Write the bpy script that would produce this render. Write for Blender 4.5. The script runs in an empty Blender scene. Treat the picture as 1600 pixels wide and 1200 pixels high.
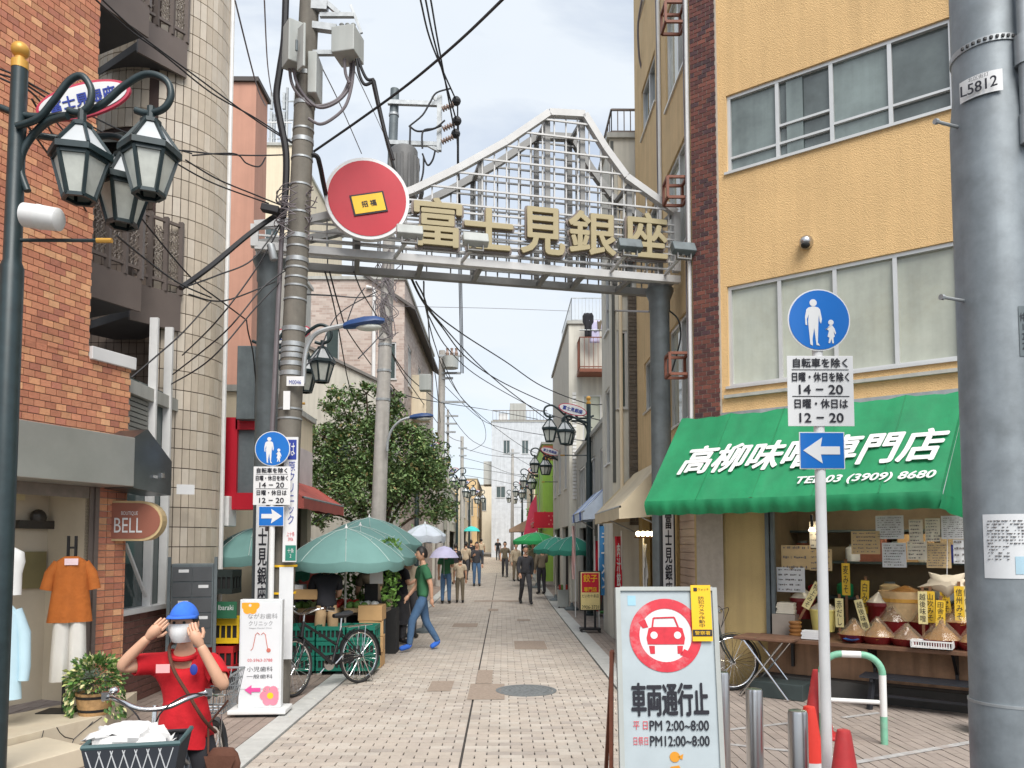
import bpy, bmesh, math, random
import numpy as np
from mathutils import Matrix, Vector
R = math.radians
S = bpy.context.scene
COL = S.collection
random.seed(7)

# ------------------------------------------------------------------ camera
CAMZ, FPX, PITCH, YAW = 1.75, 1200.0, R(3.4), math.atan(13 / 1200)
PPY = 850 - FPX * math.tan(PITCH)
cam = bpy.data.cameras.new('camera'); camo = bpy.data.objects.new('camera', cam); COL.objects.link(camo)
cam.sensor_width = 36; cam.lens = 36 * FPX / 1600; cam.shift_y = (PPY - 600) / 1600
cam.clip_start = .05; cam.clip_end = 3000
camo.location = (0, 0, CAMZ); camo.rotation_euler = (R(90) + PITCH, 0, -YAW)
S.camera = camo
CM = Matrix.Translation((0, 0, CAMZ)) @ camo.rotation_euler.to_matrix().to_4x4()
CMI = CM.inverted()

# ------------------------------------------------------------------ sky, sun, exposure
SUN_EL, SUN_AZ = R(50), R(165)
W = bpy.data.worlds.new('World'); S.world = W; W.use_nodes = True
nt = W.node_tree; nt.nodes.clear()
def wn(t): return nt.nodes.new(t)
out = wn('ShaderNodeOutputWorld'); bg = wn('ShaderNodeBackground'); sky = wn('ShaderNodeTexSky')
sky.sky_type = 'NISHITA'; sky.sun_disc = False; sky.sun_elevation = SUN_EL; sky.sun_rotation = SUN_AZ
sky.air_density = 1.0; sky.dust_density = 1.5
tc = wn('ShaderNodeTexCoord'); mp = wn('ShaderNodeMapping'); mp.inputs['Scale'].default_value = (1, 1, 2.6)
n1 = wn('ShaderNodeTexNoise'); n1.inputs['Scale'].default_value = 2.1; n1.inputs['Detail'].default_value = 7; n1.inputs['Roughness'].default_value = .55
n1.inputs['Distortion'].default_value = .4
rp = wn('ShaderNodeMapRange'); rp.inputs[1].default_value = .36; rp.inputs[2].default_value = .56; rp.inputs[3].default_value = .45; rp.inputs[4].default_value = .97
n2 = wn('ShaderNodeTexNoise'); n2.inputs['Scale'].default_value = 3.0; n2.inputs['Detail'].default_value = 5
cr = wn('ShaderNodeMix'); cr.data_type = 'RGBA'
cr.inputs[6].default_value = (4.0, 4.4, 4.85, 1); cr.inputs[7].default_value = (4.9, 5.1, 5.3, 1)
mx = wn('ShaderNodeMix'); mx.data_type = 'RGBA'
L = nt.links.new
L(tc.outputs['Generated'], mp.inputs[0]); L(mp.outputs[0], n1.inputs['Vector']); L(mp.outputs[0], n2.inputs['Vector'])
L(n1.outputs[0], rp.inputs[0]); L(n2.outputs[0], cr.inputs[0])
L(rp.outputs[0], mx.inputs[0]); L(sky.outputs[0], mx.inputs[6]); L(cr.outputs[2], mx.inputs[7])
L(mx.outputs[2], bg.inputs[0]); bg.inputs[1].default_value = .1; L(bg.outputs[0], out.inputs[0])
sl = bpy.data.lights.new('sun', 'SUN'); so = bpy.data.objects.new('sun', sl); COL.objects.link(so)
sl.energy = 2.0; sl.angle = R(35); sl.color = (1, .96, .9)
so.rotation_euler = (R(90) - SUN_EL, 0, R(180) - SUN_AZ + R(0))
VS = S.view_settings
VS.view_transform = 'Standard'; VS.look = 'None'; VS.gamma = 1; VS.use_curve_mapping = False; VS.exposure = 1.02

# ------------------------------------------------------------------ pixel helpers (photo 1600x1200)
def ray(u, v):
    d = Vector(((u - 800) / FPX, (PPY - v) / FPX, -1))
    return (CM.to_3x3() @ d)
def U(u, v, y):                      # point on the pixel's ray at street depth y
    d = ray(u, v); t = y / d.y
    return Vector((0, 0, CAMZ)) + d * t
def gz(y): return max(0., y - 22) * .014
def G(u, v):                         # point on the ground under the pixel
    d = ray(u, v); t = -CAMZ / d.z; y = d.y * t
    return Vector((d.x * t, y, gz(y)))
def proj(p):
    q = CMI @ Vector(p)
    if q.z > -.05: return (-9999, -9999, -1)
    return (800 + FPX * q.x / -q.z, PPY - FPX * q.y / -q.z, -q.z)
def PL(u, v, o, n):                  # pixel ray against a plane
    d = ray(u, v); c = Vector((0, 0, CAMZ)); t = (Vector(o) - c).dot(Vector(n)) / d.dot(Vector(n))
    return c + d * t

# ------------------------------------------------------------------ materials
MATS = {}
def mat(name, col, rough=.6, metal=0., var=.12, scale=3., bump=0., bscale=60., rand=0., spec=.5, streak=0., emit=None, alpha=1., trans=0., dirt=0., dirtcol=(.05, .045, .04), coat=0.):
    if name in MATS: return MATS[name]
    m = bpy.data.materials.new(name); m.use_nodes = True; t = m.node_tree; N = t.nodes.new; K = t.links.new
    b = t.nodes['Principled BSDF']
    b.inputs['Roughness'].default_value = rough; b.inputs['Metallic'].default_value = metal
    b.inputs['Specular IOR Level'].default_value = spec; b.inputs['Alpha'].default_value = alpha
    b.inputs['Transmission Weight'].default_value = trans; b.inputs['Coat Weight'].default_value = coat
    geo = N('ShaderNodeNewGeometry'); pos = geo.outputs['Position']
    c = None
    n = N('ShaderNodeTexNoise'); n.inputs['Scale'].default_value = scale; n.inputs['Detail'].default_value = 6; n.inputs['Roughness'].default_value = .62
    K(pos, n.inputs['Vector'])
    mr = N('ShaderNodeMapRange'); mr.inputs[1].default_value = .3; mr.inputs[2].default_value = .7; mr.inputs[3].default_value = 1 - var; mr.inputs[4].default_value = 1 + var
    K(n.outputs[0], mr.inputs[0])
    val = mr.outputs[0]
    if rand:
        oi = N('ShaderNodeObjectInfo'); a = N('ShaderNodeMath'); a.operation = 'ADD'; K(oi.outputs['Random'], a.inputs[0]); K(geo.outputs['Random Per Island'], a.inputs[1])
        f = N('ShaderNodeMath'); f.operation = 'FRACT'; K(a.outputs[0], f.inputs[0])
        r2 = N('ShaderNodeMapRange'); r2.inputs[3].default_value = 1 - rand; r2.inputs[4].default_value = 1 + rand; K(f.outputs[0], r2.inputs[0])
        mm = N('ShaderNodeMath'); mm.operation = 'MULTIPLY'; K(val, mm.inputs[0]); K(r2.outputs[0], mm.inputs[1]); val = mm.outputs[0]
    if streak:
        mpp = N('ShaderNodeMapping'); mpp.inputs['Scale'].default_value = (9, 9, .5); K(pos, mpp.inputs[0])
        n3 = N('ShaderNodeTexNoise'); n3.inputs['Scale'].default_value = 1.; n3.inputs['Detail'].default_value = 5; K(mpp.outputs[0], n3.inputs['Vector'])
        r3 = N('ShaderNodeMapRange'); r3.inputs[1].default_value = .4; r3.inputs[2].default_value = .72; r3.inputs[3].default_value = 1; r3.inputs[4].default_value = 1 - streak; K(n3.outputs[0], r3.inputs[0])
        m3 = N('ShaderNodeMath'); m3.operation = 'MULTIPLY'; K(val, m3.inputs[0]); K(r3.outputs[0], m3.inputs[1]); val = m3.outputs[0]
    hs = N('ShaderNodeHueSaturation'); hs.inputs['Color'].default_value = (*col, 1); K(val, hs.inputs['Value'])
    c = hs.outputs[0]
    if dirt:
        n4 = N('ShaderNodeTexNoise'); n4.inputs['Scale'].default_value = scale * .37 + 1.3; n4.inputs['Detail'].default_value = 9; n4.inputs['Roughness'].default_value = .7; K(pos, n4.inputs['Vector'])
        r4 = N('ShaderNodeMapRange'); r4.inputs[1].default_value = .5; r4.inputs[2].default_value = .74; r4.inputs[4].default_value = dirt; K(n4.outputs[0], r4.inputs[0])
        x4 = N('ShaderNodeMix'); x4.data_type = 'RGBA'; x4.inputs[7].default_value = (*dirtcol, 1); K(r4.outputs[0], x4.inputs[0]); K(c, x4.inputs[6]); c = x4.outputs[2]
    K(c, b.inputs['Base Color'])
    if bump:
        nb = N('ShaderNodeTexNoise'); nb.inputs['Scale'].default_value = bscale; nb.inputs['Detail'].default_value = 4; K(pos, nb.inputs['Vector'])
        bp = N('ShaderNodeBump'); bp.inputs['Strength'].default_value = bump; bp.inputs['Distance'].default_value = .02; K(nb.outputs[0], bp.inputs['Height']); K(bp.outputs[0], b.inputs['Normal'])
    if emit:
        b.inputs['Emission Color'].default_value = (*emit[0], 1); b.inputs['Emission Strength'].default_value = emit[1]
    MATS[name] = m
    return m
def multi(m, cols):
    """vary a material between several base colours by piece"""
    t = m.node_tree; N = t.nodes.new; K = t.links.new
    hs = next(x for x in t.nodes if x.type == 'HUE_SAT')
    oi = N('ShaderNodeObjectInfo'); geo = N('ShaderNodeNewGeometry'); a = N('ShaderNodeMath'); K(oi.outputs['Random'], a.inputs[0]); K(geo.outputs['Random Per Island'], a.inputs[1])
    b = N('ShaderNodeMath'); b.operation = 'MULTIPLY'; b.inputs[1].default_value = 7.31; K(a.outputs[0], b.inputs[0])
    f = N('ShaderNodeMath'); f.operation = 'FRACT'; K(b.outputs[0], f.inputs[0])
    r = N('ShaderNodeValToRGB'); r.color_ramp.interpolation = 'CONSTANT'
    el = r.color_ramp.elements
    while len(el) < len(cols): el.new(.5)
    acc = 0
    tot = sum(w for w, _ in cols)
    for e, (w, c) in zip(el, cols):
        e.position = acc / tot; e.color = (*c, 1); acc += w
    K(f.outputs[0], r.inputs[0]); K(r.outputs[0], hs.inputs['Color'])
    return m
def srgb(r, g, b):
    f = lambda c: (c / 255) / 12.92 if c <= 10 else ((c / 255 + .055) / 1.055) ** 2.4
    return (f(r), f(g), f(b))
M = dict(
    white=mat('white_paint', (.74, .74, .73), .45, var=.05, scale=5, dirt=.12),
    signwhite=mat('sign_white', (.72, .72, .72), .4, var=.03),
    black=mat('black_paint', (.012, .012, .014), .45, var=.2),
    ink=mat('ink', (.012, .012, .02), .6, var=0),
    blue=mat('sign_blue', srgb(0, 105, 190), .35, var=.04, coat=.2),
    blue2=mat('sign_blue_print', srgb(40, 60, 150), .5, var=.04),
    red=mat('red_paint', srgb(200, 25, 50), .45, var=.06),
    redprint=mat('red_print', srgb(205, 45, 60), .5, var=.12, scale=30),
    yellow=mat('yellow', srgb(240, 190, 30), .5, var=.06),
    gold=mat('gold_paint', srgb(160, 148, 114), .5, metal=.1, var=.05),
    ballgold=mat('gold_ball', srgb(205, 155, 70), .4, metal=.2, var=.1),
    steel=mat('stainless_steel', (.55, .55, .56), .28, metal=1., var=.1, scale=2),
    galv=mat('galvanised_steel', (.38, .40, .41), .5, metal=.55, var=.2, scale=9, streak=.12),
    galvdark=mat('galvanised_dark', (.13, .155, .165), .55, metal=.2, var=.2, scale=6, streak=.2),
    lampgreen=mat('lamp_post_green', (.022, .038, .042), .38, metal=.1, var=.25, scale=8),
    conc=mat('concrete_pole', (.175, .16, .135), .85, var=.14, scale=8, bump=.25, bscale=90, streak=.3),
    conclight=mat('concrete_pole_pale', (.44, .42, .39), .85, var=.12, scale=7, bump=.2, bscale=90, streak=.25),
    boxgrey=mat('equipment_grey', (.42, .44, .42), .5, var=.07, streak=.15),
    cable=mat('cable_black', (.014, .014, .017), .6, var=.2),
    cablegrey=mat('cable_grey', (.16, .14, .15), .55, var=.2),
    frame=mat('aluminium_frame', (.62, .62, .61), .38, metal=.5, var=.06),
    brownmetal=mat('brown_metal', srgb(112, 102, 97), .45, metal=.2, var=.08),
    rust=mat('rusty_brown_steel', srgb(120, 68, 48), .6, var=.2, scale=20),
    glass=mat('window_glass', (.06, .085, .085), .06, var=.25, scale=.9, spec=.7),
    frosted=mat('frosted_glass', (.15, .185, .18), .07, var=.5, scale=1.1, spec=.8, streak=.2),
    frostdark=mat('frosted_glass_dark', (.09, .11, .11), .06, var=.5, scale=1.3, spec=.8),
    curtain=mat('curtained_glass', (.42, .44, .37), .05, var=.25, scale=1.0, spec=.8, streak=.12, dirt=.25, dirtcol=srgb(150, 140, 108)),
    lampglass=mat('lamp_glass', (.58, .6, .55), .25, var=.2, scale=5, spec=.6),
    yellowwall=mat('yellow_stucco', srgb(222, 185, 132), .9, var=.06, scale=1.1, bump=.75, bscale=85, streak=.1, dirt=.12, dirtcol=srgb(180, 146, 104)),
    ochrewall=mat('ochre_stucco', srgb(190, 166, 116), .9, var=.08, scale=2, bump=.4, bscale=90, streak=.14),
    beigewall=mat('beige_spray_wall', srgb(212, 184, 140), .9, var=.08, scale=2, bump=.5, bscale=70, streak=.14),
    whitewall=mat('white_wall', srgb(208, 205, 194), .85, var=.06, scale=2, bump=.15, streak=.2),
    greywall=mat('grey_wall', srgb(176, 176, 170), .85, var=.08, scale=2, bump=.15, streak=.2),
    pinkwall=mat('pink_wall', srgb(190, 142, 122), .85, var=.06, scale=2, bump=.15, streak=.12),
    creamwall=mat('cream_wall', srgb(222, 208, 182), .85, var=.05, scale=2, bump=.15, streak=.12),
    limewall=mat('lime_wall', srgb(160, 200, 90), .8, var=.06, scale=2, streak=.1),
    mortar=mat('mortar', (.22, .19, .165), .95, var=.15, scale=12),
    mortarlight=mat('mortar_light', (.42, .37, .31), .95, var=.12, scale=12),
    green=mat('awning_green', srgb(24, 132, 84), .65, var=.14, scale=1.6, bump=.3, bscale=5, streak=.12, dirt=.3, dirtcol=srgb(20, 96, 66)),
    parasol=mat('parasol_green', srgb(108, 148, 143), .75, var=.06, scale=3),
    parasol2=mat('parasol_dark_green', srgb(40, 122, 104), .7, var=.06, scale=3),
    wood=mat('wood', srgb(122, 86, 58), .7, var=.25, scale=14),
    woodpale=mat('wood_pale', srgb(196, 166, 122), .7, var=.18, scale=14),
    card=mat('cardboard', srgb(186, 150, 104), .85, var=.08, scale=6),
    paper=mat('paper', srgb(222, 214, 196), .8, var=.06, scale=8),
    kraft=mat('kraft_paper', srgb(196, 170, 128), .8, var=.08, scale=8),
    paperwhite=mat('paper_white', (.66, .67, .68), .8, var=.04, scale=8),
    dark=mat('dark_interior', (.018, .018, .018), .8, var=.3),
    rubber=mat('rubber', (.02, .02, .021), .75, var=.2),
    chrome=mat('chrome', (.7, .7, .7), .16, metal=1., var=.05),
    skin=mat('skin', srgb(206, 160, 132), .55, var=.05, scale=12),
    hair=mat('hair_black', (.018, .015, .014), .5, var=.3, scale=40),
)

# ------------------------------------------------------------------ mesh builder
FM = None
class MB:
    def __init__(s): s.v = []; s.f = []; s.M = FM
    def add(s, vs, fs):
        o = len(s.v)
        if s.M is not None: vs = [tuple(s.M @ Vector(v)) for v in vs]
        s.v += [tuple(v) for v in vs]; s.f += [tuple(i + o for i in f) for f in fs]; return s
    def box(s, x0, x1, y0, y1, z0, z1):
        return s.add([(x0, y0, z0), (x1, y0, z0), (x1, y1, z0), (x0, y1, z0), (x0, y0, z1), (x1, y0, z1), (x1, y1, z1), (x0, y1, z1)],
                     [(0, 3, 2, 1), (4, 5, 6, 7), (0, 1, 5, 4), (1, 2, 6, 5), (2, 3, 7, 6), (3, 0, 4, 7)])
    def cb(s, c, sz): return s.box(c[0] - sz[0] / 2, c[0] + sz[0] / 2, c[1] - sz[1] / 2, c[1] + sz[1] / 2, c[2] - sz[2] / 2, c[2] + sz[2] / 2)
    def quad(s, a, b, c, d): return s.add([a, b, c, d], [(0, 1, 2, 3)])
    def bar(s, a, b, w, h=None, up=(0, 0, 1)):
        a, b = Vector(a), Vector(b); h = h or w; d = (b - a).normalized(); x = d.cross(Vector(up))
        if x.length < 1e-4: x = d.cross(Vector((0, 1, 0)))
        x.normalize(); z = x.cross(d)
        vs = [p + x * (w / 2 * i) + z * (h / 2 * j) for p in (a, b) for i, j in ((-1, -1), (1, -1), (1, 1), (-1, 1))]
        return s.add(vs, [(0, 1, 2, 3), (7, 6, 5, 4), (0, 4, 5, 1), (1, 5, 6, 2), (2, 6, 7, 3), (3, 7, 4, 0)])
    def tube(s, pts, r, n=8, caps=True):
        pts = [Vector(p) for p in pts]; k = len(pts)
        rs = r if isinstance(r, (list, tuple)) else [r] * k
        vs = []; prev = None
        for i, p in enumerate(pts):
            d = (pts[min(i + 1, k - 1)] - pts[max(i - 1, 0)])
            if d.length < 1e-9: d = Vector((0, 0, 1))
            d.normalize()
            if prev is None:
                x = d.cross(Vector((0, 0, 1)))
                if x.length < .05: x = d.cross(Vector((0, 1, 0)))
            else:
                x = prev - d * prev.dot(d)
            x.normalize(); prev = x; y = d.cross(x)
            for j in range(n):
                a = 2 * math.pi * j / n
                vs.append(p + (x * math.cos(a) + y * math.sin(a)) * rs[i])
        fs = [(i * n + j, i * n + (j + 1) % n, (i + 1) * n + (j + 1) % n, (i + 1) * n + j) for i in range(k - 1) for j in range(n)]
        if caps: fs += [tuple(range(n - 1, -1, -1)), tuple((k - 1) * n + j for j in range(n))]
        return s.add(vs, fs)
    def lathe(s, prof, n=16, c=(0, 0, 0), a0=0., caps=True):
        vs = []; c = Vector(c)
        for r, z in prof:
            for j in range(n):
                a = a0 + 2 * math.pi * j / n; vs.append((c.x + r * math.cos(a), c.y + r * math.sin(a), c.z + z))
        k = len(prof)
        fs = [(i * n + j, i * n + (j + 1) % n, (i + 1) * n + (j + 1) % n, (i + 1) * n + j) for i in range(k - 1) for j in range(n)]
        if caps: fs += [tuple(range(n - 1, -1, -1)), tuple((k - 1) * n + j for j in range(n))]
        return s.add(vs, fs)
    def prism(s, poly, y0, y1):           # xz outline, extruded in y
        n = len(poly)
        return s.add([(x, y0, z) for x, z in poly] + [(x, y1, z) for x, z in poly],
                     [tuple(range(n)), tuple(range(2 * n - 1, n - 1, -1))] + [(i, (i + 1) % n + 0, (i + 1) % n + n, i + n)[::-1] for i in range(n)])
    def hprism(s, poly, z0, z1):          # xy outline, extruded in z
        n = len(poly)
        return s.add([(x, y, z0) for x, y in poly] + [(x, y, z1) for x, y in poly],
                     [tuple(range(n - 1, -1, -1)), tuple(range(n, 2 * n))] + [(i, (i + 1) % n, (i + 1) % n + n, i + n) for i in range(n)])
    def ell(s, c, r, n=12, m=8):
        c = Vector(c); r = (r, r, r) if isinstance(r, (int, float)) else r
        vs = [(c.x, c.y, c.z - r[2])]
        for i in range(1, m):
            t = -math.pi / 2 + math.pi * i / m
            for j in range(n):
                a = 2 * math.pi * j / n
                vs.append((c.x + r[0] * math.cos(t) * math.cos(a), c.y + r[1] * math.cos(t) * math.sin(a), c.z + r[2] * math.sin(t)))
        vs.append((c.x, c.y, c.z + r[2])); e = len(vs) - 1
        fs = [(0, 1 + (j + 1) % n, 1 + j) for j in range(n)]
        for i in range(m - 2):
            for j in range(n): fs.append((1 + i * n + j, 1 + i * n + (j + 1) % n, 1 + (i + 1) * n + (j + 1) % n, 1 + (i + 1) * n + j))
        fs += [(1 + (m - 2) * n + j, 1 + (m - 2) * n + (j + 1) % n, e) for j in range(n)]
        return s.add(vs, fs)
    def mesh(s, name):
        me = bpy.data.meshes.new(name); me.from_pydata(s.v, [], s.f); me.update(); return me
    def build(s, name, m, parent=None, smooth=False, local=False, bevel=0., label=None):
        if parent is not None and not local:
            inv = acc(parent).inverted(); s.v = [tuple(inv @ Vector(v)) for v in s.v]
        me = s.mesh(name); ms = m if isinstance(m, (list, tuple)) else [m]
        for q in ms: me.materials.append(M[q] if isinstance(q, str) else q)
        if smooth: smoothen(me)
        o = bpy.data.objects.new(name, me); COL.objects.link(o)
        if parent is not None: o.parent = parent
        if bevel:
            b = o.modifiers.new('bevel', 'BEVEL'); b.width = bevel; b.segments = 2; b.limit_method = 'ANGLE'
        if label: o['label'] = label
        return o
def smoothen(me, ang=40):
    me.shade_smooth()
    try: me.set_sharp_from_angle(angle=R(ang))
    except Exception: pass
def acc(o):
    m = Matrix()
    while o is not None:
        m = (Matrix.Translation(o.location) @ o.rotation_euler.to_matrix().to_4x4()) @ m; o = o.parent
    return m
def tag(o, label, cat, group=None, kind=None):
    if label: o['label'] = label
    if cat: o['category'] = cat
    if group: o['group'] = group
    if kind: o['kind'] = kind
    return o
def thing(name, label, cat, loc=(0, 0, 0), rz=0., group=None):
    o = bpy.data.objects.new(name, None); COL.objects.link(o); o.empty_display_size = .2
    o.location = loc; o.rotation_euler = (0, 0, rz)
    return tag(o, label, cat, group)
def frame_rz(d): return math.atan2(d[1], d[0])
def copy_tree(o, parent=None):
    c = o.copy(); COL.objects.link(c); c.parent = parent
    for ch in list(o.children): copy_tree(ch, c)
    return c
def spline(pts, k=8):
    pts = [Vector(p) for p in pts]; o = []
    for i in range(len(pts) - 1):
        p0 = pts[max(i - 1, 0)]; p1 = pts[i]; p2 = pts[i + 1]; p3 = pts[min(i + 2, len(pts) - 1)]
        for j in range(k):
            t = j / k
            o.append(.5 * ((2 * p1) + (p2 - p0) * t + (2 * p0 - 5 * p1 + 4 * p2 - p3) * t * t + (3 * p1 - p0 - 3 * p2 + p3) * t ** 3))
    o.append(pts[-1]); return o
def text(s, size, m, parent, o, r=(1, 0, 0), u=(0, 0, 1), ext=0., offset=0., shear=0., name='lettering', local=False, ax='CENTER', space=1., lines=1., sx=1., bevel=0., fit=None):
    cu = bpy.data.curves.new(name, 'FONT'); cu.body = s; cu.size = size; cu.align_x = ax; cu.align_y = 'CENTER'
    cu.extrude = ext; cu.shear = shear; cu.space_character = space; cu.space_line = lines; cu.resolution_u = 3; cu.bevel_depth = bevel
    tmp = bpy.data.objects.new(name, cu); me = bpy.data.meshes.new_from_object(tmp)
    bpy.data.objects.remove(tmp); bpy.data.curves.remove(cu)
    bold, offset0 = offset * 1.0, offset
    if fit:
        xs = [v.co.x for v in me.vertices]; ys = [v.co.y for v in me.vertices]
        cx, cy = (min(xs) + max(xs)) / 2, (min(ys) + max(ys)) / 2
        kx = fit[0] / (max(xs) - min(xs)); ky = fit[1] / (max(ys) - min(ys)) if fit[1] else kx
        me.transform(Matrix.Diagonal((kx, ky, 1, 1)) @ Matrix.Translation((-cx, -cy, 0)))
    if bold > 0:
        bm = bmesh.new()
        for i in range(8):
            a = math.pi * i / 4; t_ = me.copy(); t_.transform(Matrix.Translation((bold * math.cos(a), bold * math.sin(a), .0004 * i))); bm.from_mesh(t_); bpy.data.meshes.remove(t_)
        bm.to_mesh(me); bm.free()
    r = Vector(r).normalized(); u = Vector(u).normalized(); n = r.cross(u)
    mm = Matrix((r, u, n)).transposed().to_4x4(); mm.translation = Vector(o)
    if sx != 1: mm = mm @ Matrix.Diagonal((sx, 1, 1, 1))
    if parent is not None and not local: mm = acc(parent).inverted() @ mm
    me.transform(mm); me.name = name; me.materials.clear(); me.materials.append(M[m] if isinstance(m, str) else m)
    ob = bpy.data.objects.new(name, me); COL.objects.link(ob); ob.parent = parent
    return ob
_unit = {}
def pieces(name, cells, m, parent, n=300, bev=0., pref=None):
    """cells (centre, size, rz) in the parent's frame: the n largest in view as objects, the rest as one"""
    m = M[m] if isinstance(m, str) else m
    A = acc(parent); sc = []
    for i, (c, sz, rz) in enumerate(cells):
        u, v, d = proj(A @ Vector(c))
        sc.append((sz[0] * sz[2] / (d * d) if (-10 < u < 1610 and -10 < v < 1210 and d > 0) else 0, i))
    if pref: sc = [(pref(cells[i]) if s > 0 else 0, i) for s, i in sc]
    sc.sort(reverse=True)
    ind = [i for s, i in sc[:n] if s > 0]; ids = set(ind)
    key = (name, m.name)
    if key not in _unit:
        me = MB().cb((0, 0, 0), (1, 1, 1)).mesh(name); me.materials.append(m); _unit[key] = me
    for i in ind:
        c, sz, rz = cells[i]
        o = bpy.data.objects.new(name, _unit[key]); COL.objects.link(o); o.parent = parent
        o.location = c; o.scale = sz; o.rotation_euler = (0, 0, rz)
    rest = [cells[i] for i in range(len(cells)) if i not in ids]
    if rest:
        base = np.array([(-.5, -.5, -.5), (.5, -.5, -.5), (.5, .5, -.5), (-.5, .5, -.5), (-.5, -.5, .5), (.5, -.5, .5), (.5, .5, .5), (-.5, .5, .5)])
        fb = [(0, 3, 2, 1), (4, 5, 6, 7), (0, 1, 5, 4), (1, 2, 6, 5), (2, 3, 7, 6), (3, 0, 4, 7)]
        V = []; F = []
        for k, (c, sz, rz) in enumerate(rest):
            b = base * np.array(sz); cs, sn = math.cos(rz), math.sin(rz)
            x = b[:, 0] * cs - b[:, 1] * sn + c[0]; y = b[:, 0] * sn + b[:, 1] * cs + c[1]; z = b[:, 2] + c[2]
            V += list(zip(x.tolist(), y.tolist(), z.tolist())); F += [tuple(q + 8 * k for q in f) for f in fb]
        me = bpy.data.meshes.new(name + '_field'); me.from_pydata(V, [], F); me.materials.append(m)
        o = bpy.data.objects.new(name + '_field', me); COL.objects.link(o); o.parent = parent; o['kind'] = 'stuff'
def wall(parent, x0, x1, z0, z1, holes, m, name='wall', y=0., t=.14, label=None):
    xs = sorted({x0, x1, *[min(max(h[i], x0), x1) for h in holes for i in (0, 1)]}); zs = sorted({z0, z1, *[min(max(h[i], z0), z1) for h in holes for i in (2, 3)]})
    b = MB()
    for i in range(len(xs) - 1):
        for j in range(len(zs) - 1):
            cx, cz = (xs[i] + xs[i + 1]) / 2, (zs[j] + zs[j + 1]) / 2
            if any(h[0] < cx < h[1] and h[2] < cz < h[3] for h in holes): continue
            b.quad((xs[i], y, zs[j]), (xs[i + 1], y, zs[j]), (xs[i + 1], y, zs[j + 1]), (xs[i], y, zs[j + 1]))
    for a, c, d, e in [h[:4] for h in holes]:
        b.quad((a, y, d), (a, y + t, d), (a, y + t, e), (a, y, e)); b.quad((c, y, d), (c, y, e), (c, y + t, e), (c, y + t, d))
        b.quad((a, y, d), (c, y, d), (c, y + t, d), (a, y + t, d)); b.quad((a, y, e), (a, y + t, e), (c, y + t, e), (c, y, e))
    return b.build(name, m, parent, local=True, label=label)
def window(parent, x0, x1, z0, z1, n=2, y=.05, fw=.045, glass='glass', fm='frame', rails=(), sill=True, name='window'):
    f = MB(); d0, d1 = y - .03, y + .04
    f.box(x0, x1, d0, d1, z0, z0 + fw); f.box(x0, x1, d0, d1, z1 - fw, z1)
    f.box(x0, x0 + fw, d0 + .002, d1, z0 + fw, z1 - fw); f.box(x1 - fw, x1, d0 + .002, d1, z0 + fw, z1 - fw)
    w = (x1 - x0) / n
    for i in range(1, n): f.box(x0 + i * w - fw / 2, x0 + i * w + fw / 2, d0 + .002, d1, z0 + fw, z1 - fw)
    for i, fr in rails:
        f.box(x0 + i * w + fw / 2, x0 + (i + 1) * w - fw / 2, d0 + .008, d1, z0 + (z1 - z0) * fr - .014, z0 + (z1 - z0) * fr + .014)
    if sill: f.box(x0 - .03, x1 + .03, y - .09, d0 - .001, z0 - .02, z0 + .012)
    o = f.build(name, fm, parent, local=True)
    for i in range(n):
        yy = y + .012 + .012 * (i % 2)
        MB().box(x0 + i * w + fw / 2, x0 + (i + 1) * w - fw / 2, yy, yy + .006, z0 + fw * .5, z1 - fw * .5).build('pane', glass, o, local=True)
    return o
# ------------------------------------------------------------------ ground, road, pavements
def sheet(name, x0, x1, y0, y1, dz, m, parent=None):
    b = MB(); ys = [y0] + [y for y in range(2, 400, 4) if y0 < y < y1] + ([22.] if y0 < 22 < y1 else []) + [y1]; ys = sorted(set(ys))
    for a, c in zip(ys, ys[1:]):
        b.quad((x0, a, gz(a) + dz), (x1, a, gz(a) + dz), (x1, c, gz(c) + dz), (x0, c, gz(c) + dz))
    o = b.build(name, m, parent)
    if parent is None: o['kind'] = 'structure'
    return o
asph = mat('asphalt', (.06, .06, .06), .9, var=.2, scale=5, bump=.3, bscale=120)
sheet('ground', -300, 300, -40, 700, -.07, asph)
bed = mat('paver_joint', (.055, .05, .046), .95, var=.3, scale=30)
pv = mat('road_paver', srgb(196, 182, 164), .82, var=.10, scale=2.2, bump=.25, bscale=160, rand=.05, dirt=.42, dirtcol=(.27, .235, .20))
multi(pv, [(5, srgb(184, 173, 161)), (4, srgb(189, 180, 169)), (3, srgb(178, 167, 156)), (1, srgb(169, 159, 150))])
pl = mat('pavement_paver', srgb(150, 135, 125), .85, var=.12, scale=2.5, bump=.25, bscale=160, rand=.08, dirt=.35, dirtcol=(.10, .09, .08))
pr = mat('plaza_paver', srgb(156, 144, 135), .85, var=.10, scale=2.2, bump=.25, bscale=160, rand=.07, dirt=.3, dirtcol=(.13, .11, .10))
ks = mat('kerb_granite', srgb(186, 186, 182), .8, var=.1, scale=8, bump=.2, bscale=150, rand=.06)
patch = mat('repair_patch', srgb(158, 142, 128), .92, var=.18, scale=25, bump=.5, bscale=140)

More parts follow.
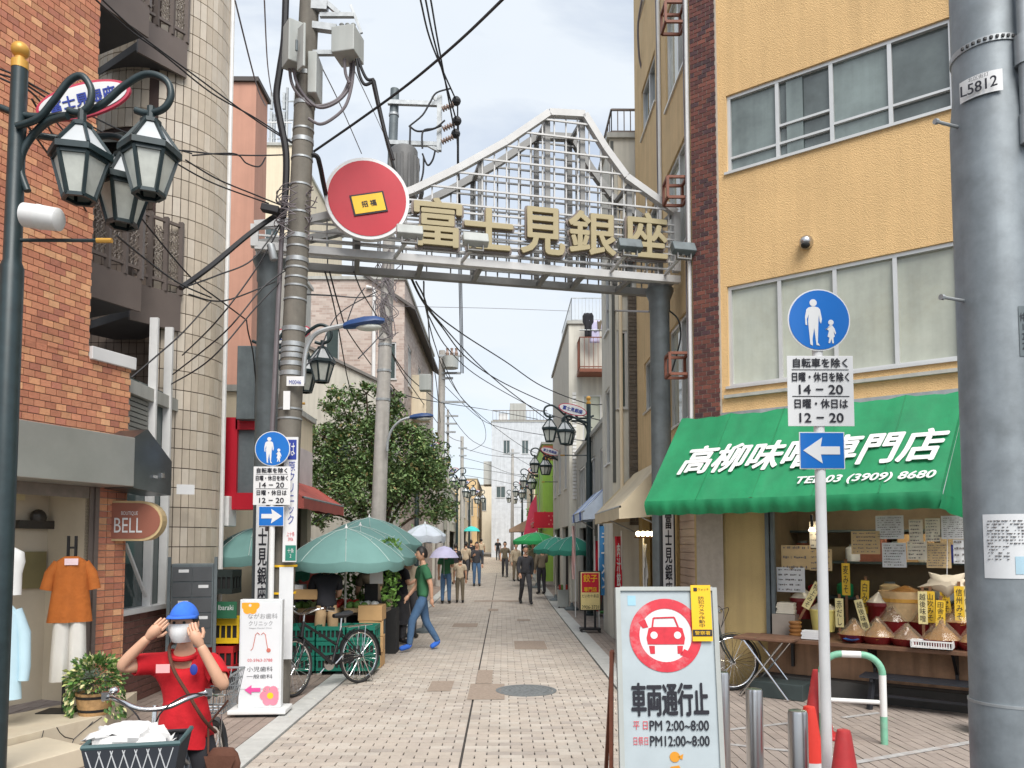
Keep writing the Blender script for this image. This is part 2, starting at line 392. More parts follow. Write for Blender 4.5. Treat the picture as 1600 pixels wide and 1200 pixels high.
road = sheet('road', -2.04, 1.37, 2.5, 40, -.014, bed)
lpav = sheet('pavement_left', -9.5, -2.28, 2.5, 40, -.018, bed)
rpav = sheet('pavement_right', 1.63, 12, 2.5, 40, -.022, bed)
farm = mat('far_paving', srgb(190, 177, 160), .85, var=.1, scale=1.5)
t = farm.node_tree; hs = next(x for x in t.nodes if x.type == 'HUE_SAT')
bt = t.nodes.new('ShaderNodeTexBrick'); bt.inputs['Scale'].default_value = 1; bt.inputs['Brick Width'].default_value = .2; bt.inputs['Row Height'].default_value = .1
bt.inputs['Mortar Size'].default_value = .006; bt.inputs['Color1'].default_value = (*srgb(194, 180, 162), 1); bt.inputs['Color2'].default_value = (*srgb(180, 166, 150), 1); bt.inputs['Mortar'].default_value = (.09, .08, .07, 1)
gg = t.nodes.new('ShaderNodeNewGeometry'); t.links.new(gg.outputs['Position'], bt.inputs['Vector']); t.links.new(bt.outputs[0], hs.inputs['Color'])
fp = sheet('far_paving', -2.3, 1.64, 40, 150, -.003, farm, road)
sheet('far_pavement', -7, -2.3, 40, 150, .004, mat('far_pavement', srgb(150, 138, 128), .9), lpav)
sheet('far_pavement', 1.64, 7, 40, 150, .004, mat('far_pavement', srgb(150, 138, 128), .9), rpav)

PATCH = [(-.42, .02, 8.75, 9.75), (-.36, -.14, 9.75, 10.8), (-.92, -.62, 9.25, 9.95), (.18, .74, 12.9, 14.0), (-.42, -.14, 20.2, 20.9), (-.9, .5, 23.2, 23.7), (-1.1, -.55, 16.3, 17.1), (.3, .62, 17.6, 18.0)]
MH = (.27, 9.3, .34)
def in_patch(x, y):
    return any(a < x < b and c < y < d for a, b, c, d in PATCH) or (x - MH[0]) ** 2 + (y - MH[1]) ** 2 < (MH[2] + .03) ** 2
def field(x0, x1, y0, y1, along, skip=None, gx=.009, gy=.006, w=.2, h=.1, seed=1, jit=.0018):
    rnd = random.Random(seed); cells = []
    if along == 'x':
        j = 0; y = y0
        while y < y1 - .02:
            x = x0 - (w / 2 if j % 2 else 0)
            while x < x1 - .015:
                a, b = max(x, x0), min(x + w, x1)
                if b - a > .02:
                    cx, cy = (a + b) / 2, y + h / 2
                    if not (skip and skip(cx, cy)):
                        cells.append(((cx, cy, gz(cy) - .02 + rnd.uniform(-jit, jit)), (b - a - gx, h - gy, .04), 0))
                x += w
            y += h; j += 1
    else:
        i = 0; x = x0
        while x < x1 - .02:
            y = y0 - (w / 2 if i % 2 else 0)
            while y < y1:
                cy = y + w / 2; cx = x + h / 2
                if not (skip and skip(cx, cy)):
                    cells.append(((cx, cy, gz(cy) - .02 + rnd.uniform(-jit, jit)), (h - gx, w - gy, .04), 0))
                y += w
            x += h; i += 1
    return cells
near = lambda c: 1 / (c[0][1] ** 2 + c[0][0] ** 2)
XC = -.345
pieces('paver', field(-2.035, XC - .005, 4.9, 40, 'x', None, gx=.012, gy=.005, seed=2) + field(XC + .005, 1.365, 4.9, 40, 'x', None, gx=.012, gy=.005, seed=3), pv, road, 300, pref=near)
STEP = [(-4.6, 4.2)]
pieces('paver', field(-6.4, -2.285, 4.9, 40, 'y', None, gx=.007, gy=.007, seed=4), pl, lpav, 300, pref=near)
pieces('paver', field(1.635, 6.2, 4.4, 15.5, 'y', None, gx=.008, gy=.006, seed=5) + field(1.635, 3.2, 15.5, 40, 'y', None, gx=.008, gy=.006, seed=6), pr, rpav, 300, pref=near)
for a, b, c, d in PATCH:
    bb = MB(); e = .008; k = 2
    bb.quad((a + e, c + e, gz(c) + .004), (b - e, c + e, gz(c) + .004), (b - e, d - e, gz(d) + .004), (a + e, d - e, gz(d) + .004)).build('repair_patch', patch, road)
for nm, x0, x1 in (('kerb_strip_left', -2.282, -2.042), ('kerb_strip_right', 1.373, 1.632)):
    k = sheet(nm, x0, x1, 2.5, 40, -.03, bed)
    cells = []; y = 4.6
    while y < 40:
        cells.append((((x0 + x1) / 2, y + .3, gz(y + .3) - .012), (x1 - x0 - .006, .592, .05), 0)); y += .6
    pieces('kerb_stone', cells, ks, k, 300)
# manhole cover with raised studs
mh = thing('manhole_cover', 'round grey iron manhole cover set in the beige road pavers', 'manhole cover', (MH[0], MH[1], 0))
irn = mat('cast_iron', (.20, .21, .21), .55, metal=.35, var=.25, scale=20)
MB().lathe([(MH[2] - .03, -.03), (MH[2] - .03, .006)], 40).build('lid', irn, mh, local=True)
b = MB()
for rr in (.08, .14, .20, .26):
    kk = int(rr * 2 * math.pi / .055)
    for q in range(kk):
        a = 2 * math.pi * q / kk; b.cb((rr * math.cos(a), rr * math.sin(a), .007), (.03, .022, .008))
b.build('stud_ring', irn, mh, local=True)
b = MB(); n = 40; vs = []
for r_, z_ in ((MH[2] - .022, .007), (MH[2] + .025, .007), (MH[2] + .025, -.03), (MH[2] - .022, -.03)):
    for j in range(n): vs.append((r_ * math.cos(2 * math.pi * j / n), r_ * math.sin(2 * math.pi * j / n), z_))
b.add(vs, [(i * n + j, i * n + (j + 1) % n, ((i + 1) % 4) * n + (j + 1) % n, ((i + 1) % 4) * n + j)[::-1] for i in range(4) for j in range(n)]).build('rim', irn, mh, local=True)
# white painted lines on the plaza
pw = mat('worn_white_line', (.40, .39, .38), .8, var=.25, scale=14, dirt=.9, dirtcol=srgb(160, 142, 132))
b = MB()
for (u0, v0, u1, v1, w) in ((1137, 1141, 1234, 1130, .06), (1316, 1122, 1374, 1114, .06), (1135, 1163, 1235, 1174, .06), (1325, 1194, 1542, 1156, .07), (1290, 1200, 1330, 1193, .07)):
    p, q = G(u0, v0), G(u1, v1); d = (q - p).normalized(); nn = Vector((-d.y, d.x, 0)) * w / 2
    b.quad(*[(t_.x, t_.y, .005) for t_ in (p - nn, q - nn, q + nn, p + nn)])
o = b.build('painted_line', pw, rpav); o['kind'] = 'stuff'
# ------------------------------------------------------------------ right side: corner shop building
F0, FD = Vector((3.41, 9.26, 0)), Vector((.8, -.6, 0))
FN = Vector((-.6, -.8, 0))
RZ = frame_rz(FD)
def fl(u, v, off=0.):               # pixel -> corner-building local (x, z) on its plane local y = off
    p = PL(u, v, F0 - FN * off, FN) - F0
    return p.dot(FD), p.z
cb_ = thing('corner_shop_building', 'yellow stucco corner building with brown brick edge above a green awning', 'building', F0, RZ)
H = 13.
tx0, tz1 = fl(1134, 150); _, tz0 = fl(1134, 272); lx0, lz1 = fl(1136, 448); _, lz0 = fl(1136, 606)
tx1, lx1 = fl(1490, 100)[0], fl(1503, 480)[0]
PX0, PX1, BX0, BX1 = fl(1086, 600)[0], fl(1127, 600)[0], lx1 + .012, 3.6
OPL = fl(1197, 900)[0]
wall(cb_, PX1, BX0, 3.3, H, [(tx0, tx1, tz0, tz1), (lx0, lx1, lz0, lz1)], 'yellowwall')
wall(cb_, PX1 - .02, OPL, .0, 3.3, [], 'ochrewall', y=.02)
wall(cb_, OPL, BX1, 2.42, 3.3, [], 'ochrewall', y=.03)
counterwall = mat('stained_wall', srgb(176, 138, 108), .85, var=.15, scale=3, bump=.2, streak=.45, dirt=.5, dirtcol=(.06, .05, .045))
wall(cb_, OPL, BX1, .2, .64, [], counterwall, y=.02, name='counter_wall')
MB().box(OPL - .06, BX1, -.18, .25, 0, .198).build('plinth', mat('dark_plinth', (.06, .058, .055), .85, var=.2), cb_, local=True, bevel=.006)
wt = window(cb_, tx0, tx1, tz0, tz1, 4, y=.06, glass='frosted', rails=((0, .2), (1, .2), (1, .42), (2, .24), (3, .24)))
for i in (1, 3): wt.children[i].data.materials[0] = M['frostdark']
MB().quad((tx0 + .75, .058, tz0 + .05), (tx0 + .95, .058, tz0 + .05), (tx0 + .95, .058, tz1 - .05), (tx0 + .75, .058, tz1 - .05)).build('curtain_edge', 'frosted', wt, local=True)
window(cb_, lx0, lx1, lz0, lz1, 4, y=.06, glass='curtain')
MB().box(lx0 - .05, lx1 + .05, -.05, .03, lz0 - .14, lz0 - .1).build('ledge', 'greywall', cb_, local=True)
MB().box(PX1, BX0, -.035, -.002, 3.36, 3.42).build('awning_rail', 'galv', cb_, local=True)
c = fl(1261, 380)
v = MB(); v.ell((c[0], -.03, c[1]), (.082, .11, .082), 16, 10).build('vent_hood', 'steel', cb_, smooth=True, local=True)
MB().ell((c[0] + .002, -.075, c[1] - .045), (.055, .06, .04), 12, 8).build('vent_opening', 'dark', cb_, local=True)
# brown brick edges, each brick its own piece
bb = mat('brown_brick', srgb(96, 52, 46), .7, var=.12, scale=30, bump=.2, rand=.18)
multi(bb, [(4, srgb(98, 54, 46)), (3, srgb(82, 46, 44)), (2, srgb(112, 64, 52)), (2, srgb(66, 42, 46))])
def brickcells(x0, x1, z0, z1, w, h, gap, y, d=.03, stag=True, holes=()):
    cells = []; j = 0; z = z0
    while z < z1 - h * .3:
        x = x0 - (w / 2 if (j % 2 and stag) else 0)
        while x < x1 - .012:
            a, b_ = max(x, x0), min(x + w, x1)
            cx, cz = (a + b_) / 2, z + h / 2
            if b_ - a > .02 and not any(p < cx < q and r < cz < s_ for p, q, r, s_ in holes):
                cells.append(((cx, y + d / 2, cz), (b_ - a - gap, d, h - gap), 0))
            x += w
        z += h; j += 1
    return cells
wall(cb_, PX0, PX1, 0, H, [], 'mortarlight', y=-.025, name='brick_backing')
MB().box(PX1 - .004, PX1 + .01, -.03, .05, 3.3, H).build('brick_return', 'mortarlight', cb_, local=True)
pieces('brick', brickcells(PX0, PX1, 2.2, 11.0, .115, .0595, .009, -.034, .02), bb, cb_, 300)
rb = mat('red_brown_brick', srgb(124, 70, 56), .7, var=.12, scale=30, bump=.2, rand=.2)
multi(rb, [(4, srgb(122, 68, 54)), (3, srgb(142, 96, 82)), (2, srgb(90, 52, 48))])
wall(cb_, BX0, BX1, 2.6, H, [], 'mortarlight', y=-.02, name='brick_backing')
pieces('brick', brickcells(BX0, BX1, 2.7, 9.6, .115, .0595, .009, -.03, .02), rb, cb_, 150)
# shop interior
inn = mat('shop_interior', srgb(120, 104, 80), .8, var=.2, scale=3)
q = MB(); y1 = 1.35
q.quad((OPL, y1, .2), (BX1, y1, .2), (BX1, y1, 2.5), (OPL, y1, 2.5)); q.quad((OPL, .03, .2), (OPL, y1, .2), (OPL, y1, 2.5), (OPL, .03, 2.5)); q.quad((OPL, .03, 2.46), (OPL, y1, 2.46), (BX1, y1, 2.46), (BX1, .03, 2.46))
q.quad((BX1, .03, .2), (BX1, .03, 2.5), (BX1, y1, 2.5), (BX1, y1, .2)); q.quad((OPL, .03, .5), (BX1, .03, .5), (BX1, y1, .5), (OPL, y1, .5))
q.build('interior', inn, cb_, local=True)
q = MB()
for z in (1.05, 1.5, 1.9): q.box(OPL + .02, BX1 - .1, .95, 1.33, z, z + .03)
q.build('back_shelf', mat('dark_shelf', (.03, .045, .045), .7), cb_, local=True)
q = MB(); q.box(OPL - .0, OPL + .045, -.02, .06, .66, 2.44); q.box(OPL + .06, OPL + .1, .0, .07, .66, 2.44); q.build('shutter_rail', 'galvdark', cb_, local=True)
q = MB(); q.box(OPL + .1, BX1, .0, .05, 2.36, 2.419); q.build('lintel', 'galvdark', cb_, local=True)
# counter, brackets
ct = MB().box(OPL - .08, 3.3, -.45, .5, .62, .662).build('counter', mat('counter_wood', srgb(104, 74, 54), .6, var=.25, scale=10), cb_, local=True, bevel=.004)
for x in (.05, .95, 1.75): MB().prism([(x, .618), (x + .03, .618), (x + .03, .3), (x, .3)], -.06, .0).build('bracket', 'black', cb_, local=True)
for x in (.95, 1.75):
    MB().add([(x, .0, .617), (x, -.36, .617), (x, .0, .32), (x + .028, .0, .617), (x + .028, -.36, .617), (x + .028, .0, .32)], [(0, 1, 2), (5, 4, 3), (0, 3, 4, 1), (1, 4, 5, 2), (2, 5, 3, 0)]).build('bracket', 'black', cb_, local=True)
# street-side beige wall
SW = 4.25
FM = Matrix.Translation(((Vector((2.5, 9.95, 0)) - F0).dot(FD), (Vector((2.5, 9.95, 0)) - F0).dot(-FN), 0)) @ Matrix.Rotation(R(-90) - RZ, 4, 'Z')
hA = [(-1.5, -.12, z, z + 1.5) for z in (3.45, 5.9, 8.4, 10.9)] + [(-3.55, -2.3, z, z + .9) for z in (4.05, 6.55, 9.05, 11.4)]
wall(cb_, -SW, -.0, 2.6, H, hA, 'beigewall')
shutw = mat('slat_shutter', srgb(196, 170, 150), .6, var=.08)
wall(cb_, -SW, 0, 0, 2.6, [(-1.15, -.1, 0, 2.2), (-3.9, -1.5, 0, 2.3)], 'ochrewall')
q = MB().box(-1.15, -.1, .06, .08, 0, 2.2).build('shutter', shutw, cb_, local=True)
for i in range(20):
    MB().box(-1.14, -.11, .045, .059, .02 + i * .108, .118 + i * .108).build('slat', shutw, q, local=True)
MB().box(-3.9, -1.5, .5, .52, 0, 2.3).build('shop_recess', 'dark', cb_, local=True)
MB().box(-3.88, -3.3, .2, .24, 0, 2.1).build('door', 'brownmetal', cb_, local=True)
for h in hA: window(cb_, h[0], h[1], h[2], h[3], 2, y=.06, glass='glass' if h[1] < -1.6 else 'curtain', fw=.05)
for zz in (4.0, 6.4, 8.85):
    b = MB(); x0, x1, y0, y1, z0 = -.34, -.08, -.3, -.04, zz
    for a in (x0, x1):
        for c in (y0, y1): b.bar((a, c, z0), (a, c, z0 + .28), .035)
    for z in (z0, z0 + .28):
        for a in (x0, x1): b.bar((a, y0, z), (a, y1, z), .034)
        for c in (y0, y1): b.bar((x0, c, z), (x1, c, z), .034)
    b.build('bracket_frame', 'rust', cb_, local=True)
for xx in (-.04, -1.85):
    MB().tube([(xx, -.03, z) for z in (2.6, 12.9)], .028, 8).build('conduit', 'white', cb_, local=True)
    MB().tube(spline([(xx - .03 + .03 * math.sin(i * 1.7), -.06, 2.9 + i * .8) for i in range(12)], 4), .011, 6).build('cable_run', 'cablegrey', cb_, local=True)
FM = None
# mass of the building behind
q = MB(); c0 = Vector((2.5, 9.95 + SW, 0)) - F0; p0 = (c0.dot(FD), c0.dot(-FN))
q.quad((p0[0], p0[1], 0), (p0[0], p0[1], H), (BX1 + 3, 6.5, H), (BX1 + 3, 6.5, 0)); q.add([(PX0, -.02, H), (BX1, -.02, H), (BX1 + 3, 6.5, H), (p0[0], p0[1], H)], [(0, 1, 2, 3)])
q.quad((BX1, -.02, 0), (BX1 + 3, 6.5, 0), (BX1 + 3, 6.5, H), (BX1, -.02, H))
q.build('rear_wall', 'yellowwall', cb_, local=True)

# green awning
aw = thing('green_shop_awning', 'green fabric awning with white lettering over the miso shop', 'awning', F0, RZ)
def awp(s, t_):                       # s along, t down the slope
    top = Vector((-1.30 + s * 3.23, -.04, 3.40)); bot = Vector((-1.41 + s * 3.19, -.93, 2.27)); p = top.lerp(bot, t_)
    p.y += -.02 * math.sin(math.pi * t_) ; p.z -= .035 * math.sin(math.pi * t_)
    return p
b = MB(); NS, NT = 34, 10; vs = [awp(i / NS, j / NT) + Vector((0, 0, .008 * math.sin(i * 2.1 + j * .4) - .035 * math.sin(math.pi * (i % 7) / 7) * math.sin(math.pi * min(j / NT * .5 + .25, 1)))) for j in range(NT + 1) for i in range(NS + 1)]
b.add(vs, [(j * (NS + 1) + i, (j + 1) * (NS + 1) + i, (j + 1) * (NS + 1) + i + 1, j * (NS + 1) + i + 1) for j in range(NT) for i in range(NS)])
can = b.build('canopy', 'green', aw, smooth=True, local=True)
b = MB()
for i in range(0, NS + 1, 7):
    if 0 < i < NS: b.tube([awp(i / NS, j / NT) + Vector((0, -.004, .003)) for j in range(NT + 1)], .004, 5)
b.build('seam', mat('seam_green', srgb(16, 120, 74), .6), can, local=True)
b = MB(); vs = []
for i in range(NS * 3 + 1):
    s = i / (NS * 3); p = awp(s, 1); w = .012 * math.sin(i * .55) + .008 * math.sin(i * 1.31)
    vs += [p, p + Vector((0, -.012 + w * .4, -.05)), p + Vector((0, .015 + w, -.12)), p + Vector((0, .05 + w * 1.6, -.17 + .006 * math.sin(i * .8)))]
b.add(vs, [(i * 4 + k, i * 4 + k + 1, i * 4 + 5 + k, i * 4 + 4 + k) for i in range(NS * 3) for k in range(3)])
b.build('valance', 'green', aw, smooth=True, local=True)
e0, e1 = awp(1, 0), awp(1, 1); w1 = Vector((1.95, -.03, 3.38)); w2 = Vector((1.98, -.03, 2.14))
b = MB(); vs = []
for j in range(NT + 1):
    a = awp(1, j / NT); c = w1.lerp(w2, j / NT)
    for k in range(5): vs.append(a.lerp(c, k / 4) + Vector((0, 0, -.02 * math.sin(math.pi * k / 4) * j / NT)))
b.add(vs, [(j * 5 + k, (j + 1) * 5 + k, (j + 1) * 5 + k + 1, j * 5 + k + 1) for j in range(NT) for k in range(4)])
b.build('side_panel', 'green', aw, smooth=True, local=True)
b = MB(); a = awp(1, 1); vs = []
for k_ in range(9):
    p = a.lerp(w2, k_ / 8); vs += [p, p + Vector((.012 * math.sin(k_ * 1.7), 0, -.1)), p + Vector((-.02 + .02 * math.sin(k_ * 1.7), 0, -.17))]
b.add(vs, [(i * 3 + k_, i * 3 + k_ + 1, i * 3 + 4 + k_, i * 3 + 3 + k_) for i in range(8) for k_ in (0, 1)]); b.build('side_valance', 'green', aw, smooth=True, local=True)
b = MB()
for s in (0, .33, .66, 1.): b.tube([awp(s, 0) + Vector((0, .03, -.05)), awp(s, 1) + Vector((0, .04, -.03)), Vector((awp(s, 1).x, .0, 2.45))], .014, 6)
b.tube([awp(0, 1) + Vector((0, .03, -.03)), awp(1, 1) + Vector((0, .03, -.03))], .016, 6)
b.build('support_frame', 'galv', aw, local=True)
up = (Vector((0, .89, 1.13))).normalized()
def awt(s, h, ua, ub, vv, tt, **k):
    xa, xb = [None, None]
    o = awp(.5, tt); yy = o.y
    pa, pb = [PL(uu, vv2, F0 - FN * yy, FN) - F0 for uu, vv2 in ((ua, vv[0]), (ub, vv[1]))]
    xa, xb = pa.dot(FD), pb.dot(FD)
    c = awp(.5, tt); pos = Vector(((xa + xb) / 2, c.y - .012, c.z + .004))
    return text(s, .3, 'white', can, pos, (1, 0, 0), up, local=True, shear=.3, ext=.002, fit=(xb - xa, h), **k)
awt('高柳味噌専門店', .45, 1066, 1482, (705, 705), .52, offset=.012)
awt('TEL 03 (3909) 8680', .13, 1246, 1463, (760, 755), .84, offset=.004)
# underside of the awning + lamp in the shop
lamp = thing('shop_spot_lamp', 'small lit spotlight hanging in the miso shop window', 'lamp', F0, RZ)
c = fl(1268, 828, .0); b = MB()
MB().tube([(c[0], 0.02, c[1] + .18), (c[0], 0.02, c[1] + .03)], .018, 8).build('holder', 'black', lamp, local=True)
MB().lathe([(.018, .04), (.042, 0)], 12, (c[0], .02, c[1] - .01)).build('bulb', mat('lit_bulb', (1, .9, .7), emit=((1, .85, .6), 9.)), lamp, local=True)
tb = thing('shop_tube_lamp', 'lit fluorescent tube behind the papers under the green awning', 'lamp', F0, RZ)
MB().tube([(.35, .3, 2.2), (1.7, .3, 2.2)], .018, 8).build('tube', mat('lit_tube', (1, .95, .85), emit=((1, .92, .72), 14.)), tb, local=True)
MB().box(.3, 1.75, .26, .34, 2.222, 2.26).build('housing', 'white', tb, local=True)

# papers pinned up in the shop window
k = 0
def paper(u0, v0, u1, v1, m, lines, off=.10, tilt=0., title=None, lbl=None):
    global k; k += 1
    (x0, z1), (x1, z0) = fl(u0, v0, off), fl(u1, v1, off)
    cx, cz = (x0 + x1) / 2, (z0 + z1) / 2
    o = thing('paper_notice', lbl, 'notice', F0 + FD * cx - FN * (off + .004 * k) + Vector((0, 0, cz)), RZ, 'paper notices in the shop window')
    w, h = abs(x1 - x0) / 2, abs(z1 - z0) / 2
    b = MB(); vs = []; n = 6
    for i in range(n + 1):
        x = -w + 2 * w * i / n
        for j in range(n + 1): z = -h + 2 * h * j / n; vs.append((x, .006 * math.sin(i * 1.3 + k) * (1 - j / n), z))
    b.add(vs, [(i * (n + 1) + j, (i + 1) * (n + 1) + j, (i + 1) * (n + 1) + j + 1, i * (n + 1) + j + 1) for i in range(n) for j in range(n)])
    b.build('sheet', m, o, local=True)
    rnd = random.Random(k); b = MB()
    for i in range(lines):
        z = h * .8 - 1.6 * h * i / max(lines - 1, 1); x = -w * .85
        while x < w * rnd.uniform(.55, .88):
            l = rnd.uniform(.004, .022); e0, e1 = z - h * rnd.uniform(.15, .4) / lines, z + h * rnd.uniform(.1, .4) / lines; b.quad((x, -.009, e0), (x + l, -.009, e0), (x + l, -.009, e1), (x, -.009, e1)); x += l + (rnd.uniform(.003, .009) if rnd.random() < .8 else .03)
    b.build('print', mat('faded_ink', (.17, .155, .15), .8), o, local=True)['kind'] = 'stuff'
    return o
paper(1213, 886, 1258, 926, 'paperwhite', 5, lbl='white notice with red heading line low at the left of the shop window')
paper(1220, 852, 1267, 890, 'kraft', 3, lbl='wide tan notice with large writing near the left shutter rail')
paper(1264, 815, 1292, 856, 'paper', 5, lbl='cream notice hanging just right of the lit spotlight')
paper(1264, 858, 1300, 892, 'kraft', 4, lbl='tan notice half hidden behind the white sign pole')
paper(1329, 830, 1375, 866, 'kraft', 6, lbl='brown notice with letterhead right of the white sign pole')
paper(1367, 806, 1412, 842, 'paperwhite', 9, lbl='pale grey typed sheet at the top middle of the shop window')
paper(1377, 848, 1416, 887, 'paperwhite', 8, lbl='grey typed sheet hanging lowest in the middle of the window')
paper(1419, 812, 1442, 848, 'paper', 6, lbl='narrow newspaper clipping with bold headline')
paper(1444, 810, 1469, 846, 'paper', 7, lbl='newspaper clipping with dark photo below the tube lamp')
paper(1416, 846, 1448, 875, 'paper', 5, lbl='handwritten cream card under the narrow clipping')
paper(1446, 848, 1486, 888, 'kraft', 9, lbl='large yellowed clipping hanging above the white paper lantern')
paper(1469, 806, 1521, 842, 'paperwhite', 10, lbl='wide typed sheet at the top right of the shop window')
paper(1488, 843, 1514, 881, 'paperwhite', 4, lbl='white sheet with grey picture at the right of the window')

# miso tubs, mounds and price sticks
misoc = mat('miso_mound', srgb(142, 98, 48), .3, var=.2, scale=14, bump=.3, bscale=50, spec=.6, coat=.5)
misod = mat('miso_mound_dark', srgb(104, 64, 34), .3, var=.2, scale=14, bump=.3, bscale=50, coat=.5)
tray = mat('red_tub', srgb(112, 26, 30), .3, var=.1)
film = mat('plastic_film', (.6, .52, .38), .07, alpha=.16, spec=.8)
def mound(u, v, y, rad, hgt, lbl, m):
    x, z = fl(u, v, y)
    o = thing('miso_tub', lbl, 'tub', F0 + FD * x - FN * y + Vector((0, 0, .664)), RZ, 'tubs of miso on the counter')
    zz = max(z - .664, .0)
    MB().lathe([(rad * .75, 0), (rad, .05 + zz), (rad * 1.04, .06 + zz), (rad * .97, .06 + zz), (rad * .95, .045 + zz)], 20).build('tub', tray, o, smooth=True, local=True)
    b = MB().lathe([(rad * .95 * (1 - f_ / 9), .045 + zz + hgt * (f_ / 9) ** 1.15) for f_ in range(9)] + [(.012, .05 + zz + hgt)], 22); rj = random.Random(int(u)); b.v = [(x_ + rj.gauss(0, .006), y_ + rj.gauss(0, .006), z_ + rj.gauss(0, .007)) for x_, y_, z_ in b.v]; b.build('miso', m, o, smooth=True, local=True)
    pts = []
    MB().lathe([(rad * 1.02, .062 + zz), (rad * .74, .06 + zz + hgt * .36), (rad * .38, .058 + zz + hgt * .76), (.015, .07 + zz + hgt)], 9, caps=False).build('film_cover', film, o, local=True)
i = 0
for u, v, y, rad, hg in ((1335, 999, -.2, .165, .17), (1372, 1002, -.22, .18, .2), (1417, 1006, -.24, .17, .15), (1472, 1007, -.22, .2, .2), (1524, 1012, -.24, .17, .2),
                        (1395, 978, .12, .16, .2), (1443, 980, .15, .15, .2), (1500, 980, .12, .19, .22), (1540, 985, .1, .18, .22)):
    i += 1; mound(u, v, y, rad, hg, ('first', 'second', 'third', 'fourth', 'fifth')[i - 1] + ' dark red tub of heaped miso from left in the front row on the counter' if i < 6 else ('leftmost', 'second', 'third', 'rightmost')[i - 6] + ' heaped miso tub from the left in the back row', misoc if i % 3 else misod)
ys = mat('price_yellow', srgb(226, 186, 50), .6, var=.08)
yp = mat('price_cream', srgb(222, 208, 150), .6, var=.08)
i = 0
for u, v0, v1, y, m, tl, tx in ((1257, 905, 950, -.05, yp, 28, '特上みそ'), (1321, 880, 930, .3, ys, 0, '麦みそ'), (1349, 907, 958, .25, ys, 3, '白みそ'), (1353, 936, 985, 0., yp, -14, '越後味噌'), (1441, 924, 975, -.06, yp, 0, '越後味噌'), (1453, 924, 973, .0, ys, 0, '山吹みそ'), (1468, 938, 982, -.1, ys, 2, '田舎みそ'), (1479, 922, 958, .3, ys, -6, '米みそ'), (1498, 916, 972, -.02, ys, 0, '信州みそ'), (1513, 916, 974, 0., yp, -3, '仙台みそ'), (1311, 935, 980, 0., yp, 0, '赤だし')):
    i += 1; (x, z1), (_, z0) = fl(u, v0, y), fl(u, v1, y)
    o = thing('price_stick', ('tilted cream price stick leaning at the left end of the counter', 'tall yellow price stick right behind the white sign pole', 'yellow price stick standing left of the big wooden barrel', 'cream price stick leaning to the left beside the front miso mounds', 'cream price stick with large writing right of the wooden barrel', 'yellow price stick directly right of the large cream one', 'shortest yellow price stick set lowest in the front row', 'tilted yellow price stick under the white paper lantern', 'bright yellow price stick below the right of the paper lantern', 'cream price stick nearest the grey steel pole', 'cream price stick half hidden by the white sign pole')[i - 1], 'price tag', F0 + FD * x - FN * y + Vector((0, 0, z0)), RZ, 'price sticks')
    o.rotation_euler = (0, R(tl), RZ)
    h = z1 - z0
    MB().box(-.045, .045, 0, .006, 0, h).build('plate', m, o, local=True)
    MB().box(-.014, .014, .007, .02, .66 - z0 if tl == 0 else -.16, h + .05).build('stick', 'wood', o, local=True)
    text('\n'.join(tx), .1, 'ink', o, (0, -.003, h / 2), local=True, fit=(.06, h * .86))
# barrel, tubs and goods on the counter
def onc(u, v, y):
    x, z = fl(u, v, y); return F0 + FD * x - FN * y + Vector((0, 0, max(z, .664)))
o = thing('wooden_barrel', 'large pale wooden miso barrel in the middle of the shop counter', 'barrel', onc(1418, 992, .35), RZ)
MB().lathe([(.25, 0), (.29, .5), (.27, .5), (.26, .46)], 28).build('staves', 'woodpale', o, local=True, smooth=True)
MB().lathe([(.262, .07), (.265, .11)], 28).build('hoop', 'ballgold', o, local=True); MB().lathe([(.288, .38), (.292, .42)], 28).build('hoop', 'ballgold', o, local=True)
MB().lathe([(.265, .46), (.02, .56)], 28).build('miso', misoc, o, local=True)
for u, v, lb in ((1376, 975, 'dark red lidded tub with conical cover left of the barrel'), (1255, 966, 'dark red lidded tub at the left end of the counter')):
    o = thing('lidded_tub', lb, 'tub', onc(u, v, .25), RZ)
    MB().lathe([(.12, 0), (.14, .2), (.15, .21), (.15, .25)], 20).build('tub', tray, o, local=True, smooth=True)
    MB().lathe([(.15, .25), (.02, .37)], 20).build('lid', mat('clear_lid', srgb(190, 180, 165), .2), o, local=True, smooth=True)
o = thing('yellow_tub', 'pale yellow plastic tub with clear lid behind the sign pole', 'tub', onc(1287, 986, .1), RZ)
MB().lathe([(.12, 0), (.15, .24), (.16, .24), (.16, .26)], 20).build('tub', mat('tub_yellow', srgb(226, 212, 128), .4), o, local=True, smooth=True)
MB().lathe([(.155, .26), (.03, .36)], 20).build('lid', mat('clear_lid', srgb(190, 180, 165), .2), o, local=True, smooth=True)
o = thing('cup_stack', 'stack of amber plastic cups at the left end of the counter', 'cups', onc(1243, 996, -.15), RZ)
for j in range(4): MB().lathe([(.06, j * .047), (.075, .02 + j * .047), (.075, .035 + j * .047), (.06, .045 + j * .047)], 16).build('cup', mat('amber_plastic', srgb(150, 104, 60), .2, coat=.5), o, local=True, smooth=True)
o = thing('white_box_stack', 'small stack of white boxes beside the amber cups', 'boxes', onc(1268, 998, -.3), RZ)
for j in range(4): MB().box(-.1 + .01 * (j % 2), .1, -.06, .06, j * .024, .022 + j * .024).build('box', 'paperwhite', o, local=True)
o = thing('paper_stack', 'stack of white paper bags above the cups on the counter shelf', 'papers', onc(1230, 958, .1), RZ)
for j in range(6): MB().box(-.11 + .008 * (j % 3), .1 + .006 * (j % 2), -.08, .08, j * .022, .02 + j * .022).build('bag', 'paper', o, local=True)
MB().box(-.14, .13, -.14, .12, -.3, -.004).build('carton', mat('clear_bag', srgb(160, 150, 140), .15, coat=.6), o, local=True)
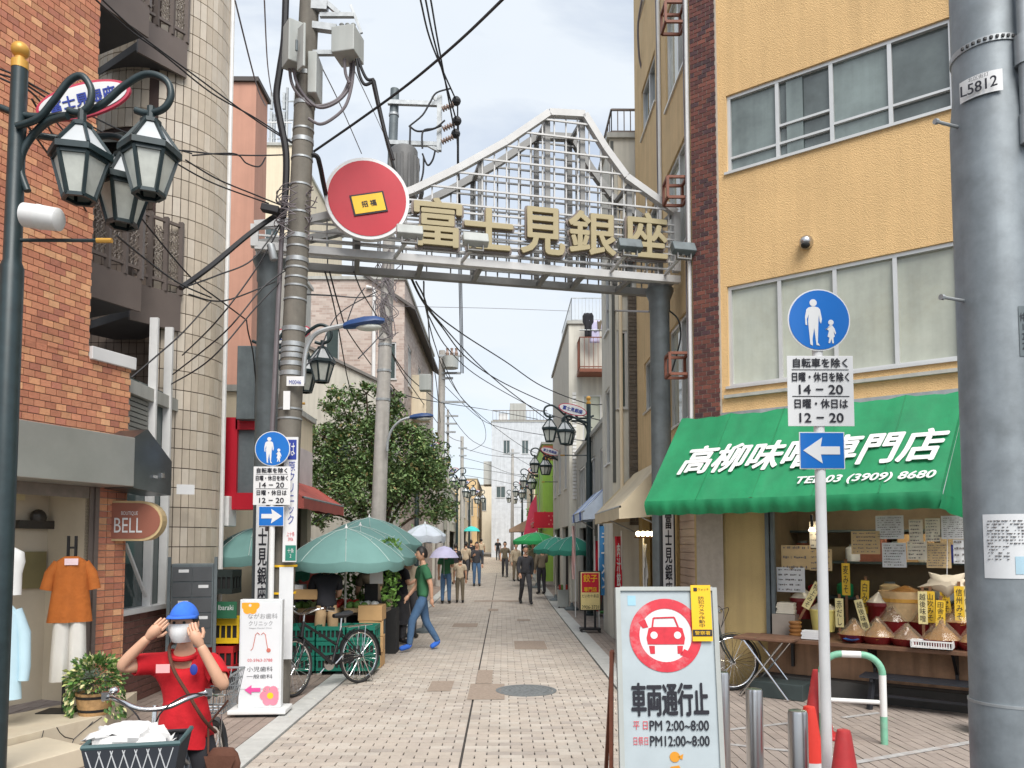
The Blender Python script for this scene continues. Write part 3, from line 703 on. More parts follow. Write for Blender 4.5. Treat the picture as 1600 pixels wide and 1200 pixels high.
o = thing('blue_plate', 'small blue plate on the counter edge', 'plate', onc(1330, 1001, -.4), RZ)
MB().lathe([(.05, 0), (.085, .02), (.08, .02), (.05, .006)], 20).build('dish', mat('blue_plastic', srgb(50, 90, 150), .35), o, local=True, smooth=True)
o = thing('white_basket', 'shallow white slotted plastic basket on the counter front', 'basket', onc(1457, 1012, -.42), RZ)
b = MB(); b.box(-.19, .19, -.08, .08, 0, .008)
for j in range(17):
    b.box(-.19 + j * .0232, -.181 + j * .0232, -.08, -.074, .008, .06); b.box(-.19 + j * .0232, -.181 + j * .0232, .074, .08, .008, .06)
b.box(-.19, .19, -.083, -.072, .06, .075); b.box(-.19, .19, .072, .083, .06, .075); b.box(-.193, -.182, -.08, .08, .008, .075); b.box(.182, .193, -.08, .08, .008, .075)
b.build('slatted_body', 'white', o, local=True)
for u, v, w, h, lb, mm in ((1432, 893, .2, .17, 'plain cardboard carton on the shop shelf behind the clippings', 'card'), (1507, 892, .24, .15, 'darker cardboard carton at the right end of the shop shelf', 'kraft'), (1365, 890, .16, .14, 'orange box on the shop shelf beside the white pole', 'rust')):
    x, z = fl(u, v, 1.0); o = tag(MB().box(-w, w, 0, .25, 0, h * 2).build('carton', mm), lb, 'carton'); o.location = F0 + FD * x - FN * 1.0 + Vector((0, 0, 1.53)); o.rotation_euler = (0, 0, RZ)
for u, z, w, h, lb, mm in ((1225, 1.08, .07, .2, 'dark bottle', 'black'), (1240, 1.08, .07, .22, 'brown bottle', 'wood'), (1275, 1.08, .1, .16, 'red tin', 'red'), (1320, 1.08, .1, .2, 'green tin', 'green'), (1335, 1.53, .1, .22, 'white tin', 'white'), (1390, 1.08, .12, .2, 'kraft bag', 'kraft'), (1402, 1.53, .1, .25, 'yellow tin', 'yellow'), (1450, 1.53, .11, .2, 'cream jar', 'paper'), (1475, 1.08, .12, .22, 'grey tin', 'boxgrey'), (1488, 1.53, .1, .24, 'blue tin', 'blue2'), (1230, 1.53, .13, .2, 'pale box', 'paper'), (1255, 1.53, .12, .26, 'brown jar', 'rust')):
    o = thing('shelf_goods', lb + ' standing on the dark shelf at the back of the shop', 'goods', F0 + FD * fl(u, 900, 1.05)[0] - FN * 1.05 + Vector((0, 0, z)), RZ, 'goods on the shop shelves')
    MB().lathe([(w * .9, 0), (w, .02), (w, h * .75), (w * .5, h * .9)], 14).build('body', mm, o, smooth=True, local=True); MB().lathe([(w * .5, h * .901), (w * .52, h)], 12).build('lid', 'galvdark', o, local=True)
# white hanging paper lantern
x, z = fl(1480, 912, .05); o = thing('hanging_balloon', 'white star-shaped balloon hanging over the miso tubs', 'decoration', F0 + FD * x - FN * .05 + Vector((0, 0, z)), RZ)
b = MB(); n = 20; vs = []; prof = [(-.1, .25), (-.06, .8), (0, 1), (.05, .8), (.08, .3)]
for yy, kk in prof:
    for j in range(n):
        a = 2 * math.pi * j / n; rr = (.13 + .075 * max(0, math.cos(5 * a + 1.57))) * kk
        vs.append((rr * 1.5 * math.cos(a), yy * .5, rr * .75 * math.sin(a)))
b.add(vs, [(i * n + j, i * n + (j + 1) % n, (i + 1) * n + (j + 1) % n, (i + 1) * n + j) for i in range(len(prof) - 1) for j in range(n)] + [tuple(range(n)), tuple(range(4 * n + n - 1, 4 * n - 1, -1))])
b.build('body', mat('cream_fabric', srgb(206, 192, 168), .7), o, smooth=True, local=True)
MB().tube([(0, 0, .07), (.02, 0, .6)], .004, 5).build('string', 'white', o, local=True)
# ------------------------------------------------------------------ plain street buildings
def block(name, label, side, X, y0, y1, h, m, depth=5., wins=(), ewins=(), cat='building', em=None, roof='greywall', shop=None, glass='glass', fm='frame', slope=0.):
    """street wall on x = X from y0 to y1 (windows by distance from the near corner), end wall towards the camera at y0"""
    global FM
    z0 = gz(y0) - .1
    o = thing(name, label, cat, (X, y0, z0)); sg = 1 if side == 'R' else -1
    L_ = y1 - y0
    FM = Matrix.Rotation(R(-90) if side == 'R' else R(90), 4, 'Z')
    def cv(a, b): return (-b, -a) if side == 'R' else (a, b)
    hs_ = [(*cv(w[0], w[1]), w[2], w[3]) for w in wins]
    sh = [(*cv(s[0], s[1]), 0, s[2]) for s in (shop or [])]
    wall(o, *cv(0, L_), 0, h, hs_ + sh, m, t=.12)
    for w, q in zip(wins, hs_): window(o, *q, w[4] if len(w) > 4 else 2, y=.05, glass=glass, fm=fm)
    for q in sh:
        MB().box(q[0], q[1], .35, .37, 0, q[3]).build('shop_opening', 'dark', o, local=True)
    FM = None
    ex = (0, depth) if side == 'R' else (-depth, 0)
    eh = [(sg * w[0], sg * w[1], w[2], w[3]) if sg > 0 else (-w[1], -w[0], w[2], w[3]) for w in ewins]
    wall(o, *ex, 0, h, eh, em or m, name='end_wall', t=.12)
    for w, q in zip(ewins, eh): window(o, *q, w[4] if len(w) > 4 else 2, y=.05, glass=w[5] if len(w) > 5 else glass, fm=fm)
    b = MB(); b.quad((ex[0], 0, h), (ex[1], 0, h), (ex[1], L_, h), (ex[0], L_, h)); b.quad((ex[0], L_, 0), (ex[0], L_, h), (ex[1], L_, h), (ex[1], L_, 0))
    xf = depth * sg; b.quad((xf, 0, 0), (xf, L_, 0), (xf, L_, h), (xf, 0, h)); b.build('rear_wall', m, o, local=True)
    b = MB(); e = .06; b.box(ex[0] - e, ex[1] + e, -e, L_ + e, h + .002, h + .1); b.build('roof_edge', roof, o, local=True)
    return o
def railing(parent, pts, h, n, m='brownmetal', r=.018):
    b = MB()
    for a, c in zip(pts, pts[1:]):
        a, c = Vector(a), Vector(c)
        for z in (h, .06): b.bar(a + Vector((0, 0, z)), c + Vector((0, 0, z)), r * 2)
        for i in range(n + 1): p = a.lerp(c, i / n); b.bar(p, p + Vector((0, 0, h)), r)
    return b.build('railing', m, parent, local=True)

r2 = block('white_corner_house', 'off-white rendered house with roof railing beyond the beige wall', 'R', 2.04, 14.35, 15.75, 9.65, 'whitewall', wins=((.3, .9, 3.4, 4.9, 1), (.3, .9, 6, 7.4, 1)), ewins=((.1, .3, 4.4, 5.9, 1), (.18, .44, 6.6, 8.0, 1)))
railing(r2, [(.04, .04, 9.75), (.04, 1.3, 9.75)], .5, 5); railing(r2, [(.04, .04, 9.75), (3, .04, 9.75)], .5, 24)
MB().box(.01, .07, -.012, -.001, 3, 9.6).build('corner_strip', mat('dark_tile_strip', (.08, .085, .08), .6), r2, local=True)
MB().tube([(.17, -.05, 2.6), (.17, -.05, 9.0)], .035, 8).build('downpipe', 'creamwall', r2, local=True)
MB().add([(.28, -.02, 7.2), (.46, -.02, 7.2), (.46, -.02, 8.1), (.38, -.02, 7.95), (.28, -.3, 7.2), (.46, -.3, 7.2)], [(0, 1, 2, 3), (4, 0, 3), (4, 5, 1, 0), (5, 2, 1), (4, 3, 2, 5)]).build('window_hood', 'rust', r2, local=True)
db = mat('dark_brick', srgb(92, 84, 74), .75, var=.15, scale=20, bump=.3, rand=.2)
MB().box(.31, .62, -.1, -.04, 2.2, 6.6).build('pilaster', 'mortar', r2, local=True)
pieces('brick', brickcells(.31, .62, 2.2, 6.6, .2, .072, .01, -.115, .015), db, r2, 200)
# little shop house with beige awning
r2b = block('low_grey_shop_house', 'low grey shop house with a beige canvas awning', 'R', 2.2, 15.8, 23.1, 4.5, 'greywall', wins=((.6, 1.6, 2.9, 4.0), (2.6, 3.8, 2.9, 4.0), (5, 6.4, 2.9, 4.0)), shop=((.4, 2.8, 2.3), (3.4, 6.6, 2.3)))
def slope_awning(name, label, X, y0, y1, zt, zb, out, m, side='R', val=.18, stripes=None):
    sg = -1 if side == 'R' else 1
    o = thing(name, label, 'awning', (X, y0, 0))
    L_ = y1 - y0; b = MB(); N_ = max(6, int(L_ / .25)); vs = []
    for i in range(N_ + 1):
        y = L_ * i / N_; w = .008 * math.sin(i * 1.9)
        vs += [(sg * .03, y, zt), (sg * out * .5, y, (zt + zb + val) / 2 - .02 + w), (sg * out, y, zb + val), (sg * (out - .01), y, zb + w)]
    fs = [(i * 4 + k, i * 4 + k + 1, i * 4 + 5 + k, i * 4 + 4 + k) for i in range(N_) for k in range(3)]
    b.add(vs, fs); b.build('canopy', m, o, local=True)
    for y in (0, L_):
        MB().add([(sg * .03, y, zt), (sg * out, y, zb + val), (sg * out, y, zb), (sg * .03, y, zb + .05)], [(0, 1, 2, 3)]).build('end_panel', m, o, local=True)
    b = MB(); b.tube([(sg * out * .98, 0, zb + val), (sg * out * .98, L_, zb + val)], .02, 6)
    for y in (.1, L_ - .1): b.tube([(sg * .02, y, zb - .15), (sg * out * .95, y, zb + val)], .014, 6)
    b.build('support_frame', 'galv', o, local=True)
    return o
bei = mat('awning_beige', srgb(206, 192, 164), .7, var=.08)
slope_awning('beige_awning', 'beige canvas awning with dark roof edge just beyond the gate post', 2.45, 11.3, 14.3, 3.05, 2.12, .75, bei)
o = slope_awning('striped_awning', 'blue and white awning end beyond the beige awning', 2.2, 15.9, 18.6, 2.95, 2.25, .55, mat('awning_white', srgb(200, 214, 232), .7))
for i in (1, 4):
    MB().add([(-.032, i * .5, 2.955), (-.032, i * .5 + .25, 2.955), (-.56, i * .5 + .25, 2.44), (-.56, i * .5, 2.44), (-.555, i * .5 + .25, 2.25), (-.555, i * .5, 2.25)], [(3, 2, 1, 0), (5, 4, 2, 3)]).build('blue_stripe', mat('awning_blue', srgb(30, 90, 185), .6), o, local=True)
# warm bulbs row under the beige awning
o = thing('bulb_row', 'row of four warm lit round bulbs under the beige awning', 'lamp', U(1008, 834, 12.2))
for i in range(4): MB().ell((-.11 + i * .075, 0, 0), .042, 12, 8).build('bulb', mat('warm_bulb', (1, .85, .5), emit=((1, .8, .42), 6.)), o, local=True, smooth=True)
MB().box(-.17, .2, -.02, .02, -.07, -.05).build('rail', 'wood', o, local=True)
r3 = block('laundry_building', 'white building with a rooftop railing and laundry on its balcony', 'R', 2.0, 23.3, 31, 8.6, 'whitewall', wins=((1, 2, 3.6, 5.2), (3.5, 4.6, 3.6, 5.2), (6, 7, 3.6, 5.2)), ewins=((.42, 1.0, 5.0, 6.4, 1, 'curtain'),), shop=((.5, 3, 2.4), (4, 7, 2.4)))
railing(r3, [(.1, .1, 8.7), (2.5, .1, 8.7)], .75, 22, 'galv', .012); railing(r3, [(.1, .1, 8.7), (.1, 4, 8.7)], .75, 16, 'galv', .012)
MB().box(.25, 1.9, -.75, -.001, 6.95, 7.05).build('balcony_floor', 'rust', r3, local=True); railing(r3, [(.27, -.7, 7.05), (1.9, -.7, 7.05)], .95, 12, 'rust', .014); railing(r3, [(.27, -.02, 7.05), (.27, -.7, 7.05)], .95, 5, 'rust', .014)
MB().tube([(.3, -.4, 8.3), (1.9, -.4, 8.3)], .02, 6).build('drying_pole', 'galv', r3, local=True)
q = MB()
for i in range(30): q.box(.1, .22, -.03, -.001, 3.2 + i * .11, 3.28 + i * .11)
q.build('wall_ladder', 'white', r3, local=True)
def cloth(name, label, c, w, h, m, sleeves=True):
    b = MB(); n = 8; vs = []
    for j in range(n + 1):
        z = h * (.5 - j / n); ww = w * (1.5 if (sleeves and .1 < j / n < .4) else 1)
        for i in range(9): x = (i / 8 - .5) * ww; vs.append((x, .025 * math.sin(i * 1.4 + j * .3), z))
    b.add(vs, [(j * 9 + i, (j + 1) * 9 + i, (j + 1) * 9 + i + 1, j * 9 + i + 1) for j in range(n) for i in range(8)])
    o = tag(b.build(name, m, smooth=True), label, 'laundry', 'laundry on the balcony'); o.location = c
    md = o.modifiers.new('thickness', 'SOLIDIFY'); md.thickness = .012
    return o
cloth('hanging_shirt', 'black garment drying on the balcony', U(919, 508, 22.9), .22, .75, mat('cloth_black', (.02, .02, .025), .9))
cloth('hanging_shirt', 'pale lilac shirt drying on the balcony', U(929, 518, 22.92), .3, .7, mat('cloth_lilac', srgb(190, 186, 214), .9))
cloth('hanging_towel', 'brown towel drying on the balcony', U(940, 509, 22.9), .25, .32, mat('cloth_brown', srgb(110, 100, 84), .9), False)
r4 = block('lime_green_house', 'lime green shop house with vertical ribs in the distance', 'R', 1.68, 33, 41, 6.0, 'limewall', wins=((2.5, 3.6, 3.2, 5), (5, 6, 3.2, 5)), ewins=((.55, 1.0, 3.1, 5.2, 1),), shop=((.5, 3.5, 2.4), (4.5, 7.5, 2.4)))
for i in range(5): MB().box(.06 + i * .1, .09 + i * .1, -.03, -.001, 3, 5.5).build('rib', 'limewall', r4, local=True)
MB().box(.02, .45, -.02, -.001, 5.3, 5.95).build('sign_panel', mat('brown_orange', srgb(170, 100, 70), .7), r4, local=True)
o = slope_awning('polka_dot_awning', 'red awning with pale polka dots in front of the lime house', 1.72, 31.2, 34.5, 3.1, 2.45, .5, 'red')
b = MB()
for i in range(5):
    for j in range(3): b.ell((-.52, .4 + i * .6 + .3 * (j % 2), 2.5 + .06 + j * .12), (.006, .07, .04), 8, 6)
for i in range(6):
    for j in range(3): b.ell((.12 + i * .16 + .08 * (j % 2), -.012, 2.55 + j * .17), (.035, .006, .035), 8, 6)
b.build('polka_dot', mat('dot_pink', srgb(226, 130, 120), .7), o, local=True)
MB().box(-.48, 1.0, -.006, .0, 2.4, 3.05).build('front_panel', 'red', o, local=True)
o = tag(MB().add([tuple(U(838, 772, 36)), tuple(U(841, 830, 36)), tuple(U(818, 836, 36)), tuple(U(828, 790, 36)), tuple(U(838, 772, 36.1)), tuple(U(841, 830, 36.1)), tuple(U(818, 836, 36.1)), tuple(U(828, 790, 36.1))], [(0, 1, 2, 3), (7, 6, 5, 4), (0, 4, 5, 1), (1, 5, 6, 2), (2, 6, 7, 3), (3, 7, 4, 0)]).build('shop_banner', mat('banner_pink', srgb(214, 70, 100), .7)), 'tall pink banner in front of the far vine-covered wall', 'banner')
r6 = block('white_tower_house', 'tall pale grey house with roof terrace closing the street', 'R', -1.05, 66, 76, 11.8, mat('pale_blue_grey', srgb(198, 202, 206), .85, streak=.15), ewins=((1.0, 1.6, 9, 10.2), (.4, 1.2, 5.2, 6.2), (2.6, 3.2, 9, 10.2), (2.4, 3.2, 5, 6.4)), wins=((2, 3.4, 9, 10.4), (2, 3.4, 5, 6.4)))
MB().box(1.6, 3.0, 1, 4, 11.9, 13.6).build('roof_room', 'greywall', r6, local=True)
railing(r6, [(.1, .1, 11.9), (4.8, .1, 11.9)], .9, 16, 'brownmetal', .03)
MB().box(.6, 1.4, .3, .7, 11.92, 12.6).build('air_conditioner', 'white', r6, local=True)
MB().box(-.7, -.002, .4, 3, 6.4, 8.4).build('bay', 'greywall', r6, local=True)
block('far_cream_house', 'cream house with two windows closing the far end on the left', 'L', -1.1, 84, 92, 7.4, 'creamwall', ewins=((.8, 1.3, 4.6, 6), (1.7, 2.2, 4.6, 6), (3, 3.6, 4.6, 6)), shop=((1, 5, 2.5),))
slope_awning('far_green_awning', 'green awning at the far end of the street', -1.1, 80.5, 83.9, 4.6, 3.4, 2.4, 'parasol2', 'L')
block('vine_wall_house', 'far beige house behind the hanging vines', 'R', 1.75, 44, 58, 6.4, 'creamwall', wins=((2, 3, 3, 4.5), (6, 7, 3, 4.5)), ewins=((.5, 1.1, 3.2, 4.6, 1),), shop=((1, 5, 2.4), (7, 12, 2.4)))
slope_awning('far_tan_awning', 'small tan awning far down on the right side', 1.75, 48, 51, 3.4, 2.5, 1.4, mat('awning_tan', srgb(176, 148, 126), .7))

# ------------------------------------------------------------------ left side: boutique in orange brick
WD = Vector((math.sin(R(21)), math.cos(R(21)), 0)); WN = Vector((WD.y, -WD.x, 0))      # WN faces the street
W0 = U(187, 900, 8.0); W0.z = 0
LRZ = frame_rz(WD)
def wl(u, v, off=0.):
    p = PL(u, v, W0 - WN * off, WN) - W0
    return p.dot(WD), p.z
ob = mat('orange_brick', srgb(186, 112, 74), .8, var=.10, scale=25, bump=.2, rand=.14, dirt=.12)
multi(ob, [(5, srgb(194, 132, 102)), (4, srgb(186, 122, 95)), (3, srgb(204, 147, 110)), (2, srgb(178, 116, 95)), (1, srgb(214, 162, 122))])
bt_ = thing('boutique_building', 'orange brick boutique building with stainless steel canopy at the left', 'building', W0, LRZ)
XT = wl(147, 300)[0]; ZB = wl(150, 690)[1]; ZS = wl(135, 560)[1]; XL = -4.2
wall(bt_, XL, XT, ZS, 11, [], 'mortar', name='brick_backing')
wall(bt_, XL, 0.06, 2.2, ZS, [], 'mortar', name='brick_backing', y=.002)
tw, th = .112, .0665
pieces('brick', brickcells(-3.6, XT, ZS + .001, 8.3, tw, th, .008, -.012, .02) + brickcells(-3.6, .06, 2.35, ZS, tw, th, .008, -.012, .02), ob, bt_, 300)
# brick returns on the far side
FM = Matrix.Translation((XT, 0, 0)) @ Matrix.Rotation(R(90), 4, 'Z'); wall(bt_, 0, 3, ZS, 11, [], 'mortar', name='return_wall'); FM = None
MB().box(XT + .001, .09, -.05, .45, ZS, ZS + .13).build('parapet_cap', mat('cap_white', (.62, .62, .62), .6, var=.06), bt_, local=True, bevel=.006)
FM = Matrix.Translation((.06, 0, 0)) @ Matrix.Rotation(R(90), 4, 'Z'); wall(bt_, 0, .5, 0, ZS, [], 'mortar', name='return_wall'); FM = None
# brick pier right of the display window
PXL = wl(146, 1000)[0]
wall(bt_, PXL, .06, 0, 2.35, [], 'mortarlight', name='pier_backing', y=.004)
pieces('brick', brickcells(PXL, .06, .22, 2.35, .108, .0665, .008, -.008, .02, stag=False), ob, bt_, 200)
# display window: back wall, frame, trim
dm = mat('display_back', srgb(196, 186, 168), .8, var=.06, scale=2, dirt=.08)
q = MB(); q.quad((XL, .55, .2), (PXL - .1, .55, .2), (PXL - .1, .55, 2.4), (XL, .55, 2.4)); q.quad((PXL - .1, .55, .2), (PXL - .1, .0, .2), (PXL - .1, .0, 2.4), (PXL - .1, .55, 2.4)); q.quad((XL, 0, 2.34), (XL, .55, 2.34), (PXL, .55, 2.34), (PXL, 0, 2.34))
q.build('display_back', dm, bt_, local=True)
q = MB(); q.box(PXL - .1, PXL - .05, -.01, .05, .2, 2.35); q.box(PXL - .049, PXL - .004, -.03, .04, .2, 2.35); q.build('window_post', 'brownmetal', bt_, local=True)
c = wl(60, 812, .5); q = MB(); q.prism([(c[0] - .22, c[1] - .09), (c[0] + .22, c[1] - .09), (c[0] + .24, c[1] - .05), (c[0] + .22, c[1] - .01), (c[0] - .22, c[1] - .01), (c[0] - .24, c[1] - .05)], .46, .54); q.ell((c[0], .5, c[1] + .02), (.085, .05, .085), 14, 8); q.build('wall_lamp', mat('bronze', (.07, .065, .06), .4, metal=.5), bt_, local=True)
c0, c1 = wl(34, 862, .53), wl(70, 918, .53); MB().box(c0[0], c1[0], .52, .545, c1[1], c0[1]).build('framed_panel', mat('olive_panel', srgb(128, 120, 84), .4), bt_, local=True)
c0, c1 = wl(5, 750, .53), wl(38, 782, .53); MB().box(c0[0], c1[0], .52, .545, c1[1], c0[1]).build('framed_panel', mat('cream_panel', srgb(206, 196, 160), .5), bt_, local=True)
# stainless canopy
cz1, cz0 = wl(100, 668, -.35)[1], wl(100, 752, -.35)[1]
sc = mat('brushed_steel', (.42, .42, .40), .38, metal=.55, var=.14, scale=1.2)
ca = thing('steel_canopy', 'brushed stainless steel canopy with pointed end over the boutique', 'canopy', W0, LRZ)
xe = wl(204, 700, -.36)[0]
b = MB(); b.box(XL, xe, -.42, -.013, cz0, cz1); b.build('fascia', sc, ca, local=True, bevel=.008)
b = MB().prism([(xe + .002, cz0 - .01), (xe + .49, cz0 - .06), (xe + .49, cz0 + .3), (xe + .16, cz1 + .11), (xe + .002, cz1 + .01)], -.41, -.03); b.build('pointed_end', mat('brushed_steel_dark', (.2, .21, .22), .3, metal=.9, var=.2, scale=2), ca, local=True)
q = MB(); q.cb((xe + .36, -.42, cz0 + .14), (.05, .016, .05)); q.cb((xe + .26, -.42, cz0 + .12), (.06, .016, .03)); q.build('hook', 'chrome', ca, local=True)
# boutique projecting sign
s0, s1 = wl(165, 785, -.02), wl(166, 843, -.02)
sg = thing('boutique_sign', 'brown rounded boutique sign with cream rim on the brick pier', 'sign', W0 + WD * .02 + WN * .0)
a = U(165, 814, 7.95); ux = Vector((.94, .12, 0)).normalized()
def sp(w, h, n=12): return [(0, -h / 2), (w - h / 2, -h / 2)] + [(w - h / 2 + h / 2 * math.sin(math.pi * i / n), -h / 2 * math.cos(math.pi * i / n)) for i in range(1, n)] + [(w - h / 2, h / 2), (0, h / 2)]
SM = Matrix.Translation(a) @ Matrix.Rotation(frame_rz(ux), 4, 'Z')
sw, sh_ = .58, .41
for nm, kx, y0, y1, m in (('rim', 0., -.08, .08, mat('sign_cream', srgb(196, 172, 128), .5)), ('face', .022, -.085, .085, mat('sign_brown', srgb(150, 92, 74), .5, var=.08))):
    b = MB(); b.M = SM; p = [(x + (kx if x < .01 else 0) - (kx if x > .2 else 0), z * (1 - 2 * kx / sh_)) for x, z in sp(sw, sh_)]; b.prism(p, y0, y1); b.build(nm, m, sg)
nn = Vector((ux.y, -ux.x, 0))
text('BELL', .2, 'signwhite', sg, a + ux * .25 + nn * .088 + Vector((0, 0, -.045)), ux, fit=(.27, .15), offset=-.004)
text('BOUTIQUE', .06, 'signwhite', sg, a + ux * .26 + nn * .088 + Vector((0, 0, .075)), ux, fit=(.16, .045), offset=-.001)
b = MB(); b.M = SM; b.box(-.1, -.002, -.05, .05, -.14, .14); b.build('mount', 'sign_cream' if 0 else mat('sign_cream', (0, 0, 0)), sg)
# marble platform and step
mb = mat('cracked_marble', srgb(206, 194, 172), .55, var=.08, scale=2.5, dirt=.25, dirtcol=srgb(150, 120, 84))
pf = thing('marble_platform', 'cream marble display platform with dark cracks under the boutique window', 'platform', W0, LRZ)
p1 = G(165, 1152); lp = (p1 - W0); px, py = lp.dot(WD), lp.dot(-WN)
fr = wl(165, 1152)
MB().hprism([(XL, py + .0), (px, py), (.25, -.02), (.05, .05), (XL, .56)], 0.0, .205).build('slab', mb, pf, local=True, bevel=.006)
q = MB(); rnd = random.Random(5)
for pts in ([(-.05, .19), (-.2, .13), (-.26, .1), (-.33, .06), (-.42, .1), (-.47, .15), (-.5, .2)], [(-.33, .06), (-.36, .0)], [(-.2, .13), (-.14, .17)], [(-.62, .2), (-.64, .12), (-.6, .05)]):
    q.tube([(px + x, py - .001, z) for x, z in pts], .004, 4)
q.build('crack', 'black', pf, local=True)
MB().hprism([(XL, py - .62), (px - .72, py - .62 + .0), (px - .62, py - .02), (XL, py - .02)], 0, .15).build('lower_step', mb, pf, local=True, bevel=.006)
# mannequin stand with orange top and white trousers, blouse, planter
org = mat('orange_knit', srgb(176, 98, 38), .88, var=.12, scale=9, bump=.5, bscale=14)
def garment(name, label, mtx, prof, m, thick=.07, parent=None, folds=.006, nf=9):
    """prof: list of (z, half width, centre x)"""
    b = MB(); b.M = mtx; n = 28; vs = []
    for k_, (z, w, cx) in enumerate(prof):
        for j in range(n):
            a_ = 2 * math.pi * j / n; f_ = 1 + folds * 6 * math.sin(nf * a_ + k_ * .2) * (k_ / len(prof))
            vs.append((cx + w * math.cos(a_), thick * math.sin(a_) * f_, z))
    b.add(vs, [(i * n + j, i * n + (j + 1) % n, (i + 1) * n + (j + 1) % n, (i + 1) * n + j)[::-1] for i in range(len(prof) - 1) for j in range(n)])
    return b.build(name, m, parent, smooth=True)
ms = U(104, 1112, 7.25); ms.z = .206
dsp = thing('garment_stand', 'black display stand with hanger in the boutique window', 'display stand', ms)
q = MB(); q.box(-.22, .1, -.12, .12, 0, .008); q.build('base', 'black', dsp, local=True)
q = MB(); q.box(-.045, -.025, -.01, .01, .008, 1.62); q.box(.025, .045, -.01, .01, .008, 1.62); q.box(-.045, .045, -.009, .009, 1.5, 1.52); q.box(-.045, .045, -.009, .009, .35, .37); q.build('upright', 'black', dsp, local=True)
Mx = Matrix.Translation(ms) @ Matrix.Rotation(R(28), 4, 'Z')
t1 = thing('orange_top', 'orange short sleeved top on the boutique stand', 'garment', ms + Vector((0, 0, .95)))
garment('body', '', Mx, [(1.43, .055, 0), (1.41, .09, 0), (1.37, .14, 0), (1.25, .148, 0), (1.1, .155, 0), (.95, .172, 0), (.82, .188, 0)], org, .09, t1, .03, 7)
for sgn in (-1, 1):
    b = MB(); b.M = Mx; b.tube([(sgn * .105, 0, 1.37), (sgn * .165, 0, 1.27), (sgn * .195, 0, 1.12)], [.045, .052, .056], 12, caps=False); b.build('sleeve', org, t1, smooth=True)
b = MB(); b.M = Mx; b.cb((0, -.1, 1.38), (.11, .004, .06)); b.build('price_tag', mat('tag_pink', srgb(230, 205, 210), .7), t1)
t2 = thing('white_trousers', 'white wide trousers hanging below the orange top', 'garment', ms + Vector((0, 0, .3)))
for sgn in (-1, 1): garment('trouser_leg', '', Mx, [(.9, .07, sgn * .06), (.7, .072, sgn * .066), (.5, .074, sgn * .072), (.28, .076, sgn * .076)], mat('white_cloth', (.7, .68, .64), .85, var=.05), .07, t2, .035, 5)
p = U(3, 1000, 6.55); t3 = thing('blue_shirt', 'pale blue long shirt at the left edge beside the lamp post', 'garment', (p.x, p.y, .5))
Mx = Matrix.Translation((p.x, p.y, 0)) @ Matrix.Rotation(R(20), 4, 'Z')
lb = mat('pale_blue_cloth', srgb(186, 214, 226), .85, var=.05)
garment('body', '', Mx, [(1.27, .05, -.04), (1.23, .1, -.03), (1.15, .13, 0), (.9, .14, 0), (.6, .15, 0), (.45, .16, 0)], lb, .07, t3)
b = MB(); b.M = Mx; b.tube([(.1, 0, 1.2), (.16, 0, 1.0), (.175, -.01, .72), (.17, -.02, .6)], [.04, .05, .045, .04], 10); b.build('sleeve', lb, t3, smooth=True)
b = MB(); b.M = Mx
for i in range(6): b.ell((.02, -.075, 1.15 - i * .1), .009, 8, 6)
b.build('button', mat('button_navy', srgb(60, 70, 100), .4), t3)
t4 = thing('white_blouse', 'white blouse above the pale blue shirt at the left edge', 'garment', (p.x, p.y, 1.3))
garment('body', '', Mx, [(1.72, .05, .02), (1.68, .12, .02), (1.6, .15, .0), (1.5, .13, .0), (1.32, .13, -.0)], 'white', .06, t4)
# planter
pp = U(148, 1112, 7.15); pp.z = .206
pt = thing('barrel_planter', 'half barrel planter with trailing variegated greenery on the marble platform', 'planter', pp)
MB().lathe([(.13, 0), (.165, .2), (.15, .2), (.145, .16)], 24).build('barrel', mat('old_wood', srgb(176, 140, 96), .8, var=.3, scale=18), pt, local=True)
for z, r_ in ((.03, .137), (.15, .1585)): MB().lathe([(r_, z), (r_ + .004, z + .025)], 24).build('hoop', 'black', pt, local=True)
MB().lathe([(.146, .15), (.01, .17)], 20).build('soil', mat('soil', (.04, .03, .02), .95), pt, local=True)
def leaves(n, fn, size, rnd, fold=.3):
    b = MB()
    for i in range(n):
        p_, d_ = fn(rnd)
        s = size * rnd.uniform(.6, 1.3); d_ = Vector(d_).normalized(); sd = d_.cross(Vector((rnd.uniform(-1, 1), rnd.uniform(-1, 1), rnd.uniform(.2, 1)))).normalized(); p_ = Vector(p_)
        up_ = sd.cross(d_)
        b.add([p_, p_ + d_ * s * .5 + sd * s * .3 + up_ * s * fold * .3, p_ + d_ * s, p_ + d_ * s * .5 - sd * s * .3 + up_ * s * fold * .3], [(0, 1, 2), (0, 2, 3)])
    return b
def bushfn(cx, cz, rx, rz_):
    def f(r):
        a_ = r.uniform(0, 6.28); e_ = math.asin(r.uniform(-.5, 1)); k_ = r.uniform(.55, 1)
        d = Vector((math.cos(a_) * math.cos(e_), math.sin(a_) * math.cos(e_), math.sin(e_)))
        return Vector((cx + d.x * rx * k_, d.y * rx * k_, cz + d.z * rz_ * k_)), d + Vector((0, 0, -.2))
    return f
leafmat = mat('ivy_leaf', srgb(92, 124, 58), .6, var=.2, scale=14, rand=.35)
multi(leafmat, [(5, srgb(86, 122, 56)), (4, srgb(66, 100, 50)), (2, srgb(170, 178, 110)), (1, srgb(206, 200, 150))])
leaves(900, bushfn(0, .33, .24, .2), .05, random.Random(3)).build('foliage', leafmat, pt, local=True)
sil = mat('silver_leaf', srgb(118, 132, 116), .7, var=.2, scale=20, rand=.25)
leaves(500, bushfn(-.03, .26, .16, .13), .03, random.Random(8)).build('foliage', sil, pt, local=True)
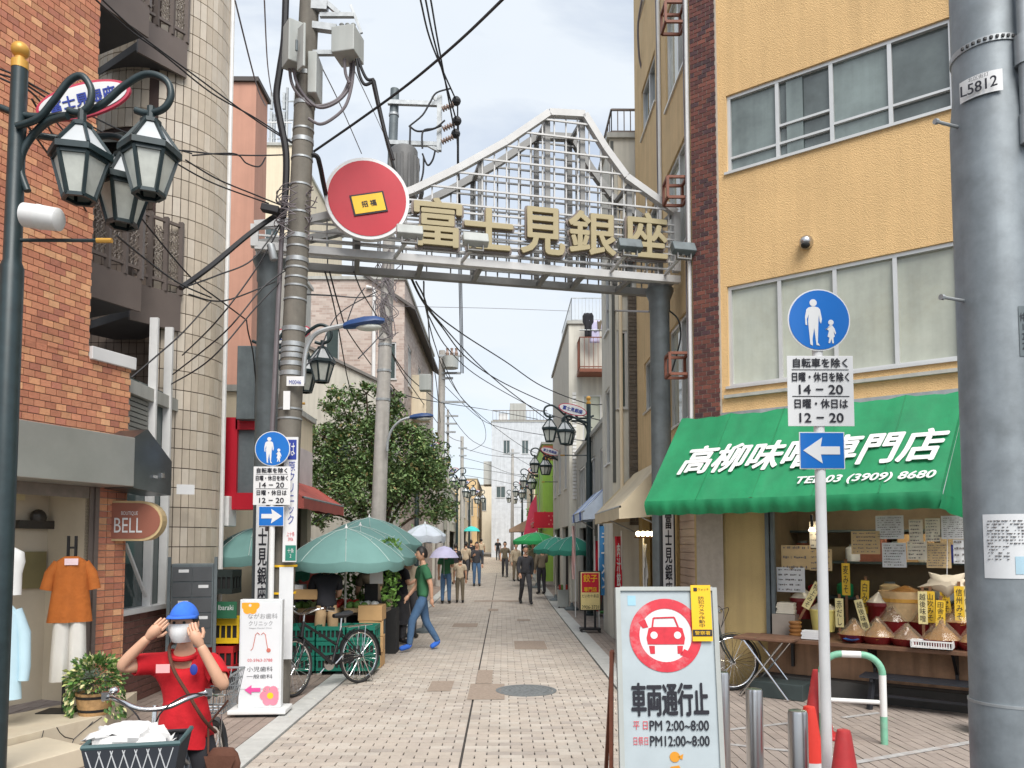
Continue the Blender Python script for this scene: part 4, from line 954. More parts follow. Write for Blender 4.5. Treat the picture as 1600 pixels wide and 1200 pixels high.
def trail(r):
    a_ = r.choice((-2.4, -.4, 2.6, .2)) + r.uniform(-.4, .4); z = r.uniform(-.02, .26)
    return Vector((math.cos(a_) * (.19 + .05 * r.random()), math.sin(a_) * .2, z)), Vector((math.cos(a_), math.sin(a_), -1.2))
leaves(260, trail, .05, random.Random(9)).build('trailing_ivy', leafmat, pt, local=True)
# ------------------------------------------------------------------ tiled round-corner building
TC, TR = Vector((-4.64, 10.2, 0)), .85
tb_ = thing('tiled_corner_building', 'cream vertical-tiled building with rounded corner and brown balconies', 'building', TC)
tl = mat('cream_tile', srgb(202, 186, 164), .45, var=.06, scale=8, rand=.05, streak=.08)
multi(tl, [(4, srgb(202, 190, 173)), (3, srgb(195, 183, 166)), (2, srgb(207, 197, 182))])
td = mat('taupe_tile', srgb(150, 134, 122), .5, var=.08, scale=8, rand=.12)
tj = mat('tile_joint', (.07, .045, .04), .9)
def arcwall(a0, a1, z0, z1, r, m, name='tile_backing', n=24):
    b = MB(); vs = []
    for i in range(n + 1):
        a = R(a0 + (a1 - a0) * i / n); vs += [(r * math.cos(a), r * math.sin(a), z0), (r * math.cos(a), r * math.sin(a), z1)]
    b.add(vs, [(2 * i, 2 * i + 2, 2 * i + 3, 2 * i + 1) for i in range(n)]); return b.build(name, m, tb_, smooth=True, local=True)
arcwall(-72, 60, 0, 12, TR - .012, tj); arcwall(-175, -72, 6.9, 12, TR - .012, tj)
cells = []; step = 6.47; thh = .245
for a0, a1, z0, z1 in ((-70, 14, .0, 12.), (-174, -71, 6.95, 12.)):
    k_ = int((a1 - a0) / step)
    for i in range(k_):
        a = R(a0 + (i + .5) * step)
        z = z0
        while z < z1:
            cells.append(((TR * math.cos(a), TR * math.sin(a), z + thh / 2), (.0865, .016, thh - .011), a + math.pi / 2)); z += thh
pieces('tile', cells, tl, tb_, 300)
q = MB(); q.quad((TR, .0, 0), (TR, .12, 0), (TR, .12, 12), (TR, 0, 12)); q.quad((TR, .12, 0), (TR - 3, .12, 0), (TR - 3, .12, 12), (TR, .12, 12)); q.build('side_wall', 'whitewall', tb_, local=True)
# recess with taupe tiles
FM = Matrix.Translation((0, -.15, 0))
wall(tb_, -3.2, .3, 2.6, 6.9, [], tj, name='recess_backing'); FM = None
pieces('tile', [(((c[0][0], c[0][1] - .15, c[0][2])), c[1], 0) for c in brickcells(-2.4, .3, 2.6, 6.9, .1, .15, .009, -.01, .016, stag=False)], td, tb_, 200)
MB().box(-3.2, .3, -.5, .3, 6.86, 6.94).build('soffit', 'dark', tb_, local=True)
# storefront between pier and column
purp = mat('purple_brick', srgb(112, 78, 70), .75, var=.1, scale=20, bump=.2, rand=.15)
FM = Matrix.Translation((-4.1 - TC.x, 8.3 - TC.y, 0)) @ Matrix.Rotation(R(90), 4, 'Z')
wall(tb_, -.2, 1.35, 0, .98, [], 'mortarlight', name='low_wall_backing')
MB().box(-.2, 1.35, -.06, .1, .98, 1.04).build('sill', 'white', tb_, local=True, bevel=.005)
MB().box(-.2, 1.35, .05, .06, 1.041, 3.6).build('shop_glass', 'glass', tb_, local=True)
for x in (.62, 1.02): MB().box(x - .02, x + .02, -.05, .045, 1.041, 4.4).build('post', 'white', tb_, local=True)
MB().box(-.2, 1.3, -.03, .045, 3.4, 3.55).build('transom', 'greywall', tb_, local=True)
MB().bar((.05, -.02, 1.75), (.55, -.02, 1.15), .03).build('stair_rail', 'white', tb_, local=True)
blind = mat('slatted_blind', srgb(128, 128, 122), .5, var=.05)
for i in range(14): MB().box(.0, .58, .02, .045, 2.6 + i * .057, 2.645 + i * .057).build('blind_slat', blind, tb_, local=True)
FM = None
pm = Matrix.Translation((-4.1 - TC.x, 8.3 - TC.y, 0)) @ Matrix.Rotation(R(90), 4, 'Z')
pieces('brick', [(tuple(pm @ Vector(c[0])), c[1], R(90)) for c in brickcells(-.2, 1.35, .0, .98, .21, .075, .009, -.012, .02)], purp, tb_, 200)
# brown balconies
def balcony(dz):
    for (a, b_, zb, zt) in ((U(136, 450, 8.15), U(220, 488, 8.75), 4.42, 4.80), (U(204, 462, 8.98), U(282, 490, 9.5), 4.40, 4.86)):
        a = Vector((a.x, a.y, 0)) - TC; b_ = Vector((b_.x, b_.y, 0)) - TC; d = (b_ - a).normalized(); n_ = Vector((d.y, -d.x, 0))
        z0, z1 = zb + dz, zt + dz
        q = MB(); q.add([a + Vector((0, 0, z0)), b_ + Vector((0, 0, z0)), b_ - n_ * .03 + Vector((0, 0, z0)), a - n_ * .03 + Vector((0, 0, z0)), a + Vector((0, 0, z1)), b_ + Vector((0, 0, z1)), b_ - n_ * .03 + Vector((0, 0, z1)), a - n_ * .03 + Vector((0, 0, z1))], [(0, 3, 2, 1), (4, 5, 6, 7), (0, 1, 5, 4), (1, 2, 6, 5), (2, 3, 7, 6), (3, 0, 4, 7)])
        q.build('balcony_fascia', 'brownmetal', tb_, local=True)
        q = MB(); p3, p4 = a - n_ * 1.2, b_ - n_ * 1.2; i_ = n_ * .032
        q.add([a - i_ + Vector((0, 0, z0 + .04)), b_ - i_ + Vector((0, 0, z0 + .04)), p4 + Vector((0, 0, z0 + .04)), p3 + Vector((0, 0, z0 + .04)), a - i_ + Vector((0, 0, z0 + .14)), b_ - i_ + Vector((0, 0, z0 + .14)), p4 + Vector((0, 0, z0 + .14)), p3 + Vector((0, 0, z0 + .14))], [(0, 3, 2, 1), (4, 5, 6, 7), (0, 1, 5, 4), (1, 2, 6, 5), (2, 3, 7, 6), (3, 0, 4, 7)])
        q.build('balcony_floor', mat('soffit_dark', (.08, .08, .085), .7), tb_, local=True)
        L_ = (b_ - a).length; q = MB(); s_ = MB(); ht = .88
        mid = -n_ * .015
        for z in (z1 + .12, z1 + ht): q.bar(a + mid + Vector((0, 0, z)), b_ + mid + Vector((0, 0, z)), .035)
        for f in (0.01, .36, .68, .99): p = a.lerp(b_, f) + mid; q.bar(p + Vector((0, 0, z1)), p + Vector((0, 0, z1 + ht + .05)), .055)
        q.build('balcony_rail', 'brownmetal', tb_, local=True)
        for f in (.12, .2, .28, .44, .52, .60, .76, .84, .92):
            p = a.lerp(b_, f) + mid
            for kz in range(4):
                zc = z1 + .2 + kz * .17
                s_.tube([p + d * (.04 * math.sin(t_ * .9 + kz)) + Vector((0, 0, zc - .08 + t_ * .032)) for t_ in range(6)], .007, 5)
                s_.tube([p - d * (.04 * math.sin(t_ * .9 + kz)) + Vector((0, 0, zc - .08 + t_ * .032)) for t_ in range(6)], .007, 5)
        s_.build('scrollwork', mat('scroll_iron', srgb(120, 110, 102), .5), tb_, local=True)
balcony(0); balcony(3.28)
MB().tube([(-.62, -.66, 2.), (-.62, -.66, 12)], .03, 8).build('downpipe', 'whitewall', tb_, local=True)
MB().tube([(TR + .035, .06, 0), (TR + .035, .06, 12)], .03, 8).build('downpipe', 'white', tb_, local=True)
q = MB(); q.box(-.2, .2, -.012, .0, -.1, .1)
p = TC + Vector((TR + .0, 0, 0)); s_ = U(291, 765, 9.33); st = tag(MB().box(-.1, .1, -.006, 0, -.06, .06).build('wall_sticker', 'paperwhite'), 'small white sticker on the cream tiled column', 'sticker'); st.location = (s_.x, s_.y - .02, s_.z); st.rotation_euler = (0, 0, R(24))
# mailbox rack
p = U(301, 900, 9.0); mbx = thing('mailbox_rack', 'black and steel apartment mailbox rack in front of the tiled column', 'mailbox', (p.x, p.y, 0), R(14))
MB().box(-.23, .23, 0, .25, .55, 1.52).build('case', 'galvdark', mbx, local=True, bevel=.006)
for i in range(5):
    for j in range(2):
        f = MB().box(-.215 + j * .216, -.005 + j * .216, -.012, -.001, .6 + i * .18, .765 + i * .18).build('mail_door', mat('mail_steel', (.12, .125, .13), .35, metal=.6), mbx, local=True)
        if (i + j) % 2 == 0: MB().box(-.15 + j * .216, -.04 + j * .216, -.016, -.0125, .70 + i * .18, .735 + i * .18).build('name_card', 'paperwhite', f, local=True)
MB().box(.235, .27, -.02, .02, 0, 1.6).build('post', 'galvdark', mbx, local=True); MB().box(-.27, -.235, -.02, .02, 0, 1.6).build('post', 'galvdark', mbx, local=True)

# ------------------------------------------------------------------ buildings behind on the left
def brickmat(name, c1, c2, mo, w, h):
    m = mat(name, c1, .85, var=.08, scale=2); t_ = m.node_tree; hs_ = next(x for x in t_.nodes if x.type == 'HUE_SAT')
    bt2 = t_.nodes.new('ShaderNodeTexBrick'); bt2.inputs['Scale'].default_value = 1; bt2.inputs['Brick Width'].default_value = w; bt2.inputs['Row Height'].default_value = h; bt2.inputs['Mortar Size'].default_value = .006
    bt2.inputs['Color1'].default_value = (*c1, 1); bt2.inputs['Color2'].default_value = (*c2, 1); bt2.inputs['Mortar'].default_value = (*mo, 1)
    g_ = t_.nodes.new('ShaderNodeNewGeometry'); sp_ = t_.nodes.new('ShaderNodeSeparateXYZ'); ad = t_.nodes.new('ShaderNodeMath'); cm = t_.nodes.new('ShaderNodeCombineXYZ')
    t_.links.new(g_.outputs['Position'], sp_.inputs[0]); t_.links.new(sp_.outputs[0], ad.inputs[0]); t_.links.new(sp_.outputs[1], ad.inputs[1]); t_.links.new(ad.outputs[0], cm.inputs[0]); t_.links.new(sp_.outputs[2], cm.inputs[1])
    t_.links.new(cm.outputs[0], bt2.inputs['Vector']); t_.links.new(bt2.outputs[0], hs_.inputs['Color']); return m
wb = brickmat('pale_brick', srgb(168, 148, 138), srgb(196, 182, 172), srgb(188, 178, 170), .22, .075)
pk = block('pink_apartment_house', 'narrow pink rendered apartment wall left of the utility pole', 'L', -5.45, 16.4, 17.2, 12.0, 'pinkwall', depth=3, roof=mat('dark_coping', (.07, .06, .055), .7))
an = block('antenna_building', 'pale beige high building with rooftop antennas', 'L', -7.3, 26, 34, 15.6, 'creamwall', depth=5, ewins=((.5, 1.4, 11.5, 12.8), (2.2, 3.2, 11.5, 12.8), (.5, 1.4, 8, 9.4)))
railing(an, [(-2.2, .1, 15.7), (-.1, .1, 15.7)], .8, 12, 'white', .02)
q = MB()
for x, h in ((-.55, 2.6), (-.15, 3.0), (-1.0, 1.6)):
    q.tube([(x, 1, 15.6), (x, 1, 15.7 + h)], .05, 6)
    for i in range(3): q.box(x - .16, x - .06, .95, 1.05, 16.1 + i * .7, 16.7 + i * .7); q.bar((x - .2, 1, 16.4 + i * .7), (x + .2, 1, 16.4 + i * .7), .04)
q.build('antenna', 'galv', an, local=True)
gy = block('grey_window_block', 'grey building with tall windows just behind the left gate end', 'L', -5.6, 19.5, 22, 9.2, 'greywall', depth=4, ewins=((.3, .7, 6.3, 8.2, 1), (1.2, 1.6, 6.3, 8.2, 1)))
pb = block('pale_brick_apartments', 'pale brown brick apartment block with white downpipe', 'L', -3.15, 24, 34, 10.2, wb, depth=6, ewins=((2.05, 2.5, 7.2, 8.7, 1), (.25, .7, 7.0, 8.2, 1), (1.2, 1.5, 5.4, 6.6, 1)), wins=((1, 2, 7, 8.4), (4, 5, 7, 8.4)))
MB().tube([(-.95, -.06, 4), (-.95, -.06, 9.9), (-1.2, -.06, 9.95)], .06, 8).build('downpipe', 'white', pb, local=True)
MB().add([(-1.3, -.12, 10.32), (.35, -.12, 9.2), (.35, 9.5, 9.2), (-1.3, 9.5, 10.32), (-1.3, -.12, 10.42), (.35, -.12, 9.3), (.35, 9.5, 9.3), (-1.3, 9.5, 10.42)], [(0, 3, 2, 1), (4, 5, 6, 7), (0, 1, 5, 4), (1, 2, 6, 5), (2, 3, 7, 6), (3, 0, 4, 7)]).build('sloping_eave', mat('eave_dark', (.10, .09, .085), .7), pb, local=True)
for h_ in (3.2,): MB().box(.001, .5, 2, 3.6, 6.2, 7.6).build('bay', 'creamwall', pb, local=True)
# gabled white house
gh = thing('white_gabled_house', 'white house with one-sided sloping roof behind the tree', 'building', (-3.15, 20.2, 0))
MB().prism([(-2.6, 0), (0, 0), (0, 5.95), (-2.6, 7.2)], 0, 3).build('wall', 'whitewall', gh, local=True)
MB().add([(-2.6, -.08, 7.21), (.12, -.08, 5.9), (.12, 3.1, 5.9), (-2.6, 3.1, 7.21), (-2.6, -.08, 7.29), (.12, -.08, 5.98), (.12, 3.1, 5.98), (-2.6, 3.1, 7.29)], [(0, 3, 2, 1), (4, 5, 6, 7), (0, 1, 5, 4), (1, 2, 6, 5), (2, 3, 7, 6), (3, 0, 4, 7)]).build('roof', mat('roof_grey', (.2, .19, .18), .7), gh, local=True)
q = MB().box(-.36, -.1, -.04, -.002, 4.3, 5.2).build('window', 'frame', gh, local=True); MB().box(-.33, -.13, -.05, -.041, 4.34, 5.16).build('pane', 'frosted', q, local=True)
q = MB().box(-1.6, -.9, -.04, -.002, 3.4, 4.6).build('window', 'frame', gh, local=True); MB().box(-1.55, -.95, -.05, -.041, 3.45, 4.55).build('pane', 'glass', q, local=True)
# greengrocer's shop
gs = block('greengrocer_shop', 'dark open greengrocer shop front behind the green parasols', 'L', -3.75, 11.8, 15.0, 4.2, 'creamwall', shop=((.3, 2.9, 2.6),), ewins=(), wins=((.8, 1.8, 3.7, 4.1),))
MB().box(.003, .06, .4, 3.0, 2.95, 3.6).build('sign_board', mat('pink_sign', srgb(214, 204, 204), .5), gs, local=True)
MB().box(.062, .07, .4, .75, 2.98, 3.57).build('sign_panel', 'red', gs, local=True)
slope_awning('red_awning', 'faded red awning above the greengrocer behind the utility pole', -3.72, 12.0, 15.0, 2.85, 2.3, .6, mat('awning_faded_red', srgb(178, 92, 82), .8, var=.12), 'L')
redp = mat('red_panel', srgb(182, 16, 40), .45, var=.08)
# red frame sign and grey box signs
rf = thing('red_frame_sign', 'bright red square-framed sign with dark grey panels beside the tiled building', 'sign', U(372, 720, 10.45))
def pxbox(u0, v0, u1, v1, y, d, nm, m, parent=None, **kw):
    a, b_ = U(u0, v0, y), U(u1, v1, y); return MB().box(min(a.x, b_.x), max(a.x, b_.x), y, y + d, min(a.z, b_.z), max(a.z, b_.z)).build(nm, m, parent, **kw)
for q4 in ((344, 652, 368, 796), (368.3, 770, 398, 796), (368.3, 652, 398, 671)): pxbox(*q4, 10.45, .25, 'frame_side', redp, rf)
pxbox(368.2, 671, 397, 770, 10.51, .12, 'panel', 'galvdark', rf)
tag(pxbox(371, 540, 397, 655, 10.3, .22, 'grey_box_sign', 'galvdark', bevel=.008), 'tall plain dark grey box sign above the red frame', 'sign')
tag(pxbox(331, 775, 357, 822, 10.35, .3, 'white_wall_box', 'white', bevel=.01), 'plain white box unit on the wall below the red frame', 'wall box')
# low houses further down on the left
block('low_white_house', 'low white house with wide windows beyond the tree on the left', 'L', -2.95, 35, 48, 4.6, 'whitewall', wins=((1, 3, 2.9, 4), (5, 7, 2.9, 4), (9, 11, 2.9, 4)), ewins=((.3, 1.0, 2.8, 3.9),), shop=((1, 5, 2.4), (7, 12, 2.4)))
block('distant_cream_house', 'cream two-storey house far down the left side', 'L', -2.6, 49, 62, 5.4, 'creamwall', wins=((1, 3, 3.2, 4.5), (6, 8, 3.2, 4.5)), ewins=((.3, .8, 3.2, 4.4, 1),), shop=((1, 6, 2.4),))
block('distant_tan_house', 'tan house farthest along the left side', 'L', -2.2, 63, 78, 6.6, 'beigewall', wins=((1, 3, 3.6, 5), (6, 8, 3.6, 5)), ewins=((.3, .9, 3.6, 5, 1),), shop=((1, 6, 2.4),))
# ------------------------------------------------------------------ shopping street gate
GA, GB = Vector((-2.98, 9.6, 0)), Vector((2.21, 10.7, 0))
GD = (GB - GA).normalized(); GN = Vector((GD.y, -GD.x, 0))
GRZ = frame_rz(GD)
gt = thing('street_gate', 'white steel lattice gate arch with mountain outline spanning the shopping street', 'gate', GA, GRZ)
def gp(u, v, off=-.3):
    p = PL(u, v, GA - GN * off, GN) - GA; return (p.dot(GD), p.z)
OUT = [gp(*q) for q in ((398, 386), (398, 352), (480, 345), (520, 336), (585, 319), (645, 298), (720, 262), (790, 223), (858, 177), (913, 180), (945, 232), (978, 277), (1056, 333), (1057, 425))]
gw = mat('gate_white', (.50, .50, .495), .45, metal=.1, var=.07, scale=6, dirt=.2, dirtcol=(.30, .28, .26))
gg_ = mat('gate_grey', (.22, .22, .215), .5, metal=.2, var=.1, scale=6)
def span(z):
    xs = []
    for a, b in zip(OUT, OUT[1:] + OUT[:1]):
        if (a[1] - z) * (b[1] - z) < 0: xs.append(a[0] + (b[0] - a[0]) * (z - a[1]) / (b[1] - a[1]))
    return (min(xs), max(xs)) if len(xs) >= 2 else None
def topz(x):
    zs = [a[1] + (b[1] - a[1]) * (x - a[0]) / (b[0] - a[0]) for a, b in zip(OUT[1:], OUT[2:-1]) if a[0] <= x <= b[0]]
    return max(zs) if zs else None
zb = (OUT[0][1] + OUT[-1][1]) / 2
for yy, nm in ((-.3, 'front'), (.3, 'back')):
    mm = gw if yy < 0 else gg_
    b = MB()
    for i in range(1, len(OUT) - 1):
        a, c = OUT[i], OUT[i + 1]; b.bar((a[0], yy, a[1]), (c[0], yy, c[1]), .09, .10, up=(0, 1, 0))
    b.bar((OUT[0][0], yy, OUT[0][1]), (OUT[1][0], yy, OUT[1][1]), .09, .1, up=(0, 1, 0))
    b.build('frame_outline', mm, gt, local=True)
    MB().box(OUT[0][0], OUT[-1][0] + .045, yy - .045, yy + .045, zb - .10, zb + .0).build('bottom_beam', mm, gt, local=True, bevel=.005)
    z = zb + .085; k_ = 0
    while z < 7.6:
        s_ = span(z)
        if s_: MB().bar((s_[0] + .03, yy - .02, z), (s_[1] - .03, yy - .02, z), .022).build('rod', mm, gt, local=True)
        z += .105 if z < zb + .62 else .215
    x = OUT[0][0] + .2; k_ = 0
    while x < OUT[-1][0] - .05:
        tz = topz(x)
        if tz: MB().bar((x, yy + .015, zb), (x, yy + .015, tz), .018).build('rod', mm, gt, local=True)
        x += .165 if x > 2.4 else .33
    for u in (560, 752, 857, 912, 985):
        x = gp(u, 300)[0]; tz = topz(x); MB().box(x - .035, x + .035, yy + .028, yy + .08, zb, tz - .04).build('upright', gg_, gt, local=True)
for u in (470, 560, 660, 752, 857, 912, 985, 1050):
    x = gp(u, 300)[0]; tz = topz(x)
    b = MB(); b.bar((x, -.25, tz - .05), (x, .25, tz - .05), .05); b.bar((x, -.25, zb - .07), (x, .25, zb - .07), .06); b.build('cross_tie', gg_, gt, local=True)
for x in (0., (GB - GA).length):
    MB().lathe([(.16, 0), (.16, .3), (.138, .31), (.138, 5.05), (.15, 5.07), (.15, 5.2), (.20, 5.32), (.20, 5.36), (.17, 5.37), (.17, zb - .12)], 24, (x, 0, 0)).build('gate_post', mat('gate_post_steel', (.17, .195, .205), .5, metal=.2, var=.2, scale=5, streak=.2), gt, smooth=True, local=True)
    MB().tube([(x, 0, 5.37), (x, 0, zb - .02)], .16, 20).build('post_head', gg_, gt, local=True)
    pn = MB().box(x - .105, x + .105, -.2, -.145, .9, 2.3).build('name_panel', mat('panel_black', (.03, .035, .04), .4), gt, local=True)
    MB().box(x - .078, x + .078, -.206, -.201, .93, 2.27).build('name_plate', 'signwhite', pn, local=True)
    text('富\n士\n見\n銀\n座', .16, 'ink', pn, (x, -.209, 1.6), local=True, fit=(.1, 1.15), offset=.003)
for ch, u0, v0, u1, v1 in (('富', 648, 308, 720, 388), ('士', 727, 324, 800, 392), ('見', 814, 323, 881, 400), ('銀', 889, 329, 961, 401), ('座', 975, 331, 1041, 406)):
    a, c = gp(u0, v0, -.42), gp(u1, v1, -.42)
    o = text(ch, .7, 'gold', gt, ((a[0] + c[0]) / 2, -.42, (a[1] + c[1]) / 2), local=True, ext=.025, offset=.012, fit=(c[0] - a[0], a[1] - c[1]), name='gold_character')
    o2 = text(ch, .7, 'brownmetal', o, ((a[0] + c[0]) / 2, -.385, (a[1] + c[1]) / 2 - .006), local=True, ext=.012, offset=.026, fit=(c[0] - a[0] + .03, a[1] - c[1] + .03), name='character_backing')
# floodlights on arms
for u, v, ub, vb, m, lb in ((640, 362, 617, 402, 'boxgrey', 'grey floodlight on the gate in front of the first gold character'), (743, 374, 722, 408, 'boxgrey', 'grey floodlight on the gate below the second gold character'), (984, 383, 955, 424, 'galvdark', 'dark floodlight on the gate before the last gold character'), (1068, 388, 1040, 428, 'galvdark', 'dark floodlight at the right end of the gate')):
    p = GA + GD * gp(u, v, -.85)[0] - GN * -.85 + Vector((0, 0, gp(u, v, -.85)[1])); q = GA + GD * gp(ub, vb, -.36)[0] - GN * -.36 + Vector((0, 0, gp(ub, vb, -.36)[1]))
    o = thing('floodlight', lb, 'floodlight', q, 0, 'floodlights on the gate')
    MB().bar(q, p + Vector((0, 0, -.07)), .035).build('arm', gw, o)
    b = MB(); b.M = Matrix.Translation(p) @ Matrix.Rotation(GRZ, 4, 'Z') @ Matrix.Rotation(R(-28), 4, 'X'); b.box(-.16, .16, -.05, .06, -.075, .075); b.build('housing', m, o, bevel=.015)
    b = MB(); b.M = Matrix.Translation(p) @ Matrix.Rotation(GRZ, 4, 'Z') @ Matrix.Rotation(R(-28), 4, 'X'); b.box(-.145, .145, .061, .066, -.06, .06); b.build('lens', 'glass', o)
    b = MB(); b.M = Matrix.Translation(p) @ Matrix.Rotation(GRZ, 4, 'Z'); b.box(-.1, -.085, -.03, .03, -.14, -.0); b.box(.085, .1, -.03, .03, -.14, 0); b.box(-.1, .1, -.03, .03, -.15, -.135); b.build('yoke', gg_, o)
# round emblem
dc = U(574, 310, 9.25); ds = thing('round_emblem_sign', 'round red emblem sign with white rim hung on the left of the gate', 'sign', dc, GRZ)
def disc(r, y0, y1, sx=1., sz=1., c=(0, 0), n=48): return MB().prism([(c[0] + r * sx * math.cos(2 * math.pi * i / n), c[1] + r * sz * math.sin(2 * math.pi * i / n)) for i in range(n)], y0, y1)
disc(.515, 0, .1).build('rim', 'signwhite', ds, local=True); disc(.475, -.006, -.001).build('red_face', redp, ds, local=True)
b = MB(); b.M = Matrix.Rotation(R(-14), 4, 'Y'); b.box(-.21, .21, -.018, -.0105, -.2, .06); b.build('plaque_edge', 'ink', ds, local=True)
b = MB(); b.M = Matrix.Rotation(R(-14), 4, 'Y'); b.box(-.19, .19, -.022, -.0185, -.18, .04); b.build('plaque', 'yellow', ds, local=True)
text('招 福', .1, 'ink', ds, (.02, -.024, -.07), (math.cos(R(14)), 0, math.sin(R(14))), (-math.sin(R(14)), 0, math.cos(R(14))), local=True, fit=(.18, .075), offset=.002)
b = MB(); b.box(-.03, .03, .101, .5, -.3, -.24); b.box(-.03, .03, .101, .5, .1, .16); b.build('mount', gg_, ds, local=True)

# ------------------------------------------------------------------ utility poles
def ring(b, c, r, h, n=20): b.lathe([(r, -h / 2), (r, h / 2)], n, c)
P1b = Vector(((438 - 787) / 1200 * 8.6, 8.6, 0)); P1t = U(487, -70, 8.6)
up1 = thing('utility_pole', 'near concrete utility pole crowded with cables, boxes and straps', 'utility pole', P1b)
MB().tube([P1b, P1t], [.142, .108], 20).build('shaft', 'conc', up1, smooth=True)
def on1(v, dx=0., dy=0.):
    t_ = 0.; 
    for _ in range(25):
        p = P1b.lerp(P1t, t_); pv_ = proj(p)[1]; t_ += (pv_ - v) / 1200 
        t_ = min(max(t_, 0), 1.2)
    return P1b.lerp(P1t, t_) + Vector((dx, dy, 0))
for v in (120, 165, 205, 222, 250, 292, 335, 372, 388, 408, 421, 436, 449, 470, 516, 540, 549, 558, 570, 585, 640, 655):
    b = MB(); p = on1(v); r_ = .142 - .034 * (p.z / P1t.z); ring(b, p, r_ + .007, .02 if v % 3 else .05); b.build('strap', 'galv', up1, smooth=True)
def pbox(nm, u0, v0, u1, v1, y, d, m, par, rz=0., bev=.01):
    a, c = U(u0, v0, y), U(u1, v1, y); ctr = (a + c) / 2
    b = MB(); b.M = Matrix.Translation(ctr) @ Matrix.Rotation(rz, 4, 'Z'); w, h = abs(c.x - a.x) / 2, abs(a.z - c.z) / 2
    b.box(-w, w, -d / 2, d / 2, -h, h); return b.build(nm, m, par, bevel=bev)
cabt = thing('pole_cabinet', 'grey hinged equipment cabinet on the left of the near utility pole', 'cabinet', U(463, 75, 8.35))
pbox('case', 446, 40, 472, 105, 8.42, .22, 'boxgrey', cabt, R(35)); d_ = pbox('door', 461, 40, 481, 108, 8.24, .03, 'boxgrey', cabt, R(-48)); pbox('latch', 462, 62, 465, 80, 8.2, .03, 'galvdark', d_, R(-48))
cab2 = tag(pbox('pole_cabinet', 486, 92, 499, 156, 8.6, .3, 'boxgrey', None), 'slim pale cabinet on the right side of the near utility pole', 'cabinet')
tfm = thing('switch_box', 'boxy grey switch box with insulators hung right of the near utility pole', 'electrical box', U(545, 70, 8.6))
pbox('case', 525, 52, 562, 92, 8.5, .3, 'boxgrey', tfm, R(-12))
b = MB()
for i in range(3): c_ = U(534 + i * 9, 44, 8.42 + .04 * i); b.lathe([(.02, -.06), (.035, -.04), (.02, -.02), (.035, 0), (.02, .02), (.03, .04), (.012, .06)], 10, c_)
b.build('insulator', mat('insulator_grey', (.32, .33, .32), .3), tfm, smooth=True)
for a_, c_, w_ in (((480, 40), (526, 46), .08), ((484, 83), (526, 83), .05), ((480, 10), (512, 12), .1), ((505, 0), (530, 22), .05), ((500, 24), (553, 24), .048), ((548, 8), (565, 52), .03)): MB().bar(U(*a_, 8.55), U(*c_, 8.55), w_).build('crossarm', 'galv', up1)
for pts in (((447, -20), (444, 60), (437, 110), (432, 150), (438, 190), (447, 240), (446, 300), (442, 340)), ((452, 100), (456, 130), (470, 152), (490, 165), (515, 162), (535, 148), (547, 120), (548, 92)), ((458, 105), (464, 130), (480, 155), (500, 168), (525, 160), (544, 140), (552, 115), (553, 92)), ((482, 185), (500, 194), (520, 185), (540, 165), (550, 130), (553, 92)), ((538, 92), (540, 115), (546, 130)), ((557, 92), (562, 118), (570, 132), (582, 128)), ((560, 92), (566, 110), (574, 124), (584, 124)), ((582, 124), (588, 145), (600, 200), (615, 250))):
    MB().tube(spline([U(u, v, 8.45 + .02 * i) for i, (u, v) in enumerate(pts)], 5), .018 if pts[0][1] > 0 else .04, 8).build('cable_loop', 'cable' if pts[0][0] in (447, 557, 560, 582) else 'cablegrey', up1, smooth=True)
rnd = random.Random(4)
for i in range(14):
    c_ = on1(rnd.uniform(300, 375)); pts = [c_ + Vector((.2 * math.cos(a) * rnd.uniform(.7, 1.2), -.16 + .1 * math.sin(a), .09 * math.sin(a * 1.3 + i))) for a in [q_ * .7 for q_ in range(8)]]
    MB().tube(spline(pts, 4), .006, 5).build('wire_coil', 'cablegrey', up1)
b = MB(); b.M = Matrix.Translation(U(423, 327, 8.4)) @ Matrix.Rotation(R(12), 4, 'Y'); b.box(-.1, .1, -.05, .05, -.04, .04); b.build('closure_box', 'cable', up1, bevel=.01)
b = MB(); b.M = Matrix.Translation(U(426, 396, 8.45)) @ Matrix.Rotation(R(-14), 4, 'Y'); b.lathe([(.04, -.08), (.045, -.07), (.045, .1), (.03, .11)], 14); b.build('sensor_horn', 'galv', up1, smooth=True)
b = MB(); b.tube([on1(330, -.19), on1(830, -.19)], .028, 8); b.build('riser_pipe', 'cablegrey', up1); MB().tube([on1(700, -.1, -.16), on1(1100, -.1, -.16)], .032, 8).build('riser_pipe', 'galvdark', up1)
def plate(u0, v0, u1, v1, y, m, nm, par, d=.008): return pbox(nm, u0, v0, u1, v1, y, d, m, par, 0, 0)
p_ = plate(448, 588, 475, 603, 8.42, 'signwhite', 'number_plate', up1); text('M0046', .1, 'blue2', p_, U(461, 597, 8.41), fit=(.13, .045))
plate(443, 611, 453, 640, 8.42, 'signwhite', 'number_plate', up1)
ad = thing('pole_advert', 'white vertical clinic advert strip on the near utility pole', 'advert', U(455, 780, 8.4))
plate(445, 683, 463, 878, 8.40, 'signwhite', 'board', ad, .02)
text('原\nク\nリ\nニ\nッ\nク', .1, 'blue2', ad, U(455, 770, 8.385), fit=(.075, .68)); p_ = plate(450, 687, 463, 718, 8.388, 'blue2', 'logo_field', ad, .004); text('は', .1, 'signwhite', p_, U(456.5, 702, 8.383), fit=(.06, .14))
text('上十条\n3906', .04, 'redprint', ad, U(454, 838, 8.385), fit=(.085, .1)); p_ = plate(446, 852, 462, 876, 8.388, 'parasol2', 'address_field', ad, .004); text('十条\n2', .05, 'signwhite', p_, U(454, 864, 8.383), fit=(.07, .1))
